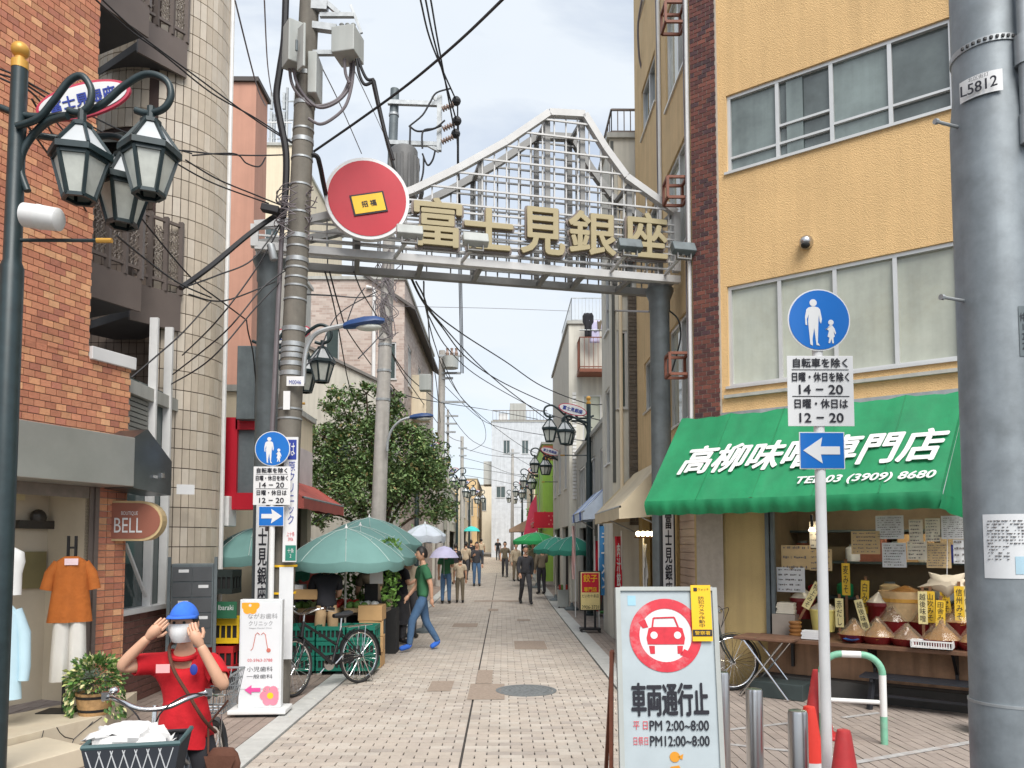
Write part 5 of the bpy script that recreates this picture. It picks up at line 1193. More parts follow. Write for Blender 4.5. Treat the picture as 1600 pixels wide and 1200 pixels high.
for v in (884, 926): b = MB(); ring(b, on1(v, .0), .158, .022); b.build('yellow_band', 'yellow', up1, smooth=True)
pbox('pole_wrap', 437, 886, 456, 1030, 8.44, .006, 'paperwhite', up1, R(8), 0)
# street light arms
def streetlight(nm, lb, par, pts, y, head, m='galv'):
    o = thing(nm, lb, 'street light', U(*pts[0], y))
    MB().tube(spline([U(u, v, y) for u, v in pts], 8), .028, 8).build('arm', m, o, smooth=True)
    a, c = U(*head[0], y), U(*head[1], y); d = (c - a); b = MB(); n = 10; vs = []
    for t_, w, h in ((0, .04, .045), (.15, .075, .07), (.5, .10, .085), (.8, .10, .07), (1., .03, .03)):
        p = a + d * t_
        for j in range(n): an_ = 2 * math.pi * j / n; vs.append((p.x, p.y + w * math.cos(an_), p.z + h * math.sin(an_) * (.45 if math.sin(an_) < 0 else 1)))
    b.add(vs, [(i * n + j, i * n + (j + 1) % n, (i + 1) * n + (j + 1) % n, (i + 1) * n + j) for i in range(4) for j in range(n)] + [tuple(range(n)), tuple(range(5 * n - 1, 4 * n - 1, -1))]); b.build('hood', mat('hood_blue', srgb(42, 72, 122), .4), o, smooth=True)
    p = a + d * .6; MB().ell((p.x, p.y, p.z - .04), (abs(d.x) * .33, .07, .045), 12, 8).build('diffuser', 'lampglass', o, smooth=True)
streetlight('street_light', 'street light with blue hood on a curved arm on the near utility pole', up1, [(474, 600), (476, 560), (483, 535), (500, 518), (540, 508)], 8.5, [(537, 511), (601, 502)])
streetlight('street_light', 'street light with blue hood on the second utility pole above the tree', None, [(605, 705), (606, 690), (612, 672), (625, 658), (642, 652)], 15.8, [(640, 653), (677, 650)])
# second pole
P2b = Vector(((587 - 787) / 1200 * 16, 16, 0)); P2t = U(617, 140, 16)
up2 = thing('utility_pole', 'second concrete utility pole with transformer drum rising from the tree', 'utility pole', P2b)
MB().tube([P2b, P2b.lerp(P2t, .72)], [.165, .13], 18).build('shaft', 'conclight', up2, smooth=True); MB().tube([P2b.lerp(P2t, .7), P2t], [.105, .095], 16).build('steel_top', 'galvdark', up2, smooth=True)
c_ = U(631, 270, 15.75); b = MB(); b.lathe([(.27, -.55), (.29, -.5), (.29, .45), (.26, .5), (.05, .55)], 24, c_); b.build('transformer', mat('transformer_grey', (.13, .13, .13), .6, var=.15), up2, smooth=True)
b = MB()
for i in range(12): a = 2 * math.pi * i / 12; b.bar(c_ + Vector((.3 * math.cos(a), .3 * math.sin(a), -.45)), c_ + Vector((.3 * math.cos(a), .3 * math.sin(a), .3)), .05)
b.build('cooling_fin', mat('transformer_grey', (.13, .13, .13)), up2)
for a_, c_, w_ in (((606, 160), (690, 163), .09), ((604, 223), (686, 226), .088), ((687, 150), (686, 236), .1), ((676, 150), (692, 168), .06), ((668, 226), (686, 236), .07)): MB().bar(U(*a_, 15.9), U(*c_, 15.9), w_).build('crossarm', 'galv', up2)
ins = mat('insulator_brown', srgb(150, 128, 116), .3)
for u, v in ((702, 167), (703, 198), (701, 218)):
    b = MB(); a, c = U(u - 11, v + 4, 15.8), U(u + 8, v - 5, 15.8)
    for i in range(5): b.tube([a.lerp(c, i / 5 + .02), a.lerp(c, i / 5 + .1)], .06, 10)
    b.tube([a, c], .03, 8); b.build('insulator', ins, up2)
    MB().ell(U(u + 11, v - 9, 15.8), .1, 8, 6).build('clamp', 'cable', up2)
for pts in (((640, 232), (641, 200), (640, 197), (660, 180), (672, 160), (682, 145), (705, 138)), ((660, 232), (661, 205), (680, 200), (695, 188)), ((641, 198), (652, 205), (672, 203), (690, 196)), ((648, 235), (655, 260), (650, 285)), ((660, 240), (668, 258), (676, 250), (680, 235)), ((662, 245), (661, 270), (655, 290), (650, 288))):
    MB().tube(spline([U(u, v, 15.75) for u, v in pts], 5), .02, 6).build('jumper_cable', 'cable', up2)
for v, r_ in ((180, .11), (500, .15), (540, .15), (580, .155), (625, .155)): 
    t_ = (P2t.z - U(600, v, 16).z) / P2t.z; b = MB(); ring(b, P2b.lerp(P2t, 1 - t_), r_, .05); b.build('strap', 'galv', up2)
rnd = random.Random(9)
for i in range(12):
    c_ = P2b.lerp(P2t, rnd.uniform(.5, .66)); MB().tube(spline([c_ + Vector((rnd.uniform(-.3, .3), -.16, rnd.uniform(-.5, .5))) for q_ in range(5)], 4), .01, 5).build('wire_coil', 'cablegrey', up2)
tag(pbox('pole_drum', 656, 586, 674, 611, 17.5, .25, 'boxgrey', None), 'pale cylindrical-looking box hung on cables beside the second pole', 'electrical box')
# third and farther poles
def far_pole(ub, ut, vt, y, lb, r=.16, arms=()):
    base = Vector((U(ub, 850, y).x, y, gz(y))); top = U(ut, vt, y)
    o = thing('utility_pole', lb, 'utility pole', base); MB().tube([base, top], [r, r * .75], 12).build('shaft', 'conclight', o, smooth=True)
    for (u0, u1, v) in arms: MB().bar(U(u0, v, y - .1), U(u1, v, y - .1), .08).build('crossarm', 'galv', o)
    return o
o = far_pole(686, 691, 548, 30, 'third utility pole with small transformers beyond the tree', .17, ((686, 722, 556), (690, 720, 583), (690, 708, 591), (690, 727, 628)))
c_ = U(704, 566, 29.7)
MB().lathe([(.3, -.24), (.32, .2), (.1, .26)], 14, c_).build('transformer', 'boxgrey', o, smooth=True)
for i in range(3): MB().lathe([(.05, 0), (.08, .1), (.04, .2), (.06, .3)], 8, U(699 + i * 7, 556, 29.7)).build('bushing', ins, o)
far_pole(722, 722, 682, 46, 'thin grey pole far down the left side', .13, ((716, 730, 700), (717, 729, 712)))
far_pole(800, 801, 702, 52, 'grey pole in front of the hanging vines', .12, ((794, 812, 708),))
far_pole(700, 700, 640, 36, 'slim pole with antenna bars beside the third utility pole', .07, ((696, 716, 650), (696, 714, 662), (697, 712, 675)))

# ------------------------------------------------------------------ overhead cables
WG = 'overhead cables'
wk = [0]
OD = ('first', 'second', 'third', 'fourth', 'fifth', 'sixth', 'seventh', 'eighth', 'ninth', 'tenth', 'eleventh', 'twelfth', 'thirteenth', 'fourteenth', 'fifteenth', 'sixteenth', 'seventeenth', 'eighteenth', 'nineteenth', 'twentieth')
def wires(lst, r, lb):
    for i, pts in enumerate(sorted(lst, key=lambda q_: q_[0][1])): wire(pts, r, lbl=OD[i] + ' from the top on the left among ' + lb)
def wire(pts, r=.012, m='cable', lbl=None, k_=7):
    wk[0] += 1
    ps = spline([U(u, v, y) for u, v, y in pts], k_)
    o = tag(MB().tube(ps, r, 5, True).build('overhead_cable', m, smooth=True), lbl or 'thin black overhead cable strung between poles and buildings', 'cable', WG); return o
LMR = ('left', 'middle', 'right')
for i, (u0, u1, ve) in enumerate(((657, 712, 160), (665, 713, 193), (673, 711, 214))):
    wire([(u0 - 12, -60, 11), (u0, 0, 12), (u0 + 18 - i * 3, 70, 13.5), (u1, ve - 5, 15.8)], .017, lbl=LMR[i] + ' one of the three black power lines coming down to the second pole')
    wire([(u1 + 3, ve, 15.8), (715 + i * 2, 320, 19), (718 + i * 2, 480, 26), (720 + i * 2, 583, 30)], .017, lbl=LMR[i] + ' one of the three black power lines running down behind the gate')
wire([(800, -15, 6), (720, 62, 7), (640, 130, 7.8), (565, 185, 8.3), (490, 237, 8.6)], .014, lbl='single black cable rising from the near pole to the top right')
wire([(496, 92, 8.6), (530, 160, 10), (565, 240, 12)], .007, 'cablegrey', 'thin grey stay wire right of the near utility pole')
wire([(545, 92, 8.6), (575, 155, 10.5), (600, 210, 13)], .006, 'cablegrey', 'thin stay wire dropping from the switch box')
wire([(583, 126, 8.6), (596, 185, 10), (612, 250, 13), (625, 300, 15)], .03, lbl='thick twisted cable dropping from the switch box behind the emblem')
wire([(478, 243, 8.6), (494, 244, 8.6), (500, 260, 8.7), (506, 290, 9), (515, 330, 9.5)], .03, lbl='thick cable bending down beside the round emblem')
wire([(367, 0, 10), (400, 130, 12), (415, 165, 14)], .012, 'cablegrey', 'grey wire down the sky left of the near pole')
wire([(413, 0, 11), (418, 100, 14), (425, 150, 18)], .012, 'cablegrey', 'grey wire leading to the rooftop antennas')
wires(([(0, 108, 5.6), (25, 118, 5.6), (55, 135, 5.8), (120, 170, 7), (215, 215, 8), (300, 240, 8.5)], [(0, 116, 5.6), (30, 126, 5.6), (60, 145, 5.9), (130, 190, 7), (250, 255, 8)], [(0, 122, 5.6), (28, 135, 5.6), (55, 150, 5.8), (110, 215, 7), (180, 270, 7.6)],
            [(145, -5, 6.5), (200, 45, 7), (255, 85, 7.5), (330, 145, 8), (400, 185, 8.4), (465, 228, 8.6)], [(155, -5, 6.6), (220, 55, 7.1), (300, 115, 7.8), (400, 188, 8.4), (470, 232, 8.6)],
            [(285, 235, 8), (340, 241, 8.3), (400, 243, 8.5), (445, 242, 8.6)], [(300, 243, 8.1), (365, 240, 8.3), (385, 255, 8.4), (405, 260, 8.4), (415, 246, 8.5)],
            [(290, 250, 7.5), (340, 280, 8), (400, 305, 8.4), (450, 325, 8.6)], [(250, 240, 7), (330, 285, 8), (420, 318, 8.5)], [(190, 300, 6.8), (240, 365, 7.3), (300, 435, 8), (345, 470, 8.5), (385, 500, 9)],
            [(182, 368, 5.6), (215, 395, 6.2), (260, 430, 7), (290, 448, 7.6), (330, 465, 8.2)], [(290, 448, 7.6), (340, 430, 8), (395, 405, 8.3), (440, 345, 8.5)], [(285, 555, 9.3), (340, 500, 8.2), (400, 420, 8.4), (440, 350, 8.5)],
            [(270, 585, 9.3), (350, 520, 8.2), (410, 450, 8.4), (450, 420, 8.6)], [(268, 600, 9.3), (330, 560, 8.2), (400, 480, 8.4), (440, 438, 8.6)], [(295, 460, 7.6), (350, 470, 8.2), (430, 440, 8.6)],
            [(385, 500, 9), (388, 520, 9), (395, 550, 9.4), (400, 600, 10)], [(205, 590, 7.6), (240, 560, 7.8), (285, 520, 8.2), (330, 470, 8.5)], [(42, 195, 5.5), (75, 240, 6), (105, 280, 6.6), (135, 330, 7.5)], [(50, 155, 5.6), (85, 215, 6.2), (120, 275, 7.4)]), .0085, 'cables before the tiled building')
wire([(282, 450, 7.6), (330, 415, 8), (390, 365, 8.4), (440, 330, 8.55)], .03, lbl='thick black sheathed cable from the brown balcony to the near pole')
wires(([(640, 430, 11), (660, 470, 12), (690, 510, 14), (730, 560, 17), (790, 600, 20), (880, 640, 22), (970, 665, 17)], [(642, 432, 11), (668, 478, 12.5), (720, 520, 15), (790, 565, 18), (850, 605, 20), (925, 632, 21), (970, 622, 17)], [(640, 428, 11), (680, 495, 14), (770, 590, 20), (860, 660, 26), (905, 700, 28)],
            [(650, 440, 11), (667, 480, 13), (672, 540, 18), (682, 600, 24), (688, 660, 30)], [(662, 440, 11), (665, 480, 14), (680, 540, 20), (700, 590, 26), (740, 640, 34), (820, 700, 42), (880, 720, 36)],
            [(668, 490, 14), (700, 545, 19), (750, 590, 24), (840, 640, 28), (925, 668, 19)], [(690, 560, 20), (720, 620, 28), (755, 660, 38), (757, 690, 45), (735, 705, 46)], [(600, 530, 16), (640, 590, 20), (690, 630, 29)],
            [(606, 540, 16), (640, 600, 22), (700, 680, 36), (722, 690, 46)], [(610, 600, 16), (650, 622, 22), (760, 640, 36), (840, 655, 30)], [(692, 600, 30), (760, 660, 38), (850, 680, 30), (925, 690, 19)], [(692, 630, 30), (740, 690, 42), (800, 712, 50), (840, 735, 40)], [(722, 700, 46), (770, 712, 50), (840, 716, 44), (900, 712, 30)],
            [(722, 715, 46), (760, 725, 50), (800, 740, 50), (880, 745, 30)], [(722, 730, 46), (780, 738, 50), (850, 752, 36)], [(722, 742, 46), (770, 750, 52), (830, 762, 40)]), .014, 'sagging cables below the gate')
wires(([(508, 425, 9.8), (520, 470, 11), (530, 520, 13), (545, 600, 16), (560, 640, 18)], [(515, 425, 9.8), (530, 480, 11), (545, 520, 13), (580, 570, 16)], [(553, 425, 9.9), (565, 455, 12), (580, 480, 14), (592, 498, 15.8)], [(540, 510, 13), (555, 470, 14), (570, 450, 15.8)], [(475, 575, 9), (500, 545, 11), (530, 490, 14), (590, 455, 15.8)], [(560, 560, 12), (580, 540, 14), (598, 520, 15.8)], [(478, 460, 9), (520, 462, 11), (560, 465, 14), (585, 462, 15.8)]), .011, 'cables behind the gate')
wire([(612, 478, 15.8), (690, 480, 18), (780, 482, 20), (890, 486, 23)], .006, 'cablegrey', 'thin horizontal wire with hanging tags under the gate')
wire([(1045, 485, 10.7), (1060, 500, 10.6), (1063, 530, 10.6), (1050, 580, 10.7)], .012, lbl='short cable looping from the right gate post')
wire([(941, 485, 16), (980, 486, 13), (1015, 487, 10.8)], .016, 'brownmetal', 'thin brown bar between the right gate post and the white house')
wire([(1003, 0, 13), (997, 40, 13.2), (999, 90, 13.4), (1004, 110, 13.5)], .02, 'cablegrey', 'grey cable hanging off the far edge of the beige wall')

# ------------------------------------------------------------------ lamp posts
lg = 'lampgreen'
def make_lamp(label, signtext=True):
    s = 5.5 / 1200
    o = thing('lamp_post', label, 'lamp post', (0, 0, 0), 0, 'ornamental lamp posts')
    def q(u, v, y=0.): return Vector(((u - 38) * s, y, 1.75 + (850 - v) * s))
    MB().lathe([(.15, 0), (.15, .04), (.085, .06), (.078, 3.75), (.06, 3.8), (.055, 5.27)], 20).build('pole', lg, o, smooth=True, local=True)
    MB().lathe([(.058, 5.24), (.058, 5.3), (.035, 5.31), (.035, 5.33)], 16).build('collar', 'ballgold', o, smooth=True, local=True); MB().ell((0, 0, 5.385), .062, 16, 12).build('finial', 'ballgold', o, smooth=True, local=True)
    lan = [(q(150, 268, -.08), 0), (q(250, 252, 0), 1), (q(176, 274, .3), 2)]
    arms = [[q(45, 190, -.06), q(80, 178, -.07), q(105, 150, -.08), (q(128, 118, -.08)), q(148, 110, -.08), q(163, 132, -.08), q(160, 158, -.08), q(145, 170, -.08), q(128, 166, -.08)],
            [q(10, 152), q(50, 165), q(110, 165), q(165, 150), q(205, 115), q(240, 95), q(272, 105), q(281, 130), q(270, 152), q(245, 160), q(225, 155)],
            [q(50, 190, .05), q(100, 180, .2), q(150, 162, .3), q(178, 172, .3), q(188, 190, .3), q(182, 205, .3), q(180, 214, .3)],
            [q(130, 178, -.1), q(95, 180, -.05), q(65, 195), q(48, 225), q(46, 255), q(58, 289)]]
    for a in arms: MB().tube(spline(a, 6), .026, 10).build('arm', lg, o, smooth=True, local=True)
    for c, i in lan:
        top = c + Vector((0, 0, .42)); a0 = R(12 + 10 * i)
        l = MB().tube([c + Vector((0, 0, .33)), c + Vector((0, 0, .47))], .03, 8).build('lantern', lg, o, local=True)
        def rg(r, z): return [(r * math.cos(a0 + k_ * math.pi / 3), r * math.sin(a0 + k_ * math.pi / 3), z) for k_ in range(6)]
        b = MB()
        lev = [(.06, .35), (.2, .155), (.19, .10), (.105, -.19)]
        R4 = [[Vector(p) + c for p in rg(*l_)] for l_ in lev]
        for k_ in range(6):
            b.bar(R4[0][k_], R4[1][k_], .02); b.bar(R4[2][k_] * .97 + c * .03, R4[3][k_], .024); b.bar(R4[3][k_], R4[3][(k_ + 1) % 6], .026)
            b.bar(R4[0][k_], R4[0][(k_ + 1) % 6], .03); b.bar(R4[2][k_] * .93 + c * .07, R4[2][(k_ + 1) % 6] * .93 + c * .07, .03)
        b.build('lantern_frame', lg, l, local=True)
        b = MB(); b.lathe([(.218, .105), (.218, .15), (.185, .16), (.185, .1)], 6, c, a0); b.build('lantern_brim', lg, l, local=True)
        for k_ in range(6):
            j = (k_ + 1) % 6; f_ = .96
            MB().quad(*[(p - c) * f_ + c for p in (R4[3][k_], R4[3][j], R4[2][j], R4[2][k_])]).build('pane', 'lampglass', l, local=True)
            MB().quad(*[(p - c) * .97 + c for p in (R4[1][k_], R4[1][j], R4[0][j], R4[0][k_])]).build('roof_pane', mat('roof_glass', (.5, .52, .53), .25, spec=.6), l, local=True)
    # oval name board
    cx, cz, an = .41, 1.75 + (850 - 124) * s, R(11)
    b1 = MB(); b1.M = Matrix.Translation((cx, .12, cz)) @ Matrix.Rotation(-an - R(4), 4, 'Y'); n = 32
    b1.prism([(.36 * math.cos(2 * math.pi * i / n), .135 * math.sin(2 * math.pi * i / n)) for i in range(n)], -.012, .012); ov = b1.build('name_board', mat('oval_red', srgb(190, 60, 84), .5), o, local=True)
    b1 = MB(); b1.M = Matrix.Translation((cx, .12, cz)) @ Matrix.Rotation(-an - R(4), 4, 'Y')
    b1.prism([(.335 * math.cos(2 * math.pi * i / n), .113 * math.sin(2 * math.pi * i / n)) for i in range(n)], -.017, .017); b1.build('name_face', 'signwhite', ov, local=True)
    g = an + R(4); text('富士見銀座', .1, 'blue2', ov, (cx, .1, cz), (math.cos(g), 0, math.sin(g)), (-math.sin(g), 0, math.cos(g)), local=True, fit=(.5, .1), offset=.003)
    text('富士見銀座', .1, 'blue2', ov, (cx, .14, cz), (-math.cos(g), 0, -math.sin(g)), (-math.sin(g), 0, math.cos(g)), local=True, fit=(.5, .1), offset=.003)
    MB().tube([q(40, 369), q(185, 369)], .014, 8).build('banner_rod', lg, o, local=True); MB().tube([q(170, 369), q(194, 369)], .019, 8).build('rod_tip', 'ballgold', o, local=True)
    return o
lp0 = make_lamp('near ornamental lamp post with three lanterns at the left edge')
lx = U(36, 850, 5.5).x
lp0.location = (lx - .02 - .135, 5.5, 0)
sp_ = thing('horn_speaker', 'white cylindrical loudspeaker strapped to the near lamp post', 'speaker', U(68, 340, 5.5))
b = MB(); b.M = Matrix.Translation(U(68, 340, 5.4)) @ Matrix.Rotation(R(8), 4, 'Y') @ Matrix.Rotation(R(90), 4, 'Y') ; b.lathe([(.065, -.14), (.085, -.135), (.085, -.05), (.088, -.04), (.088, -.02), (.085, -.01), (.08, .11), (.06, .125)], 24); b.build('case', 'white', sp_, smooth=True)
b = MB(); b.bar(U(45, 350, 5.46), U(60, 350, 5.42), .02); b.build('bracket', 'galv', sp_)
RN = ('first', 'second', 'third', 'fourth', 'fifth', 'sixth')
for i, (x, y) in enumerate(((2.12, 19), (2.12, 28.3), (1.95, 37.5), (1.7, 47), (1.35, 56))):
    l = copy_tree(lp0); l['label'] = RN[i] + ' lamp post on the right side of the street counted from the gate'; l.location = (x, y, gz(y)); l.rotation_euler = (0, 0, math.pi)
for i, (x, y) in enumerate(((-3.84, 12.0), (-3.0, 26.5), (-2.95, 37), (-2.8, 46), (-2.5, 56))):
    l = copy_tree(lp0); l['label'] = ('lamp post hidden behind the near utility pole, lantern beside the blue street light', 'second lamp post on the left side half hidden by the tree', 'third lamp post on the left side beyond the tree', 'fourth lamp post on the left side in the distance', 'farthest lamp post on the left side')[i]; l.location = (x, y, gz(y))
# ------------------------------------------------------------------ traffic signs
def circ(cx, cz, r, n=18): return [(cx + r * math.cos(2 * math.pi * i / n), cz + r * math.sin(2 * math.pi * i / n)) for i in range(n)]
def traffic_sign(label, u, y, rz, left, tilt=0.):
    """origin at the ground; sign stack heights for the photo"""
    x = U(u, 850, y).x
    o = thing('traffic_sign', label, 'traffic sign', (x, y, 0), rz, 'pedestrian street signs')
    zc = U(u, 500 if not left else 701, y).z; z1 = U(u, 556 if not left else 729, y).z; z2 = U(u, 666 if not left else 789, y).z; z3 = U(u, 675 if not left else 791, y).z; z4 = U(u, 733 if not left else 822, y).z
    MB().tube([(0, .035, 0), (0, .035, zc + .12)], .031, 16).build('pole', 'white', o, smooth=True, local=True)
    r = .19
    MB().prism(circ(0, zc, r, 40), 0, .004).build('disc', 'signwhite', o, local=True)
    MB().prism(circ(0, zc, r - .008, 40), -.003, -.0005).build('blue_face', 'blue', o, local=True)
    def P(pts, k, cx, cz): return [(cx + a * k, zc + cz + b * k) for a, b in pts]
    ad = [(-.05, .62), (.06, .62), (.2, .58), (.27, .5), (.34, .1), (.3, -.08), (.25, .0), (.22, .3), (.2, .1), (.17, -.5), (.15, -.85), (.24, -.98), (.1, -.95), (.07, -.7), (.02, -.25), (-.06, -.7), (-.05, -.98), (-.15, -.92), (-.18, -.5), (-.22, .0), (-.19, .3), (-.27, .1), (-.26, -.15), (-.33, -.12), (-.34, .2), (-.28, .5), (-.2, .58)]
    MB().prism(P(ad, .15, -.035, -.012), -.006, -.0032).build('adult_pictogram', 'signwhite', o, local=True)
    MB().prism(circ(-.035, zc + .104, .022, 16), -.006, -.0032).build('adult_head', 'signwhite', o, local=True)
    ch = [(-.1, .6), (.1, .6), (.3, .3), (.42, -.1), (.36, -.2), (.2, .1), (.3, -.4), (.18, -.5), (.22, -1), (.08, -.98), (.02, -.6), (-.12, -.98), (-.25, -.95), (-.15, -.5), (-.32, -.4), (-.18, .1), (-.42, .3), (-.46, .2)]
    MB().prism(P(ch, .07, .07, -.075), -.006, -.0032).build('child_pictogram', 'signwhite', o, local=True)
    MB().prism(circ(.07, zc - .016, .0165, 14), -.006, -.0032).build('child_head', 'signwhite', o, local=True)
    w = .2; pl_ = MB().box(-w, w, 0, .004, z2, z1).build('text_plate', 'signwhite', o, local=True, bevel=.002)
    h = z1 - z2; rows = (('自転車を除く', .1, .82), ('日曜・休日を除く', .3, .86), ('14 − 20', .48, .66), ('日曜・休日は', .68, .8), ('12 − 20', .88, .66))
    for s_, f, ww in rows: text(s_, .08, 'ink', pl_, (0, -.0035, z1 - h * f), local=True, fit=(2 * w * ww, h * .13), offset=.0012)
    b = MB(); b.box(-w * .86, w * .86, -.003, -.0005, z1 - h * .203, z1 - h * .195); b.box(-w * .86, w * .86, -.003, -.0005, z1 - h * .582, z1 - h * .572); b.build('rule_line', 'ink', pl_, local=True)
    aw_ = .136; ap = MB().box(-aw_, aw_, 0, .004, z4, z3).build('arrow_plate', 'signwhite', o, local=True)
    MB().box(-aw_ + .006, aw_ - .006, -.003, -.0005, z4 + .006, z3 - .006).build('arrow_field', 'blue', ap, local=True)
    cz = (z3 + z4) / 2; sgn = 1 if left else -1
    MB().prism([(sgn * a, cz + b_) for a, b_ in ((-.105, .024), (.01, .024), (-.0, .078), (.115, 0), (0., -.078), (.01, -.024), (-.105, -.024))][::sgn * -1 if False else 1], -.006, -.0032).build('arrow', 'signwhite', ap, local=True)
    return o
traffic_sign('near pedestrian sign with left arrow on a white pole beside the miso shop', 1288, 4.55, R(0), False)
traffic_sign('pedestrian sign with right arrow on a white pole before the near utility pole', 423, 8.3, R(0), True)

# ------------------------------------------------------------------ A-frame board
ax = U(1040, 918, 4.3); ab = thing('no_vehicles_board', 'grey metal A-frame board with red no-vehicles circle and black lettering', 'sign board', (ax.x, 4.35, 0))
AT = ax.z; AW = .27
tl_ = R(7)
AM = Matrix.Translation((ax.x, 4.3, AT)) @ Matrix.Rotation(-tl_, 4, 'X')
def am(x, y, z): return AM @ Vector((x, y, z))
pm_ = mat('painted_steel_board', srgb(178, 188, 192), .45, metal=.1, var=.06, scale=5, dirt=.16, dirtcol=(.2, .2, .19))
b = MB(); b.M = AM; b.box(-AW, AW, 0, .02, -1.5, 0); b.build('panel', pm_, ab)
b = MB(); b.M = AM; b.box(-AW - .012, -AW + .014, -.014, .03, -1.5, 0.0); b.box(AW - .014, AW + .012, -.014, .03, -1.5, 0); b.box(-AW + .014, AW - .014, -.0135, .03, -.018, .004); b.build('panel_rim', 'boxgrey', ab)
b = MB(); cz = -.262; R1, R2 = .2, .145; n = 48; vs = []
for r_ in (R1, R2):
    for j in range(n): vs.append((r_ * math.cos(2 * math.pi * j / n) - .01, -.004, cz + r_ * math.sin(2 * math.pi * j / n)))
b.M = AM; b.add(vs, [(j, (j + 1) % n, n + (j + 1) % n, n + j) for j in range(n)]); b.build('red_ring', mat('worn_red', srgb(206, 52, 66), .5, var=.12, scale=22, dirt=.5, dirtcol=srgb(206, 190, 190)), ab)
b = MB(); b.M = AM @ Matrix.Translation((-.01, -.0015, cz)); b.prism(circ(0, 0, R2 + .004, 40), -.0005, .0006); b.build('white_disc', 'signwhite', ab)
CS = Matrix.Diagonal((1.25, 1, 1.25, 1))
b = MB(); b.M = AM @ Matrix.Translation((-.01, -.004, cz)) @ CS
b.prism([(-.085, -.012), (-.075, .03), (-.058, .036), (.058, .036), (.075, .03), (.085, -.012), (.08, -.04), (-.08, -.04)], -.001, .001)
for a, c in (((-.058, .036), (-.052, .075)), ((-.052, .075), (.04, .078)), ((.04, .078), (.056, .036))): b.bar((a[0], 0, a[1]), (c[0], 0, c[1]), .007, .003, up=(0, 1, 0))
b.prism([(-.075, -.046), (-.05, -.046), (-.05, -.08), (-.07, -.08)], -.001, .001); b.prism([(.05, -.046), (.075, -.046), (.07, -.08), (.05, -.08)], -.001, .001)
b.prism([(-.12, .055), (-.09, .07), (-.076, .035), (-.1, .03)], -.001, .001); b.prism([(.08, -.06), (.12, -.08), (.1, -.1), (.06, -.085)], -.001, .001); b.build('car_pictogram', 'redprint', ab)
b = MB(); b.M = AM @ Matrix.Translation((-.01, -.006, cz)) @ CS
for x in (-.052, .052): b.prism(circ(x, 0, .016, 16), -.001, .001)
b.build('headlight_pictogram', 'signwhite', ab)
ur = (AM.to_3x3() @ Vector((0, 0, 1)))
def at_(s_, w, h, x, z, m, **k): return text(s_, .1, m, ab, am(x, -.006, z), (1, 0, 0), ur, fit=(w, h), **k)
at_('車両通行止', .415, .17, -.0, -.605, 'ink', offset=.0036)
at_('PM 2:00~8:00', .32, .052, .045, -.742, 'ink', offset=.0008); at_('平 日', .078, .044, -.165, -.742, 'redprint')
at_('PM12:00~8:00', .32, .052, .045, -.822, 'ink', offset=.0008); at_('日祭日', .078, .044, -.165, -.822, 'redprint')
orn = mat('orange_print', srgb(206, 140, 40), .5, var=.1)
b = MB(); b.M = AM @ Matrix.Translation((.03, -.004, -.905)) @ CS; b.prism(circ(-.012, 0, .022, 16), -.001, .001); b.prism([(.0, .0), (.025, .012), (.02, -.012)], -.001, .001); b.prism([(-.03, -.04), (.005, -.035), (.02, -.07), (.01, -.16), (-.04, -.16), (-.03, -.1), (-.07, -.09), (-.06, -.075)], -.001, .001); b.build('figure_print', orn, ab)
b = MB(); b.M = AM; b.box(.135, .245, -.019, -.0145, -.295, .012); yc = b.build('yellow_notice', 'yellow', ab)
text('防\n犯\nカ\nメ\nラ\n作\n動\n中', .03, 'ink', yc, am(.19, -.021, -.135), (1, 0, 0), ur, fit=(.034, .17))
b = MB(); b.M = AM; b.box(.137, .243, -.0215, -.0195, -.268, -.232); b.box(.15, .17, -.0215, -.0195, -.022, -.002); b.build('notice_stripe', 'ink', yc); text('警察署', .02, 'yellow', yc, am(.19, -.0235, -.25), (1, 0, 0), ur, fit=(.085, .022)); text('ウォッチ', .02, 'ink', yc, am(.205, -.0215, -.012), (1, 0, 0), ur, fit=(.06, .015))
b = MB(); b.M = AM; b.box(-.215, -.17, -.0015, -.0005, -.1, -.045); b.build('faded_sticker', mat('faded_blue', srgb(150, 190, 206), .6), ab)
rs = 'rust'
for sx in (-1, 1):
    b = MB(); b.bar((ax.x + sx * (AW + .026), 4.36, AT - .36), (ax.x + sx * (AW + .05), 4.28, 0), .02, .03); b.bar((ax.x + sx * (AW + .02), 4.37, AT - .36), (ax.x + sx * (AW + .02), 4.85, 0), .02, .03); b.build('easel_leg', rs, ab)
MB().bar((ax.x - AW - .02, 4.75, .3), (ax.x + AW + .02, 4.75, .3), .02).build('easel_bar', rs, ab)

# ------------------------------------------------------------------ bollards, hoop, cones
BL = ('stainless bollard half hidden behind the A-frame board', 'middle stainless bollard in the row right of the A-frame board', 'nearest stainless bollard beside the orange cone')
for i, (u, vt, hh) in enumerate(((1128, 1047, .76), (1178, 1073, .8), (1246, 1106, .8))):
    y = (1.75 - hh) * 1200 / (vt - 850) ; p = U(u, vt, y)
    o = thing('bollard', BL[i], 'bollard', (p.x, y, 0), 0, 'stainless bollards')
    MB().lathe([(.055, 0), (.055, hh - .02), (.05, hh - .004), (.035, hh)], 28).build('tube', 'steel', o, smooth=True, local=True); MB().lathe([(.085, 0), (.085, .006), (.058, .01)], 28).build('base_ring', 'steel', o, local=True)
pa, pb_ = G(1382, 1163), U(1286, 1150, 6.95); pb_.z = 0
hp = thing('hoop_barrier', 'white and green painted steel hoop barrier behind the sign pole', 'barrier', pb_)
hm = mat('barrier_white', (.72, .72, .7), .5, var=.06, dirt=.2, dirtcol=(.4, .25, .15)); hg = mat('barrier_green', srgb(120, 178, 150), .5, var=.14, scale=18, dirt=.3, dirtcol=(.5, .5, .48))
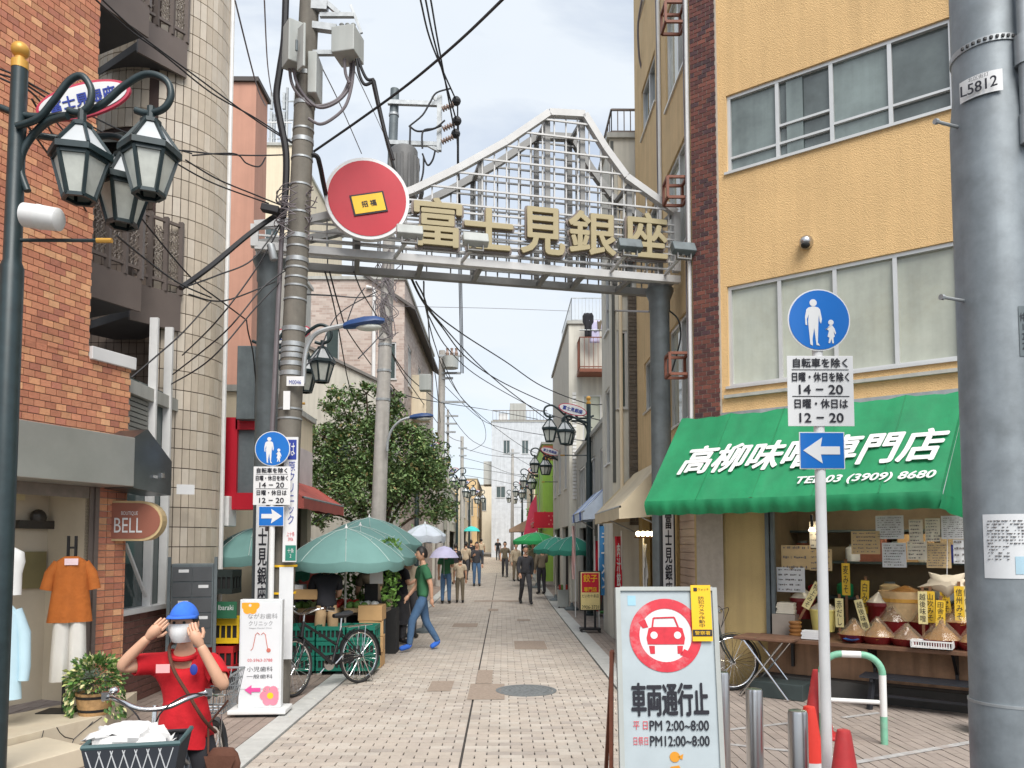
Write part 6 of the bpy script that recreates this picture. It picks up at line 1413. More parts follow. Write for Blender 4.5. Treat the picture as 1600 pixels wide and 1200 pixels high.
d = (pb_ - pa); Lh = d.length; dd = d.normalized(); HH = .77; rr = .17
def hq(x, z): return pa + dd * x + Vector((0, 0, z))
arc1 = [hq(rr - rr * math.cos(a), HH - rr + rr * math.sin(a)) for a in [math.pi / 2 * i / 8 for i in range(9)]]
arc2 = [hq(Lh - rr + rr * math.cos(a), HH - rr + rr * math.sin(a)) for a in [math.pi / 2 * (8 - i) / 8 for i in range(9)]]
MB().tube([hq(0, 0), hq(0, .24)], .03, 14).build('leg_foot', hg, hp, smooth=True); MB().tube([hq(Lh, 0), hq(Lh, .24)], .03, 14).build('leg_foot', hg, hp, smooth=True)
MB().tube([hq(0, .241), hq(0, HH - rr)], .03, 14).build('leg', hm, hp, smooth=True); MB().tube([hq(Lh, .241), hq(Lh, HH - rr)], .03, 14).build('leg', hm, hp, smooth=True)
MB().tube(arc1, .03, 14).build('bend', hg, hp, smooth=True); MB().tube(arc2, .03, 14).build('bend', hg, hp, smooth=True)
MB().tube([arc1[-1], arc2[0]], .0302, 14).build('top_rail', hm, hp, smooth=True); MB().tube([hq(.03, .36), hq(Lh - .03, .36)], .02, 12).build('cross_rail', hm, hp, smooth=True)
cr_ = mat('cone_red', srgb(186, 52, 54), .55, var=.12, scale=12, dirt=.15, dirtcol=(.4, .3, .28)); co = mat('cone_orange', srgb(226, 58, 44), .5, var=.06)
def cone(label, x, y, m, h=.7, sleeve=None, txt=None, rz=0.):
    o = thing('traffic_cone', label, 'traffic cone', (x, y, 0), rz, 'traffic cones')
    MB().box(-.18, .18, -.18, .18, 0, .035).build('base', m, o, local=True, bevel=.012)
    MB().lathe([(.135, .035), (.04, h - .02), (.034, h), (.02, h + .004)], 28).build('cone', m, o, smooth=True, local=True)
    if sleeve: MB().lathe([(.1325, .06), (.0875, .36)], 28, caps=False).build('white_sleeve', 'white', o, smooth=True, local=True)
    if txt: text(txt, .1, 'ink', o, (-.0, -.115, .46), (1, 0, 0), (0, .13, 1), local=True, fit=(.075, .085 if len(txt) == 1 else .3), offset=.002)
    return o
p = U(1318, 1137, 4.35); cone('near dull red traffic cone at the bottom edge before the white pole', p.x, 4.35, cr_, .71, txt='交')
p = U(1271, 1102, 5.0); cone('orange traffic cone with white sleeve pressed against the nearest bollard', p.x - .02, 5.02, co, .7, sleeve=True)
p = G(1287, 1156); cone('red traffic cone standing inside the hoop barrier', p.x, p.y + .12, cr_, .6)

# ------------------------------------------------------------------ big steel pole at the right
bp = thing('steel_street_light_pole', 'large galvanised steel street light pole at the right edge', 'pole', (2.36, 3.6, 0))
st_ = mat('pole_steel', (.25, .28, .30), .55, metal=.3, var=.2, scale=7, dirt=.25, dirtcol=(.12, .13, .13), streak=.2)
MB().lathe([(.172, 0), (.172, 1.02), (.166, 1.025), (.166, 3.78), (.15, 3.95), (.148, 6)], 48).build('shaft', st_, bp, smooth=True, local=True)
b = MB(); ring(b, (0, 0, 1.02), .174, .012, 48); b.build('joint_ring', 'galv', bp, local=True, smooth=True)
for v in (88, 178):
    z = U(1500, v, 3.6).z; b = MB(); ring(b, (0, 0, z), .17 if z < 3.8 else .156, .03, 48); b.build('strap', 'galv', bp, smooth=True, local=True)
b = MB()
for z, r_ in ((U(1500, 88, 3.6).z, .157),):
    for k_ in range(10): a = R(200 + k_ * 9); b.cb((r_ * math.cos(a), r_ * math.sin(a), z), (.012, .012, .012))
b.build('strap_slot', 'black', bp, local=True)
b = MB(); x_ = .07; b.tube([(x_, -.175, 3.72), (x_, -.175, 4.6)], .03, 14); b.tube([(x_, -.175, 3.6), (x_, -.175, 3.74)], .036, 14); b.tube([(x_, -.17, 3.98), (x_, -.17, 4.12)], .042, 12); b.build('light_bracket', 'galv', bp, smooth=True, local=True)
def bolt(v, side):
    z = U(1500, v, 3.6).z; b = MB(); b.tube([(-.165, -.02, z), (-.29, -.06, z + .004)], .008, 8); b.tube([(-.285, -.058, z + .004), (-.30, -.063, z + .004)], .014, 8); b.build('step_bolt', 'galv', bp, local=True, smooth=True)
bolt(202, 0); bolt(472, 0)
b = MB(); b.M = Matrix.Rotation(R(-22), 4, 'Z'); z = U(1500, 155, 3.6).z; n = 8
def curved(nm, par, r, a0, a1, z0, z1, m, n=10):
    b = MB(); vs = []
    for i in range(n + 1):
        a = R(a0 + (a1 - a0) * i / n); vs += [(r * math.cos(a), r * math.sin(a), z0), (r * math.cos(a), r * math.sin(a), z1)]
    b.add(vs, [(2 * i, 2 * i + 2, 2 * i + 3, 2 * i + 1) for i in range(n)]); return b.build(nm, m, par, local=True, smooth=True)
z0, z1 = U(1500, 172, 3.6).z, U(1500, 140, 3.6).z
npl = curved('number_plate', bp, .172, 196, 258, z0, z1, 'signwhite')
a = R(226); nx = Vector((math.cos(a), math.sin(a), 0)); tx_ = Vector((-nx.y, nx.x, 0))
text('L5812', .08, 'ink', npl, nx * .182 + Vector((0, 0, z0 + .04)), tx_, local=True, fit=(.15, .052), offset=.001); text('北区街灯', .03, 'ink', npl, nx * .182 + Vector((0, 0, z1 - .018)), tx_, local=True, fit=(.085, .02))
z0, z1 = U(1550, 902, 3.6).z, U(1550, 805, 3.6).z
ps = curved('paper_poster', bp, .169, 208, 300, z0, z1, 'paperwhite')
b = MB(); rnd = random.Random(77)
for i in range(13):
    zz = z1 - .03 - i * .0145
    for j in range(14):
        a = R(216 + j * 5.0 + rnd.uniform(-1, 1)); w_ = rnd.uniform(.003, .011)
        if rnd.random() < .85 and not (i > 7 and j > 5): b.cb((.1695 * math.cos(a), .1695 * math.sin(a), zz), (w_, w_, rnd.uniform(.0025, .0045)))
b.build('poster_print', mat('faded_ink', (.11, .10, .10)), ps, local=True)
curved('poster_picture', ps, .1705, 250, 285, z0 + .02, z0 + .1, mat('picture_blue', srgb(170, 200, 214), .7))
z0, z1 = U(1590, 570, 3.6).z, U(1590, 495, 3.6).z; pp_ = curved('metal_plate', bp, .169, 268, 300, z0, z1, 'galvdark'); text('仲\n1\n2\n2', .05, 'ink', pp_, Vector((.012, -.1705, (z0 + z1) / 2)), local=True, fit=(.03, .17))
MB().cb((-.12, -.13, .62), (.02, .01, .16)).build('door_edge', 'galvdark', bp, local=True)

# ------------------------------------------------------------------ shop yard: folding table, bench, bike wheel, box
def fp_(u, v): return G(u, v)
p = G(1205, 1088); ft = thing('folding_table', 'folding table with brown wooden top and crossed steel legs', 'table', (p.x - .02, p.y, 0), RZ)
b = MB(); b.box(-.33, .33, -.24, .24, .655, .685); b.build('top', mat('worn_table', srgb(110, 80, 62), .7, var=.25, scale=9), ft, local=True, bevel=.006)
for y in (-.2, .2):
    for s_ in (-1, 1): MB().tube([(s_ * .27, y, .02), (-s_ * .22, y, .65)], .013, 8).build('leg', 'chrome', ft, local=True, smooth=True)
for s_ in (-1, 1): MB().tube([(s_ * .27, -.2, .02), (s_ * .27, .2, .02)], .013, 8).build('foot_bar', 'chrome', ft, local=True, smooth=True)
p0, p1 = G(1392, 1108), G(1515, 1120)
ctr = U(1448, 1060, 8.0); ctr.z = 0
bn = thing('bench', 'low black slatted bench in front of the miso counter', 'bench', ctr, RZ)
bk = mat('bench_black', (.02, .022, .028), .45, var=.2)
for i in range(4): MB().box(-.62, .62, -.16 + i * .082, -.088 + i * .082, .33, .352).build('slat', bk, bn, local=True)
for x in (-.5, .5):
    for y in (-.11, .11): MB().bar((x, y * .8, .325), (x * 1.06, y * 1.25, 0), .045).build('leg', bk, bn, local=True)
    MB().bar((x, -.15, .31), (x, .16, .31), .03).build('bearer', bk, bn, local=True)
MB().bar((-.5, 0, .14), (.5, 0, .14), .03).build('stretcher', bk, bn, local=True)
o = tag(pbox('green_crate', 1520, 1095, 1548, 1130, 7.2, .3, mat('crate_teal', srgb(60, 170, 140), .5), None, RZ), 'teal plastic crate half hidden behind the steel pole', 'crate')
o.location.z += 0
p = G(1238, 1098); o = tag(MB().box(-.3, .3, -.18, .18, 0, .18).build('dark_trunk', mat('dark_green_box', (.035, .05, .05), .6), bevel=.01), 'low dark box on the ground under the folding table', 'box'); o.location = (p.x, p.y + .35, 0); o.rotation_euler = (0, 0, RZ)

# ------------------------------------------------------------------ dental clinic stand sign
p = U(407, 1108, 8.05); dn = thing('clinic_stand_sign', 'white free-standing clinic sign with pink flower and arrow', 'sign board', (p.x, 8.05, 0), R(3))
DH, DW = U(407, 936, 8.05).z, .215
MB().box(-.29, .29, -.17, .17, .03, .075).build('base', 'white', dn, local=True, bevel=.012); MB().box(-.22, .22, -.12, .12, 0, .03).build('base_foot', 'black', dn, local=True)
MB().box(-DW, DW, -.05, .05, .075, DH).build('box', mat('sign_lightbox', (.66, .68, .69), .35, var=.03), dn, local=True, bevel=.008)
fc = MB().box(-DW + .02, DW - .02, -.056, -.0505, .27, DH - .03).build('face', mat('sign_face_pale', (.70, .71, .73), .35, var=.03), dn, local=True)
def dt(s_, w, h, x, z, m, **k): return text(s_, .1, m, fc, (x, -.0585, z), local=True, fit=(w, h), **k)
greyp = mat('grey_print', (.28, .28, .29), .6)
dt('ながお歯科', .3, .055, .02, DH - .17, greyp, offset=-.001); dt('クリニック', .24, .05, .0, DH - .245, greyp, offset=-.001); dt('Nagao Dental Clinic', .23, .018, 0, DH - .295, greyp)
b = MB()
for s_ in (-1, 1): b.tube([(s_ * x, -.058, DH - .34 - z) for x, z in ((.008, .02), (.03, .0), (.05, .02), (.06, .08), (.075, .16), (.095, .18))], .004, 5)
b.prism(circ(.085, DH - .52, .022, 14), -.06, -.057); b.build('tooth_print', mat('coral_print', srgb(200, 110, 96), .6), fc, local=True)
dt('03-5963-3788', .25, .03, .0, DH - .62, 'redprint'); dt('小児歯科', .26, .05, 0, DH - .71, 'ink'); dt('一般歯科', .26, .042, 0, DH - .785, 'ink')
b = MB(); z = DH - .92; b.prism([(-.15, z), (-.08, z + .05), (-.08, z + .02), (.01, z + .02), (.01, z - .02), (-.08, z - .02), (-.08, z - .05)][::-1], -.0585, -.0568); b.build('pink_arrow', mat('magenta_print', srgb(220, 80, 150), .6), fc, local=True)
def flower(cx, cz, r, m, m2, nm):
    b = MB()
    for k_ in range(6): a = k_ * math.pi / 3; b.prism([(min(max(cx + r * .55 * math.cos(a) + r * .42 * math.cos(t_), -DW + .022), DW - .022), min(cz + r * .55 * math.sin(a) + r * .42 * math.sin(t_), DH - .032)) for t_ in [2 * math.pi * i / 12 for i in range(12)]], -.0576 - .0001 * k_, -.0566)
    b.build(nm, m, fc, local=True)
    if m2: MB().prism(circ(cx, cz, r * .3, 12), -.0592, -.0584).build('flower_centre', m2, fc, local=True)
flower(.11, DH - .98, .11, mat('flower_pink', srgb(232, 130, 150), .6), 'yellow', 'pink_flower'); flower(-.11, DH - .06, .1, mat('flower_orange', srgb(244, 160, 40), .6), None, 'orange_flower')
dt('2 F', .08, .04, .08, DH - .92, greyp)

# ------------------------------------------------------------------ gyoza sign, flags
p = G(922, 988); gs_ = thing('red_menu_sign', 'small illuminated-style red and cream dumpling sign on a black stand', 'sign board', (p.x, p.y, 0), R(2))
s = p.y / 1200; h1 = 1.75 - (892 - 850) * s; h0 = 1.75 - (953 - 850) * s; w_ = 16.5 * s
MB().box(-w_, w_, -.06, .06, h0, h1).build('box', 'black', gs_, local=True, bevel=.006); f_ = MB().box(-w_ * .9, w_ * .9, -.066, -.0605, h0 + .02, h1 - .02).build('face', mat('cream_face', srgb(232, 214, 150), .5), gs_, local=True)
hm_ = (h0 + h1) / 2; MB().box(-w_ * .8, w_ * .8, -.07, -.0665, hm_ - .03, h1 - .04).build('red_field', 'red', f_, local=True)
text('餃子', .1, 'yellow', f_, (0, -.073, h1 - .14), local=True, fit=(w_ * 1.3, .15), offset=.002); text('専門店', .1, 'yellow', f_, (0, -.073, hm_ + .03), local=True, fit=(w_ * 1.2, .09), offset=.002)
text('だいわ十条店', .1, 'ink', f_, (0, -.07, hm_ - .1), local=True, fit=(w_ * 1.6, .07)); text('3906-3731', .1, 'ink', f_, (0, -.07, h0 + .07), local=True, fit=(w_ * 1.6, .07))
for x in (-.1, .1): MB().box(x - .02, x + .02, -.02, .02, .09, h0).build('leg', 'black', gs_, local=True)
MB().box(-.2, .2, -.12, .12, .05, .09).build('base', 'black', gs_, local=True)
b = MB()
for x in (-.18, .18):
    for y in (-.1, .1): b.M = Matrix.Translation((x, y, .027)) @ Matrix.Rotation(R(90), 4, 'Y'); b.lathe([(.027, -.012), (.027, .012)], 10)
b.build('castor', 'black', gs_, local=True)
tag(pbox('wooden_board', 904, 893, 918, 952, p.y + .4, .04, 'wood', None), 'brown wooden board behind the dumpling sign', 'board')
def flag(label, u, v0, v1, y, w, m, s_=None, tm='signwhite', lean=0):
    a, c = U(u, v0, y), U(u, v1, y); o = thing('banner_flag', label, 'flag', (c.x, y, gz(y)), 0, 'nobori banner flags')
    L_ = a.z - gz(y); MB().tube([(0, 0, 0), (lean, 0, L_ + .1)], .014, 8).build('flagpole', 'white', o, local=True)
    h_ = a.z - c.z; b = MB(); n = 14; vs = []
    for j in range(n + 1):
        z = L_ - h_ * j / n; xx = lean * z / L_
        for i in range(5): vs.append((xx + w * i / 4 * (1 - .12 * math.sin(j * .5)), .03 * math.sin(i * 1.6 + j * .55), z))
    b.add(vs, [(j * 5 + i, (j + 1) * 5 + i, (j + 1) * 5 + i + 1, j * 5 + i + 1) for j in range(n) for i in range(4)]); f_ = b.build('cloth', m, o, smooth=True, local=True)
    if s_: text('\n'.join(s_), .2, tm, f_, (w / 2 + lean * .5, -.045, L_ - h_ / 2), local=True, fit=(abs(w) * .55, h_ * .8), offset=.003)
flag('red banner flag beside the first right-hand lamp post', 930, 845, 955, 16.5, .13, 'red'); flag('blue banner flag with white writing right of the lamp post', 936, 822, 930, 15.6, .22, mat('flag_blue', srgb(70, 140, 195), .7), 'ラーメン')
flag('red banner flag with white writing before the dark brick pillar', 972, 838, 950, 13.6, -.12, 'red', '肉汁餃子'); flag('white and red narrow banner flag left of the lamp post', 899, 822, 905, 18.5, -.08, mat('flag_pale', srgb(230, 190, 185), .7))
flag('white banner flag at the beige awning shop door', 1006, 850, 925, 12.4, .06, 'white')

# ------------------------------------------------------------------ parasols
def parasol(label, u, va, y, rad, drop, m, pole=True, n=8, a0=.2):
    a = U(u, va, y); g0 = gz(y); o = thing('parasol', label, 'parasol', (a.x, y, g0), 0, 'shop parasols'); top = a.z - g0
    b = MB(); vs = []; seg = n * 4; pr_ = ((.02, 0), (.25, .11), (.5, .31), (.75, .6), (.92, .86), (1., 1.))
    for f, dz in pr_:
        for j in range(seg):
            t_ = (j % 4) / 4; an = a0 + 2 * math.pi * j / seg; k_ = 1 - .06 * math.sin(math.pi * t_) * f; sag = -.03 * math.sin(math.pi * t_) * f
            vs.append((rad * f * k_ * math.cos(an), rad * f * k_ * math.sin(an), top - drop * dz + sag))
    b.add(vs, [(i * seg + j, i * seg + (j + 1) % seg, (i + 1) * seg + (j + 1) % seg, (i + 1) * seg + j)[::-1] for i in range(5) for j in range(seg)]); can_ = b.build('canopy', m, o, smooth=True, local=True)
    b = MB(); vs = []
    for dz, k2 in ((0, 1.), (-.07, 1.005), (-.13, .985)):
        for j in range(seg):
            t_ = (j % 4) / 4; an = a0 + 2 * math.pi * j / seg; k_ = k2 * (1 - .06 * math.sin(math.pi * t_)); vs.append((rad * k_ * math.cos(an), rad * k_ * math.sin(an), top - drop - .03 * math.sin(math.pi * t_) + dz - (.012 * math.sin(j * 2.2) if dz < -.1 else 0)))
    b.add(vs, [(i * seg + j, i * seg + (j + 1) % seg, (i + 1) * seg + (j + 1) % seg, (i + 1) * seg + j)[::-1] for i in range(2) for j in range(seg)]); b.build('valance', m, o, smooth=True, local=True)
    b = MB()
    for j in range(n):
        an = a0 + 2 * math.pi * j / n; b.tube([(rad * f * math.cos(an), rad * f * math.sin(an), top - drop * dz + .004) for f, dz in pr_], .004, 4); b.tube([(0, 0, top - drop - .1), (rad * .6 * math.cos(an), rad * .6 * math.sin(an), top - drop * .32)], .005, 4)
    b.build('rib', mat('rib_pale', srgb(190, 205, 200), .6), o, local=True)
    MB().lathe([(.015, 0), (.03, .02), (.012, .05), (.006, .08)], 10, (0, 0, top - .01)).build('finial', 'white', o, smooth=True, local=True)
    MB().tube([(0, 0, 0), (0, 0, top - .02)], .017, 10).build('pole', mat('pole_cream', (.55, .54, .48), .5), o, smooth=True, local=True)
    MB().lathe([(.2, 0), (.2, .05), (.05, .1), (.03, .2)], 16).build('base', 'galvdark', o, smooth=True, local=True)
parasol('front green parasol over the greengrocer stall and black bicycle', 541, 826, 11.2, .84, .46, 'parasol')
parasol('green parasol just behind the front one', 563, 822, 12.9, .95, .5, 'parasol'); parasol('highest green parasol at the back of the stall', 577, 809, 14.2, .98, .48, 'parasol')
parasol('green parasol half hidden between tiled column and gate post', 398, 825, 10.9, .62, .38, 'parasol'); parasol('green parasol edge just right of the near utility pole', 440, 850, 11.6, .42, .4, 'parasol2')
parasol('pale white parasol farther back under the tree', 664, 819, 15.4, .42, .22, mat('parasol_white', srgb(206, 214, 224), .7))
parasol('dark green parasol on the right beyond the red flag', 893, 838, 20.5, .66, .36, 'parasol2'); parasol('second dark green parasol on the right, partly behind the first', 868, 839, 23.5, .7, .36, 'parasol2')
parasol('bright green flat parasol far on the right', 838, 832, 29, .9, .3, mat('parasol_bright', srgb(40, 160, 90), .7))

# ------------------------------------------------------------------ greengrocer crates and goods
def crate(label, c, w, d, h, m, rz=0., slots=True, fill=None):
    o = thing('produce_crate', label, 'crate', c, rz, 'crates at the greengrocer'); t_ = .012
    b = MB(); b.box(-w / 2, w / 2, -d / 2, d / 2, 0, t_)
    for s_ in (-1, 1):
        x = s_ * (w / 2 - t_ / 2); y = s_ * (d / 2 - t_ / 2)
        for z0, z1 in ((t_, h * .22), (h * .72, h)): b.box(x - t_ / 2, x + t_ / 2, -d / 2, d / 2, z0, z1); b.box(-w / 2 + t_, w / 2 - t_, y - t_ / 2, y + t_ / 2, z0, z1)
        k_ = 7
        for i in range(k_): xx = -w / 2 + t_ + (w - 3 * t_) * i / (k_ - 1); b.box(xx, xx + t_ * 1.4, y - t_ / 2, y + t_ / 2, h * .22, h * .72)
        for i in range(4): yy = -d / 2 + t_ + (d - 3 * t_) * i / 3; b.box(x - t_ / 2, x + t_ / 2, yy, yy + t_ * 1.4, h * .22, h * .72)
    b.build('slotted_wall', m, o, local=True); MB().box(-w / 2 + .02, w / 2 - .02, -d / 2 + .02, d / 2 - .02, .015, h * .7).build('contents', fill or 'dark', o, local=True)
    return o
teal = mat('crate_green', srgb(20, 110, 92), .5, var=.08); yel = mat('crate_yellow', srgb(232, 190, 30), .5); rdc = mat('crate_red', srgb(190, 40, 44), .5); dkc = mat('crate_dark', (.02, .03, .028), .6)
def gx(u, y): return U(u, 850, y).x
CL = 'green plastic crate, {} row up, {} of the stack behind the bicycle'
for i in range(3):
    for j, pos in enumerate(('left', 'middle', 'right')):
        crate(CL.format(('lowest', 'second', 'third')[i], pos), (gx(478 + j * 46, 10.6), 10.6, i * .2 + .06), .38, .45, .19, teal)
crate('yellow crate beside the clinic sign', (gx(356, 9.6), 9.6, .55), .45, .4, .3, yel); crate('red crate under the yellow one', (gx(350, 9.7), 9.6, .22), .5, .42, .3, rdc)
tag(MB().box(-.28, .28, -.2, .2, 0, .22).build('low_stand', 'dark'), 'dark low stand under the red crate', 'stand').location = (gx(350, 9.6), 9.6, 0)
crate('dark crate on top of the green board by the tiled column', (gx(345, 9.9), 9.95, 1.12), .4, .35, .3, dkc)
gb_ = thing('green_price_board', 'small green chalk-style board with white writing beside the clinic sign', 'board', (gx(355, 9.3), 9.3, .86)); MB().box(-.13, .13, 0, .012, 0, .2).build('panel', mat('board_green', srgb(40, 100, 70), .6), gb_, local=True); text('Ibaraki', .05, 'signwhite', gb_, (0, -.002, .13), local=True, fit=(.18, .06))
bxn = ('lowest', 'second', 'third', 'fourth')
for i in range(4):
    o = tag(MB().box(-.17, .17, -.2, .2, 0, .215).build('cardboard_box', 'card', bevel=.006), bxn[i] + ' brown cardboard box from the ground in the stack behind the bicycle wheel', 'box', 'cardboard boxes'); o.location = (gx(578, 11) + .01 * (i % 2), 11.2, i * .22); o.rotation_euler = (0, 0, R(4 * (i % 3)))
o = tag(MB().box(-.2, .2, -.15, .15, 0, .14).build('cardboard_box', 'card', bevel=.006), 'cardboard tray of produce above the green crates', 'box'); o.location = (gx(487, 10.9), 10.9, .98)
tbm = mat('stall_top', srgb(120, 110, 96), .8)
sl_ = thing('produce_stall', 'greengrocer trestle stall under the front parasol', 'stall', (gx(525, 11.6), 11.6, 0)); MB().box(-1.1, .75, -.35, .6, .72, .76).build('top', tbm, sl_, local=True)
for x in (-1.0, .65):
    for y in (-.3, .5): MB().box(x - .025, x + .025, y - .025, y + .025, 0, .72).build('leg', 'galvdark', sl_, local=True)
rnd = random.Random(12)
vg = {'leafy': mat('cabbage_green', srgb(110, 150, 70), .6, var=.25, scale=20, rand=.2), 'pale': mat('melon_pale', srgb(190, 205, 140), .6, rand=.1), 'red': mat('tomato_red', srgb(190, 50, 40), .3, rand=.1), 'white': mat('radish_white', (.7, .7, .66), .5), 'purple': mat('aubergine', (.05, .02, .06), .3)}
PL_ = ('green cabbages', 'pale melons', 'red tomatoes', 'white radishes', 'dark aubergines')
for i, (u, y, z, kd) in enumerate(((470, 11.25, .765, 'leafy'), (495, 11.3, .765, 'pale'), (560, 11.3, .765, 'leafy'), (575, 11.35, .765, 'white'), (545, 11.75, .765, 'red'), (470, 11.8, .765, 'purple'), (515, 11.25, .765, 'red'))):
    o = thing('vegetable_heap', PL_[['leafy', 'pale', 'red', 'white', 'purple'].index(kd)] + (' heaped at the left of the stall', ' heaped left of centre on the stall', ' heaped under the right of the parasol', ' heaped at the right end of the stall', ' heaped at the back right of the stall', ' heaped at the back left of the stall', ' heaped in the middle of the stall')[i], 'vegetables', (gx(u, y), y, z), 0, 'produce on the stall')
    MB().box(-.17, .17, -.13, .13, 0, .06).build('tray', 'woodpale', o, local=True)
    for k_ in range(9): MB().ell((-.11 + .11 * (k_ % 3), -.08 + .08 * (k_ // 3), .09 + .02 * rnd.random()), (.055, .05, .05), 10, 7).build('vegetable', vg[kd], o, smooth=True, local=True)
# leafy bundle behind the parasol poles
lv = thing('leafy_bundles', 'dense hanging leafy greens behind the stall under the parasol', 'plants', (gx(565, 12.6), 12.6, .7)); 
def lf(r): return Vector((r.uniform(-.6, .6), r.uniform(-.2, .2), r.uniform(.0, 1.1))), Vector((r.uniform(-1, 1), r.uniform(-1, .4), r.uniform(-.6, 1)))
leaves(1500, lf, .09, random.Random(21)).build('foliage', vg['leafy'], lv, local=True)
MB().box(-.6, .6, -.2, .2, -.7, .02).build('stand', 'dark', lv, local=True)
o = thing('stacked_trays', 'white foam produce trays stacked beside the pole', 'trays', (gx(463, 10.9), 10.9, .98))
for j in range(3): MB().box(-.13, .13, -.1, .1, j * .07, .06 + j * .07).build('tray', 'paperwhite', o, local=True)
tag(pbox('black_panel', 570, 912, 590, 985, 11.7, .05, 'dark', None), 'black board panel at the right of the stall', 'board'); tag(pbox('white_notice', 578, 880, 598, 912, 11.4, .01, 'paperwhite', None), 'white notice hanging from the front parasol', 'notice')
tag(pbox('red_curtain', 468, 895, 502, 985, 14.0, .05, mat('red_brown_cloth', srgb(120, 52, 44), .8, var=.2, scale=8), None), 'red brown cloth hanging in the greengrocer shop', 'cloth')
# right-hand shop clutter
for i, (u, v, w, h, m, lb, nm) in enumerate(((880, 950, .3, .5, 'boxgrey', 'grey trolley beside the dumpling sign', 'shop_trolley'), (952, 968, .25, .12, mat('blue_cloth', srgb(60, 100, 150), .7), 'blue bundle on the ground right of the dumpling sign', 'cloth_bundle'), (944, 958, .4, .05, mat('green_mat', srgb(110, 190, 110), .7), 'bright green mat on the pavement beyond the sign', 'floor_mat'))):
    p = G(u, v); o = thing(nm, lb, 'shop goods', p); MB().box(-w / 2, w / 2, -.12, .12, .03 if i == 0 else 0, h).build('body', m, o, local=True, bevel=.012)
    if i == 0:
        for j, mm in enumerate(('red', 'leafy', 'white', 'red')): MB().box(-.12 + j * .06, -.07 + j * .06, -.1, .0, h + .002, h + .14).build('potted_goods', vg[mm], o, local=True)
        for x in (-.12, .12): MB().ell((x, -.1, .03), .03, 8, 6).build('wheel', 'black', o, local=True)

# ------------------------------------------------------------------ trees
def tree(name, label, base, h_trunk, blobs, nleaf, size, seed, lm, tr=.1):
    o = thing(name, label, 'tree', base); rnd = random.Random(seed)
    b = MB(); top = Vector((0, 0, h_trunk)); b.tube([(0, 0, 0), (.03, 0, h_trunk * .5), (0, .02, h_trunk)], [tr, tr * .8, tr * .65], 10)
    for c, r in blobs:
        c = Vector(c); m_ = top.lerp(c, .5) + Vector((rnd.uniform(-.1, .1), rnd.uniform(-.1, .1), .1)); b.tube(spline([top * .9, m_, c], 4), [tr * .5 * (1 - .09 * i) for i in range(9)], 6)
        for k_ in range(5): d = Vector((rnd.uniform(-1, 1), rnd.uniform(-1, 1), rnd.uniform(-.3, 1))).normalized(); b.tube([c - d * .1, c + d * r * .85], [.018, .005], 4)
    b.build('trunk', mat('bark', srgb(96, 82, 68), .9, var=.25, scale=15, bump=.4, bscale=50), o, smooth=True, local=True)
    lv_ = MB(); tot = sum(r ** 2 for _, r in blobs)
    for c, r in blobs:
        c = Vector(c); kk = int(nleaf * r * r / tot); cl = [Vector((rnd.gauss(0, 1), rnd.gauss(0, 1), rnd.gauss(0, .8))).normalized() * r * rnd.uniform(.45, 1.) for _ in range(max(8, kk // 45))]
        for i in range(kk):
            p = c + rnd.choice(cl) + Vector((rnd.gauss(0, 1), rnd.gauss(0, 1), rnd.gauss(0, .8))) * r * .15
            d = Vector((rnd.uniform(-1, 1), rnd.uniform(-1, 1), rnd.uniform(-.9, .5))).normalized(); s_ = size * rnd.uniform(.6, 1.3); sd = d.cross(Vector((rnd.uniform(-1, 1), rnd.uniform(-1, 1), 1))).normalized()
            lv_.v += [tuple(p), tuple(p + d * s_ * .5 + sd * s_ * .26), tuple(p + d * s_), tuple(p + d * s_ * .5 - sd * s_ * .26)]; n = len(lv_.v); lv_.f.append((n - 4, n - 3, n - 2, n - 1))
    lv_.build('crown', lm, o, local=True)
    return o
tm = mat('tree_leaf', srgb(70, 92, 52), .6, var=.25, scale=1.6, rand=.4)
multi(tm, [(5, srgb(98, 126, 78)), (4, srgb(116, 142, 88)), (2, srgb(140, 160, 104)), (1, srgb(146, 130, 86))])
tree('street_tree', 'dense green street tree beside the second utility pole', (-2.75, 17.2, 0), 1.9, [((-.5, 0, 3.9), .85), ((.5, .1, 3.5), .9), ((-1.15, .2, 3.2), .75), ((0, 0, 4.4), .65), ((1.0, 0, 3.2), .65), ((-.2, -.2, 2.8), .9), ((-1.25, 0, 4.1), .5), ((.8, 0, 4.1), .42), ((-.9, 0, 4.9), .45), ((1.25, .2, 2.5), .42), ((-1.5, 0, 2.5), .45), ((-.35, 0, 5.15), .28), ((.3, 0, 4.95), .3)], 30000, .095, 5, tm)
vn = thing('wall_vines', 'hanging green vines on the far right-hand house', 'plant', (1.7, 43.6, gz(43.6))); 
def vf(r): x = r.uniform(-.35, .9); return Vector((x, r.uniform(-.3, .25), r.uniform(.9 + .8 * abs(x), 3.9 - .8 * abs(x - .2)))), Vector((r.uniform(-1, 1), -1, r.uniform(-1, .3)))
leaves(2600, vf, .16, random.Random(31)).build('foliage', tm, vn, local=True)
MB().tube([(.2, .1, 0), (.2, .1, 3.2)], .06, 6).build('stem', mat('bark', (0, 0, 0)), vn, local=True)
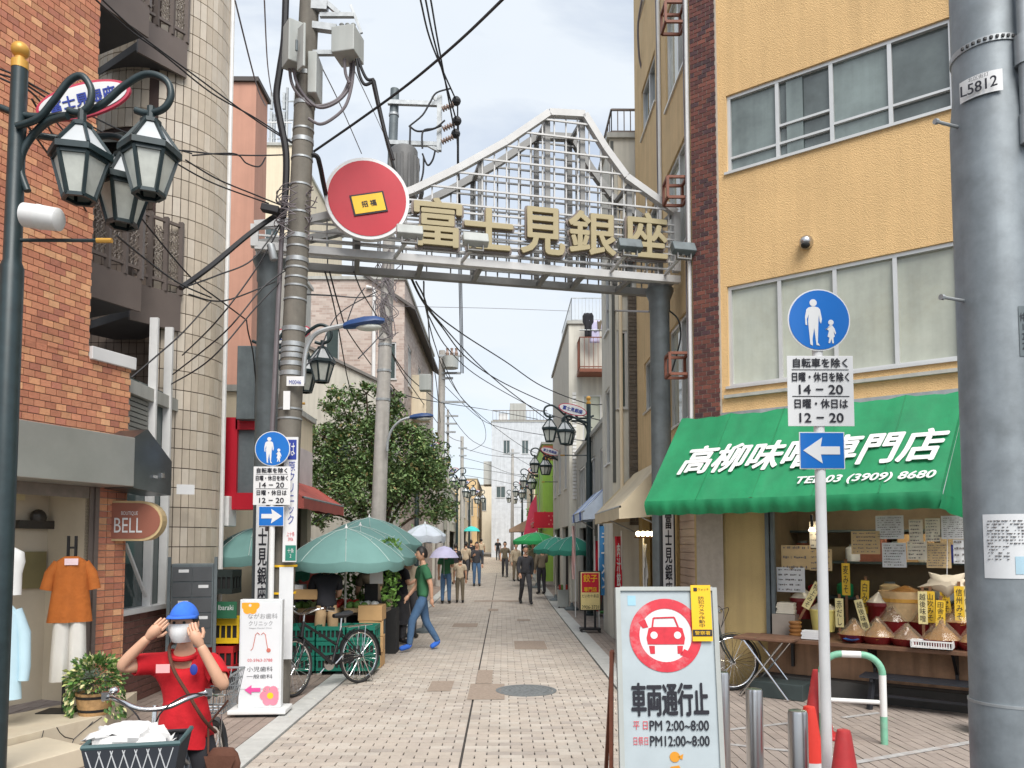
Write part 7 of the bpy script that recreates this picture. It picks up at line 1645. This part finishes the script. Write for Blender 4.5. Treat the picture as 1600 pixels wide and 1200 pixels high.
# ------------------------------------------------------------------ bicycles
def bicycle(label, loc, rz, m, steer=0., basket=None, rear_basket=False, rack=True, group=None, grips='black', bar='chrome', lean=0.):
    o = thing('bicycle', label, 'bicycle', loc, rz, group); o.rotation_euler = (lean, 0, rz); WR = .335
    def torus(b, c, R0, r0, n=40, k=8, Mx=None):
        vs = []
        for i in range(n):
            a = 2 * math.pi * i / n
            for j in range(k):
                t_ = 2 * math.pi * j / k; rr = R0 + r0 * math.cos(t_); vs.append((c[0] + rr * math.cos(a), c[1] + r0 * math.sin(t_), c[2] + rr * math.sin(a)))
        b.add(vs, [(i * k + j, ((i + 1) % n) * k + j, ((i + 1) % n) * k + (j + 1) % k, i * k + (j + 1) % k) for i in range(n) for j in range(k)])
    head = Vector((.36, 0, .78)); SM_ = Matrix.Translation(head) @ Matrix.Rotation(steer, 4, 'Z') @ Matrix.Translation(-head)
    for cx, nm in ((-.54, 'rear'), (.54, 'front')):
        Mx = SM_ if nm == 'front' else Matrix()
        b = MB(); b.M = Mx; torus(b, (cx, 0, WR), WR - .018, .019); w = b.build('wheel', 'rubber', o, smooth=True, local=True)
        b = MB(); b.M = Mx; torus(b, (cx, 0, WR), WR - .042, .011); b.build('rim', 'chrome', w, smooth=True, local=True)
        b = MB(); b.M = Mx
        for i in range(28):
            a = 2 * math.pi * i / 28; b.tube([(cx + .02 * math.cos(a + .6), .025 * (-1) ** i, WR + .02 * math.sin(a + .6)), (cx + (WR - .05) * math.cos(a), 0, WR + (WR - .05) * math.sin(a))], .0022, 4, False)
        b.build('spokes', 'chrome', w, local=True)
        b = MB(); b.M = Mx; b.tube([(cx, -.045, WR), (cx, .045, WR)], .022, 10); b.build('hub', 'chrome', w, local=True)
        b = MB(); b.M = Mx; pts = [(cx + (WR + .022) * math.cos(a), 0, WR + (WR + .022) * math.sin(a)) for a in [R(x) for x in (range(20, 200, 15) if nm == 'rear' else range(-5, 150, 15))]]; vs = []
        for p in pts: vs += [(p[0], -.028, p[2] - .006), (p[0], 0, p[2]), (p[0], .028, p[2] - .006)]
        b.add(vs, [(3 * i + k, 3 * i + 3 + k, 3 * i + 4 + k, 3 * i + 1 + k) for i in range(len(pts) - 1) for k in (0, 1)]); b.build('mudguard', m, o, smooth=True, local=True)
    b = MB(); bb_ = Vector((-.08, 0, .3)); st_ = Vector((-.22, 0, .66)); hd1, hd2 = Vector((.385, 0, .66)), Vector((.345, 0, .84))
    b.tube([st_ + Vector((-.02, 0, .05)), bb_], .017, 10); b.tube([bb_, hd1], .021, 10); b.tube([st_ * .6 + bb_ * .4, hd2 - Vector((0, 0, .03))], .016, 10); b.tube([hd1, hd2], .023, 10)
    for s_ in (-1, 1): b.tube([bb_ + Vector((0, s_ * .03, 0)), (-.54, s_ * .055, WR)], .011, 8); b.tube([st_ + Vector((0, s_ * .02, 0)), (-.54, s_ * .055, WR)], .009, 8)
    b.build('frame', m, o, smooth=True, local=True)
    b = MB(); b.M = SM_
    for s_ in (-1, 1): b.tube(spline([(.39, s_ * .045, .64), (.44, s_ * .05, .5), (.54, s_ * .05, WR)], 4), .012, 8)
    b.tube([(.39, -.045, .64), (.39, .045, .64)], .016, 8); b.build('fork', m, o, smooth=True, local=True)
    b = MB(); b.M = SM_; b.tube([(.345, 0, .83), (.325, 0, .94)], .014, 10); b.tube(spline([(.14, -.27, .97), (.24, -.25, .985), (.33, -.16, .97), (.37, -.06, .935), (.37, .06, .935), (.33, .16, .97), (.24, .25, .985), (.14, .27, .97)], 5), .0125, 10); b.build('handlebar', bar, o, smooth=True, local=True)
    for s_ in (-1, 1):
        b = MB(); b.M = SM_; b.tube([(.12, s_ * .272, .968), (.235, s_ * .252, .985)], .018, 10); b.build('grip', grips, o, smooth=True, local=True)
        b = MB(); b.M = SM_; b.tube([(.26, s_ * .24, .975), (.2, s_ * .275, .95), (.13, s_ * .295, .94)], .006, 6); b.cb((.255, s_ * .245, .985), (.04, .035, .04)); b.build('brake_lever', 'chrome', o, local=True)
        b = MB(); b.M = SM_; b.tube(spline([(.27, s_ * .24, .975), (.42, s_ * .16, 1.0), (.46, s_ * .05, .92), (.4, 0, .75)], 5), .004, 5); b.build('brake_cable', 'cable', o, local=True)
    b = MB(); b.M = SM_; b.ell((.25, -.21, 1.01), (.026, .026, .02), 10, 8); b.build('bell', 'chrome', o, smooth=True, local=True)
    b = MB(); b.tube([st_, (-.25, 0, .84)], .013, 10); b.build('seat_post', 'chrome', o, local=True)
    b = MB(); vs = []; n = 12
    for x, w_, h_ in ((-.39, .07, .02), (-.36, .1, .035), (-.28, .095, .04), (-.2, .05, .035), (-.12, .025, .025)):
        for j in range(n): a = 2 * math.pi * j / n; vs.append((x, w_ * math.cos(a), .87 + h_ * math.sin(a) + (.02 if x < -.3 else 0)))
    b.add(vs, [(i * n + j, i * n + (j + 1) % n, (i + 1) * n + (j + 1) % n, (i + 1) * n + j) for i in range(4) for j in range(n)] + [tuple(range(n)), tuple(range(5 * n - 1, 4 * n - 1, -1))]); b.build('saddle', 'black', o, smooth=True, local=True)
    b = MB(); b.lathe([(.085, -.004), (.085, .004)], 24); b.v = [(v[0] - .08, v[2] - .045, v[1] + .3) for v in b.v]; b.tube([(-.08, -.06, .3), (.05, -.07, .2)], .009, 6); b.tube([(-.08, .06, .3), (-.21, .07, .4)], .009, 6); b.cb((.06, -.11, .19), (.08, .07, .02)); b.cb((-.22, .11, .41), (.08, .07, .02)); b.build('crankset', 'chrome', o, local=True)
    MB().box(-.5, -.02, -.062, -.05, .26, .4).build('chain_guard', m, o, local=True, bevel=.01)
    if rack:
        b = MB()
        for s_ in (-1, 1): b.tube([(-.3, s_ * .06, .72), (-.72, s_ * .06, .72)], .007, 6); b.tube([(-.6, s_ * .06, .72), (-.54, s_ * .06, WR)], .006, 6)
        for i in range(5): b.tube([(-.34 - i * .09, -.06, .72), (-.34 - i * .09, .06, .72)], .005, 6)
        b.build('rack', 'chrome', o, local=True)
    b = MB()
    for s_ in (-1, 1): b.tube([(-.54, s_ * .06, WR), (-.66, s_ * .1, .01)], .008, 6)
    b.tube([(-.66, -.1, .01), (-.66, .1, .01)], .008, 6); b.build('kickstand', 'chrome', o, local=True)
    def bask(c, w, d, h, m_, wire_=True):
        b = MB(); b.M = SM_ if c[0] > 0 else Matrix()
        for k in range(5):
            z = c[2] + h * k / 4; f_ = .78 + .22 * k / 4
            q = [(c[0] - d / 2 * f_, -w / 2 * f_, z), (c[0] + d / 2 * f_, -w / 2 * f_, z), (c[0] + d / 2 * f_, w / 2 * f_, z), (c[0] - d / 2 * f_, w / 2 * f_, z)]
            for i in range(4): b.tube([q[i], q[(i + 1) % 4]], .004 if k < 4 else .007, 5)
        for t_ in range(9):
            f_ = t_ / 8 - .5
            for s_ in (-1, 1):
                b.tube([(c[0] + s_ * d / 2 * .78, w * f_ * .78, c[2]), (c[0] + s_ * d / 2, w * f_, c[2] + h)], .003, 4); b.tube([(c[0] + d * f_ * .78, s_ * w / 2 * .78, c[2]), (c[0] + d * f_, s_ * w / 2, c[2] + h)], .003, 4)
            b.tube([(c[0] - d / 2 * .78, w * f_ * .78, c[2]), (c[0] + d / 2 * .78, w * f_ * .78, c[2])], .003, 4)
        return b.build('basket', m_, o, local=True)
    if basket == 'plaid':
        c, w, d, h = (.62, 0, .6), .38, .28, .24; bk_ = bask(c, w, d, h, 'black')
        pm2 = mat('plaid_cloth', (.03, .035, .045), .8, var=.2); b = MB(); b.M = SM_; vs = []
        for f_, z in ((.8, .6), (1.03, .85)): vs += [(c[0] - d / 2 * f_ - .008, -w / 2 * f_ - .008, z), (c[0] + d / 2 * f_ + .008, -w / 2 * f_ - .008, z), (c[0] + d / 2 * f_ + .008, w / 2 * f_ + .008, z), (c[0] - d / 2 * f_ - .008, w / 2 * f_ + .008, z)]
        b.add(vs, [(i, (i + 1) % 4, (i + 1) % 4 + 4, i + 4) for i in range(4)]); b.build('basket_cover', pm2, bk_, local=True)
        b = MB(); b.M = SM_; x = c[0] + d / 2 * 1.0
        for i in range(7):
            y = -.185 + i * .05; b.tube([(x - .012, y, .63), (x + .01, y + .06, .835)], .0025, 4); b.tube([(x - .012, y + .06, .63), (x + .01, y, .835)], .0025, 4)
        b.build('plaid_line', 'paperwhite', bk_, local=True)
        b = MB(); b.M = SM_; b.tube([(c[0] - d / 2 * 1.05, -w / 2 * 1.05, .853), (c[0] + d / 2 * 1.05, -w / 2 * 1.05, .853), (c[0] + d / 2 * 1.05, w / 2 * 1.05, .853), (c[0] - d / 2 * 1.05, w / 2 * 1.05, .853)], .012, 6); b.build('cover_rim', mat('rim_teal', srgb(70, 96, 98), .6), bk_, local=True)
    elif basket: bask((.6, 0, .64), .34, .26, .22, 'galvdark')
    if rear_basket: bask((-.55, 0, .74), .32, .36, .22, 'galv')
    return o
d1 = (G(462, 1088) - G(550, 1070)); bicycle('black city bicycle parked at the kerb before the greengrocer', ((G(462, 1088) + G(550, 1070)) / 2 + Vector((0.02, .05, 0))), math.atan2(d1.y, d1.x), 'black', steer=R(12), group='bicycles', lean=R(3))
bicycle('near bicycle with plaid-covered front basket at the bottom left', (-1.77, 4.26, 0), R(-86), mat('bike_silver', (.25, .26, .28), .35, metal=.6), steer=R(8), basket='plaid', rear_basket=True, group='bicycles', grips='black')
p = G(1138, 1084); bicycle('old dark bicycle leaning beside the ochre wall behind the board', (p.x - .42, p.y + .12, 0), R(8), mat('bike_dark', (.05, .055, .05), .5), group='bicycles', rack=False)
cl = thing('white_cloth', 'crumpled white cloth in the plaid bicycle basket', 'cloth', (-1.74, 3.64, .835))
b = MB(); n, m_ = 20, 12; vs = []; rnd = random.Random(2)
for j in range(m_ + 1):
    for i in range(n): a = 2 * math.pi * i / n; t_ = j / m_; rr = .17 * math.sin(math.pi / 2 * t_) * (1 + .18 * math.sin(5 * a + j)); vs.append((rr * math.cos(a) * 1.1, rr * math.sin(a) * .8, .1 * math.cos(math.pi / 2 * t_) + .02 * math.sin(7 * a + 2 * j) * t_ - .01))
b.add(vs, [(j * n + i, j * n + (i + 1) % n, (j + 1) * n + (i + 1) % n, (j + 1) * n + i)[::-1] for j in range(m_) for i in range(n)]); b.build('folds', mat('white_cotton', (.68, .67, .66), .9, var=.04), cl, smooth=True, local=True)

# ------------------------------------------------------------------ people
BASE = dict(pel=(0, 0, .92), spi=(0, 0, 1.1), che=(0, 0, 1.27), nec=(0, .01, 1.42), hea=(0, -.01, 1.50),
            shL=(.165, 0, 1.35), elL=(.215, .02, 1.07), wrL=(.215, -.06, .83), shR=(-.165, 0, 1.35), elR=(-.215, .02, 1.07), wrR=(-.215, -.06, .83),
            hiL=(.085, 0, .88), knL=(.095, -.02, .48), anL=(.1, .02, .08), toL=(.11, -.15, .035), hiR=(-.085, 0, .88), knR=(-.095, -.02, .48), anR=(-.1, .02, .08), toR=(-.11, -.15, .035))
RAD = dict(pel=.12, spi=.108, che=.125, nec=.056, hea=.05, shL=.062, elL=.042, wrL=.028, shR=.062, elR=.042, wrR=.028, hiL=.085, knL=.056, anL=.037, toL=.03, hiR=.085, knR=.056, anR=.037, toR=.03)
EDG = [('pel', 'spi'), ('spi', 'che'), ('che', 'nec'), ('nec', 'hea'), ('che', 'shL'), ('shL', 'elL'), ('elL', 'wrL'), ('che', 'shR'), ('shR', 'elR'), ('elR', 'wrR'), ('pel', 'hiL'), ('hiL', 'knL'), ('knL', 'anL'), ('anL', 'toL'), ('pel', 'hiR'), ('hiR', 'knR'), ('knR', 'anR'), ('anR', 'toR')]
def person(label, loc, rz, scale, shirt, trousers, pose=None, hair=None, sleeve='short', shoes='black', cap=None, mask=False, skirt=None, headdir=(0, -1, 0), shorts=False, hairlong=False):
    J = {k: Vector(v) for k, v in BASE.items()}
    for k, v in (pose or {}).items(): J[k] = Vector(v)
    names = list(J); idx = {k: i for i, k in enumerate(names)}
    bm = bmesh.new(); ly = bm.verts.layers.skin.verify(); vs = [bm.verts.new(J[k]) for k in names]
    for k, v in zip(names, vs): v[ly].radius = (RAD[k], RAD[k]); v[ly].use_root = (k == 'pel')
    for a, c in EDG: bm.edges.new((vs[idx[a]], vs[idx[c]]))
    me = bpy.data.meshes.new('skeleton'); bm.to_mesh(me); bm.free()
    tmp = bpy.data.objects.new('skeleton', me); COL.objects.link(tmp)
    sk = tmp.modifiers.new('s', 'SKIN'); sk.branch_smoothing = .6; ss = tmp.modifiers.new('u', 'SUBSURF'); ss.levels = 2; ss.render_levels = 2
    dg = bpy.context.evaluated_depsgraph_get(); em = bpy.data.meshes.new_from_object(tmp.evaluated_get(dg))
    bpy.data.objects.remove(tmp)
    V = np.array([v.co[:] for v in em.vertices]); Fc = [tuple(p.vertices) for p in em.polygons]; bpy.data.meshes.remove(em); bpy.data.meshes.remove(me)
    A_ = np.array([J[a][:] for a, c in EDG]); B_ = np.array([J[c][:] for a, c in EDG]); rad = np.array([(RAD[a] + RAD[c]) / 2 for a, c in EDG])
    def near_seg(P):
        d = B_ - A_; L2 = (d * d).sum(1); t_ = np.clip(((P[:, None, :] - A_) * d).sum(2) / L2, 0, 1); q = A_ + t_[..., None] * d; ds = np.linalg.norm(P[:, None, :] - q, axis=2) - rad
        k = ds.argmin(1); return k, t_[np.arange(len(P)), k]
    k, t_ = near_seg(V)
    tor = (k <= 1) | (k == 10) | (k == 14)
    cy = J['che'].y * .5 + J['pel'].y * .5
    V[tor, 1] = cy + (V[tor, 1] - cy) * .82
    C = np.array([V[list(f)].mean(0) for f in Fc]); kf, tf = near_seg(C)
    # normals
    nm_ = np.zeros_like(V)
    for f in Fc:
        a, b_, c = V[f[0]], V[f[1]], V[f[2]]; n_ = np.cross(b_ - a, c - a)
        for i in f: nm_[i] += n_
    nm_ /= np.maximum(np.linalg.norm(nm_, axis=1, keepdims=True), 1e-9)
    Z = Matrix.Diagonal((scale, scale, scale, 1))
    o = thing('person', label, 'person', loc, rz)
    hd = Vector(headdir).normalized(); hc = J['hea'] + Vector((0, 0, .085)) + hd * .012
    b = MB(); b.v = [tuple(v) for v in V]; b.f = list(Fc)
    n, m2 = 18, 14; hv = []; sx_ = Vector((-hd.y, hd.x, 0)).normalized()
    def hp_(x, y, z): return hc + sx_ * x + hd * y + Vector((0, 0, z))
    for i in range(m2 + 1):
        t2 = -math.pi / 2 + math.pi * i / m2; z = .118 * math.sin(t2); w = math.cos(t2); kx = .078 * (1 - .22 * max(0, -math.sin(t2)) ** 1.5); ky = .094 * (1 - .1 * max(0, -math.sin(t2)))
        for j in range(n): a = 2 * math.pi * j / n; hv.append(hp_(kx * w * math.cos(a), ky * w * math.sin(a) + .012 * max(0, -math.sin(t2)), z))
    b.add(hv, [(i * n + j, i * n + (j + 1) % n, (i + 1) * n + (j + 1) % n, (i + 1) * n + j) for i in range(m2) for j in range(n)])
    b.tube([hp_(0, .088, .015), hp_(0, .108, -.018), hp_(0, .09, -.028)], [.008, .014, .008], 8)
    for s_ in (-1, 1): b.ell(hp_(s_ * .079, -.005, -.005), (.012, .018, .028), 8, 6)
    b.tube([hp_(-.022, .09, -.058), hp_(0, .094, -.06), hp_(.022, .09, -.058)], .006, 6)
    for s in 'LR':
        e, w = J['el' + s], J['wr' + s]; d = (w - e).normalized(); x = d.cross(Vector((0, 1, .2))).normalized(); y = x.cross(d)
        pc = w + d * .045; b.tube([w - d * .015, w + d * .02, w + d * .06, w + d * .085], [.024, .034, .036, .02], 10)
        sg_ = 1 if s == 'L' else -1
        for i, (off, ln) in enumerate(((-.026, .06), (-.009, .07), (.009, .066), (.026, .05))):
            p0 = w + d * .07 + x * off; p1 = p0 + d * ln * .5 + y * .008; p2 = p1 + d * ln * .35 + y * .022; b.tube([p0, p1, p2], [.0095, .009, .007], 6)
        p0 = w + d * .025 - x * .03; b.tube([p0, p0 + d * .025 - x * .02 + y * .01, p0 + d * .052 - x * .024 + y * .018], [.012, .0105, .008], 6)
    b.M = None; b.v = [tuple(Z @ Vector(v)) for v in b.v]; b.build('body', 'skin', o, smooth=True, local=True)
    def cloth_(name, sel, off, m):
        fs = [f for f, q in zip(Fc, sel) if q]
        if not fs: return
        us = sorted({i for f in fs for i in f}); mp_ = {i: q for q, i in enumerate(us)}
        c = MB(); c.v = [tuple(Z @ Vector(V[i] + nm_[i] * off)) for i in us]; c.f = [tuple(mp_[i] for i in f) for f in fs]; ob_ = c.build(name, m, o, smooth=True, local=True)
        md = ob_.modifiers.new('thickness', 'SOLIDIFY'); md.thickness = .006
        return ob_
    sl = 1.1 if sleeve == 'long' else (.62 if sleeve == 'short' else .1)
    up_ = np.isin(kf, (0, 1, 4, 7)) | ((kf == 2) & (tf < .35)) | (np.isin(kf, (5, 8)) & (tf < sl)) | (np.isin(kf, (6, 9)) & (sleeve == 'long') & (tf < .9)) | (np.isin(kf, (10, 14)) & (C[:, 2] > J['pel'].z - .02))
    cloth_('shirt', up_, .018, shirt)
    lo_ = np.isin(kf, (10, 14, 11, 15)) | ((kf == 0) & (tf < .35)) | (np.isin(kf, (12, 16)) & (tf < (.0 if shorts else .93)))
    cloth_('trousers', lo_, .013, trousers)
    cloth_('shoe', np.isin(kf, (13, 17)) | (np.isin(kf, (12, 16)) & (tf > .94)), .012, shoes)
    if hair:
        b = MB(); hv = []
        for i in range(11):
            t2 = -.55 + (math.pi / 2 + .55) * i / 10
            for j in range(n):
                a = 2 * math.pi * j / n; fr = math.sin(a)
                t3 = max(t2, .45 if fr > .35 else (-.1 if fr > -.1 else (-1.2 if hairlong else -.5))); k_ = 1.09
                hv.append(Z @ hp_(.079 * k_ * math.cos(t3) * math.cos(a), .095 * k_ * math.cos(t3) * math.sin(a), .121 * k_ * math.sin(t3)))
        b.add(hv, [(i * n + j, i * n + (j + 1) % n, (i + 1) * n + (j + 1) % n, (i + 1) * n + j) for i in range(10) for j in range(n)]); b.build('hair', hair, o, smooth=True, local=True)
    if cap:
        b = MB(); hv = []
        for i in range(9):
            t2 = .28 + (math.pi / 2 - .28) * i / 8
            for j in range(n): a = 2 * math.pi * j / n; hv.append(Z @ hp_(.088 * math.cos(t2) * math.cos(a), .104 * math.cos(t2) * math.sin(a), .122 * math.sin(t2) + .018))
        b.add(hv, [(i * n + j, i * n + (j + 1) % n, (i + 1) * n + (j + 1) % n, (i + 1) * n + j) for i in range(8) for j in range(n)])
        cp = b.build('cap', cap, o, smooth=True, local=True)
        b = MB(); hv = []
        for i in range(13):
            a = math.pi * (.06 + .88 * i / 12); c_, s2 = math.cos(a), math.sin(a)
            hv += [Z @ hp_(.086 * c_, .1 * s2, .055), Z @ hp_(.09 * c_, .1 * s2 + .07 * s2, .044 - .012 * (1 - s2))]
        b.add(hv, [(2 * i, 2 * i + 1, 2 * i + 3, 2 * i + 2) for i in range(12)]); bo = b.build('cap_brim', cap, cp, smooth=True, local=True); md = bo.modifiers.new('thickness', 'SOLIDIFY'); md.thickness = .005
    nk = J['nec']; b = MB(); b.tube([Z @ (nk + Vector((.075 * math.cos(a), .068 * math.sin(a) - .008, -.03 + .022 * math.sin(a)))) for a in [2 * math.pi * i / 16 for i in range(17)]], .017 * scale, 8, False); b.build('collar', shirt, o, smooth=True, local=True)
    b = MB()
    for s_ in (-1, 1): b.ell(Z @ hp_(s_ * .03, .087, .016), .0095 * scale, 8, 6)
    b.build('eyes', 'hair', o, local=True)
    if mask:
        b = MB(); hv = []
        for i in range(9):
            a = math.pi * (.1 + .8 * i / 8)
            for z, kk in ((.01, 1.0), (-.02, 1.12), (-.06, 1.1), (-.105, .82)): hv.append(Z @ hp_(.084 * math.cos(a) * (1 if z > -.05 else (.92 if z > -.1 else .68)), .104 * math.sin(a) * kk + .01, z))
        b.add(hv, [(i * 4 + k, i * 4 + 4 + k, i * 4 + 5 + k, i * 4 + 1 + k) for i in range(8) for k in range(3)]); b.build('face_mask', mat('mask_white', (.72, .72, .72), .8), o, smooth=True, local=True)
    if skirt:
        pz = J['pel']; b = MB(); hv = []; prof = ((.08, .135), (-.1, .165), (-.3, .18), (-.55, .21))
        for dz, r_ in prof:
            for j in range(24): a = 2 * math.pi * j / 24; r2 = r_ * (1 + .05 * math.sin(7 * a) * (-dz)); hv.append(Z @ Vector((pz.x + r2 * math.cos(a), pz.y + r2 * .85 * math.sin(a), pz.z + dz)))
        b.add(hv, [(i * 24 + j, i * 24 + (j + 1) % 24, (i + 1) * 24 + (j + 1) % 24, (i + 1) * 24 + j)[::-1] for i in range(3) for j in range(24)]); b.build('skirt', skirt, o, smooth=True, local=True)
    return o, J, Z
def cm(name, *c): return mat('cloth_' + name, srgb(*c), .9, var=.16, scale=7, bump=.55, bscale=11)
redc = cm('red', 196, 24, 36); jean = cm('jeans', 74, 104, 138); dkg = cm('darkgrey', 62, 62, 66); blk = cm('black', 24, 26, 34); tan = cm('tan', 176, 148, 112); grn = cm('green', 58, 112, 78); bei_ = cm('beige', 190, 174, 150); blu = cm('capblue', 54, 108, 206); brn = cm('brown', 110, 92, 80)
# lady in red with the near bicycle
rp = dict(pel=(0, .0, .84), spi=(0, .0, 1.02), che=(0, -.01, 1.2), nec=(0, -.03, 1.345), hea=(0, -.055, 1.42), shL=(.155, -.02, 1.27), shR=(-.155, -.02, 1.27),
          elR=(-.34, -.17, 1.26), wrR=(-.155, -.205, 1.45), elL=(.27, -.16, 1.12), wrL=(.13, -.2, 1.40), hiL=(.1, 0, .8), hiR=(-.1, 0, .8), knL=(.19, -.08, .43), knR=(-.19, -.08, .43), anL=(.2, .02, .08), anR=(-.2, .02, .08), toL=(.23, -.14, .035), toR=(-.23, -.14, .035))
o, J, Z = person('person in red shirt, blue cap and white mask with both hands raised to the face', (-1.74, 4.28, 0), R(6), .875, redc, blk, rp, hair='hair', cap=blu, mask=True, headdir=(-.05, -1, 0))
s_ = .91
b = MB(); pts = [Vector(p) * s_ for p in ((.135, .06, 1.33), (.12, -.1, 1.3), (.03, -.155, 1.1), (-.0, -.15, .98), (.12, -.14, .84), (.2, -.02, .76))]
b = MB(); pts = [Vector(p) * s_ for p in ((-.06, .09, 1.33), (-.075, -.08, 1.32), (-.03, -.155, 1.2), (.06, -.16, 1.05), (.14, -.13, .9), (.19, -.04, .8))]
b.tube(spline(pts, 6), .009, 6); b.build('bag_strap', cm('leather', 92, 58, 44), o, smooth=True, local=True)
b = MB(); vs = []
for z, r_ in ((1.0, .122), (.9, .142), (.8, .158), (.72, .166)):
    for j in range(28): a = 2 * math.pi * j / 28; q = r_ * (1 + .035 * math.sin(6 * a + z * 9)); vs.append((q * math.cos(a) * s_, (q * .84 * math.sin(a)) * s_, (z + .008 * math.sin(3 * a)) * s_))
b.add(vs, [(i * 28 + j, i * 28 + (j + 1) % 28, (i + 1) * 28 + (j + 1) % 28, (i + 1) * 28 + j)[::-1] for i in range(3) for j in range(28)]); b.build('shirt_hem', redc, o, smooth=True, local=True)
b = MB(); b.cb((-.085 * s_, -.158 * s_, 1.2 * s_), (.07, .006, .045)); b.build('name_badge', mat('badge', srgb(226, 170, 170), .6), o, local=True)
b = MB(); b.ell((.085 * s_, -.15 * s_, 1.19 * s_), (.02, .006, .03), 10, 8); b.build('chest_logo', 'blue2', o, local=True)
hb = thing('handbag', 'small brown leather handbag hanging at the right of the person in red', 'bag', (-1.74 + .24, 4.2, .58))
b = MB(); vs = []; n = 16
for z, w_, d_2 in ((-.085, .05, .03), (-.07, .085, .045), (0, .095, .05), (.05, .08, .04), (.08, .055, .022)):
    for j in range(n): a = 2 * math.pi * j / n; vs.append((w_ * math.cos(a), d_2 * math.sin(a), z))
b.add(vs, [(i * n + j, i * n + (j + 1) % n, (i + 1) * n + (j + 1) % n, (i + 1) * n + j) for i in range(4) for j in range(n)] + [tuple(range(n - 1, -1, -1)), tuple(range(4 * n, 5 * n))]); b.build('bag_body', cm('leather', 92, 58, 44), hb, smooth=True, local=True)
b = MB(); vs = [(-.085, -.05, .05), (.085, -.05, .05), (.06, -.056, -.02), (-.06, -.056, -.02)]; b.add(vs, [(3, 2, 1, 0)]); b.tube([(-.08, 0, .05), (-.09, .02, .2), (-.0, .06, .32)], .006, 6); b.build('bag_flap', cm('leather', 92, 58, 44), hb, local=True)
walk = dict(knL=(.09, -.2, .5), anL=(.1, -.24, .1), toL=(.1, -.4, .06), knR=(-.09, .08, .47), anR=(-.1, .3, .12), toR=(-.1, .17, .04), wrL=(.2, .1, .85), elL=(.22, .08, 1.08), wrR=(-.2, -.2, .88), elR=(-.22, -.04, 1.07))
bend = dict(spi=(0, -.05, 1.08), che=(0, -.12, 1.24), nec=(0, -.18, 1.36), hea=(0, -.23, 1.43), shL=(.165, -.13, 1.3), shR=(-.165, -.13, 1.3), elL=(.2, -.2, 1.05), elR=(-.2, -.2, 1.05), wrL=(.12, -.4, 1.0), wrR=(-.12, -.4, 1.0))
hold = dict(elR=(-.2, -.05, 1.1), wrR=(-.13, -.24, 1.18))
def pp(u, y): return (U(u, 850, y).x, y, gz(y))
person('person in black T-shirt and tan shorts bending over the greengrocer stall', pp(512, 10.75), R(200), .98, blk, tan, bend, 'hair', headdir=(0, -1, -.2))
person('man in green T-shirt and blue jeans walking across the paved street', pp(661, 12.75), R(-70), 1.0, grn, jean, walk, 'hair', shoes=blu)
person('person in dark top and beige trousers standing right of the stall', pp(601, 13.2), R(150), .97, blk, bei_, hold, 'hair', sleeve='long')
person('woman in dark grey skirt and black top beside the stall', pp(628, 13.6), R(120), .95, blk, dkg, hold, 'hair', skirt=dkg, hairlong=True)
person('person in green shirt and jeans carrying a pale umbrella', pp(697, 22.5), R(180), .98, grn, jean, hold, 'hair')
person('short person in brown and grey walking beside the umbrella carrier', pp(719, 22.8), R(185), .82, bei_, brn, None, 'hair')
person('person in dark grey clothes walking in the middle of the street', pp(821, 22.3), R(10), 1.0, dkg, dkg, walk, 'hair', sleeve='long')
person('far person in black walking away on the left', pp(736, 42), R(180), 1.0, blk, blk, walk, 'hair', sleeve='long')
person('far person in dull brown top on the right', pp(789, 36), R(0), .98, brn, dkg, walk, 'hair')
person('far person in beige top on the right pavement', pp(806, 33), R(20), .96, bei_, brn, None, 'hair', sleeve='long')
person('farthest person in pale clothes in mid street', pp(752, 52), R(180), 1.0, bei_, jean, walk, 'hair')
for i, (u, y, rz, a, c, lb) in enumerate(((712, 31, 180, blk, bei_, 'black top and beige trousers left of the street centre'), (728, 34, 170, bei_, dkg, 'beige top and grey trousers near the far left shops'), (745, 30, 5, dkg, jean, 'grey top and jeans coming up mid street'), (778, 58, 0, blk, dkg, 'black clothes before the far white house'), (846, 26, 200, brn, blk, 'brown top beside the green parasols on the right'), (833, 30, 20, bei_, jean, 'beige top and jeans on the right pavement'), (700, 38, 160, jean, blk, 'blue top by the low white house'))):
    person('distant person in ' + lb, pp(u, y), R(rz), .97 + .02 * (i % 3), a, c, walk if i % 2 else hold, 'hair', sleeve='long' if i % 3 else 'short')
person('person in pale top and dark trousers between the stall and the walking man', pp(640, 14.4), R(165), .96, bei_, dkg, hold, 'hair', sleeve='long')
person('person in navy top and grey trousers at the back of the group by the stall', pp(617, 15.2), R(140), 1.0, jean, dkg, hold, 'hair', sleeve='long')
person('person in olive top under the right edge of the front parasol', pp(585, 12.2), R(215), .96, brn, blk, bend, 'hair')
def umbrella(label, u, va, y, rad, m):
    a = U(u, va, y); o = thing('umbrella', label, 'umbrella', a); b = MB(); b.lathe([(.012, 0), (rad * .4, -.05), (rad * .75, -.17), (rad, -.34)], 16, caps=False); b.build('canopy', m, o, smooth=True, local=True)
    MB().tube([(0, 0, .04), (0, 0, -.85)], .008, 6).build('shaft', 'galv', o, local=True); MB().tube(spline([(0, 0, -.84), (0, 0, -.92), (.03, 0, -.95), (.06, 0, -.92)], 4), .011, 6).build('handle', 'black', o, local=True)
umbrella('pale lilac umbrella held up in the street left of centre', 694, 853, 22.25, .43, cm('lilac', 186, 190, 220)); umbrella('turquoise umbrella far away in the middle of the street', 737, 822, 50, .55, cm('turquoise', 70, 196, 190))
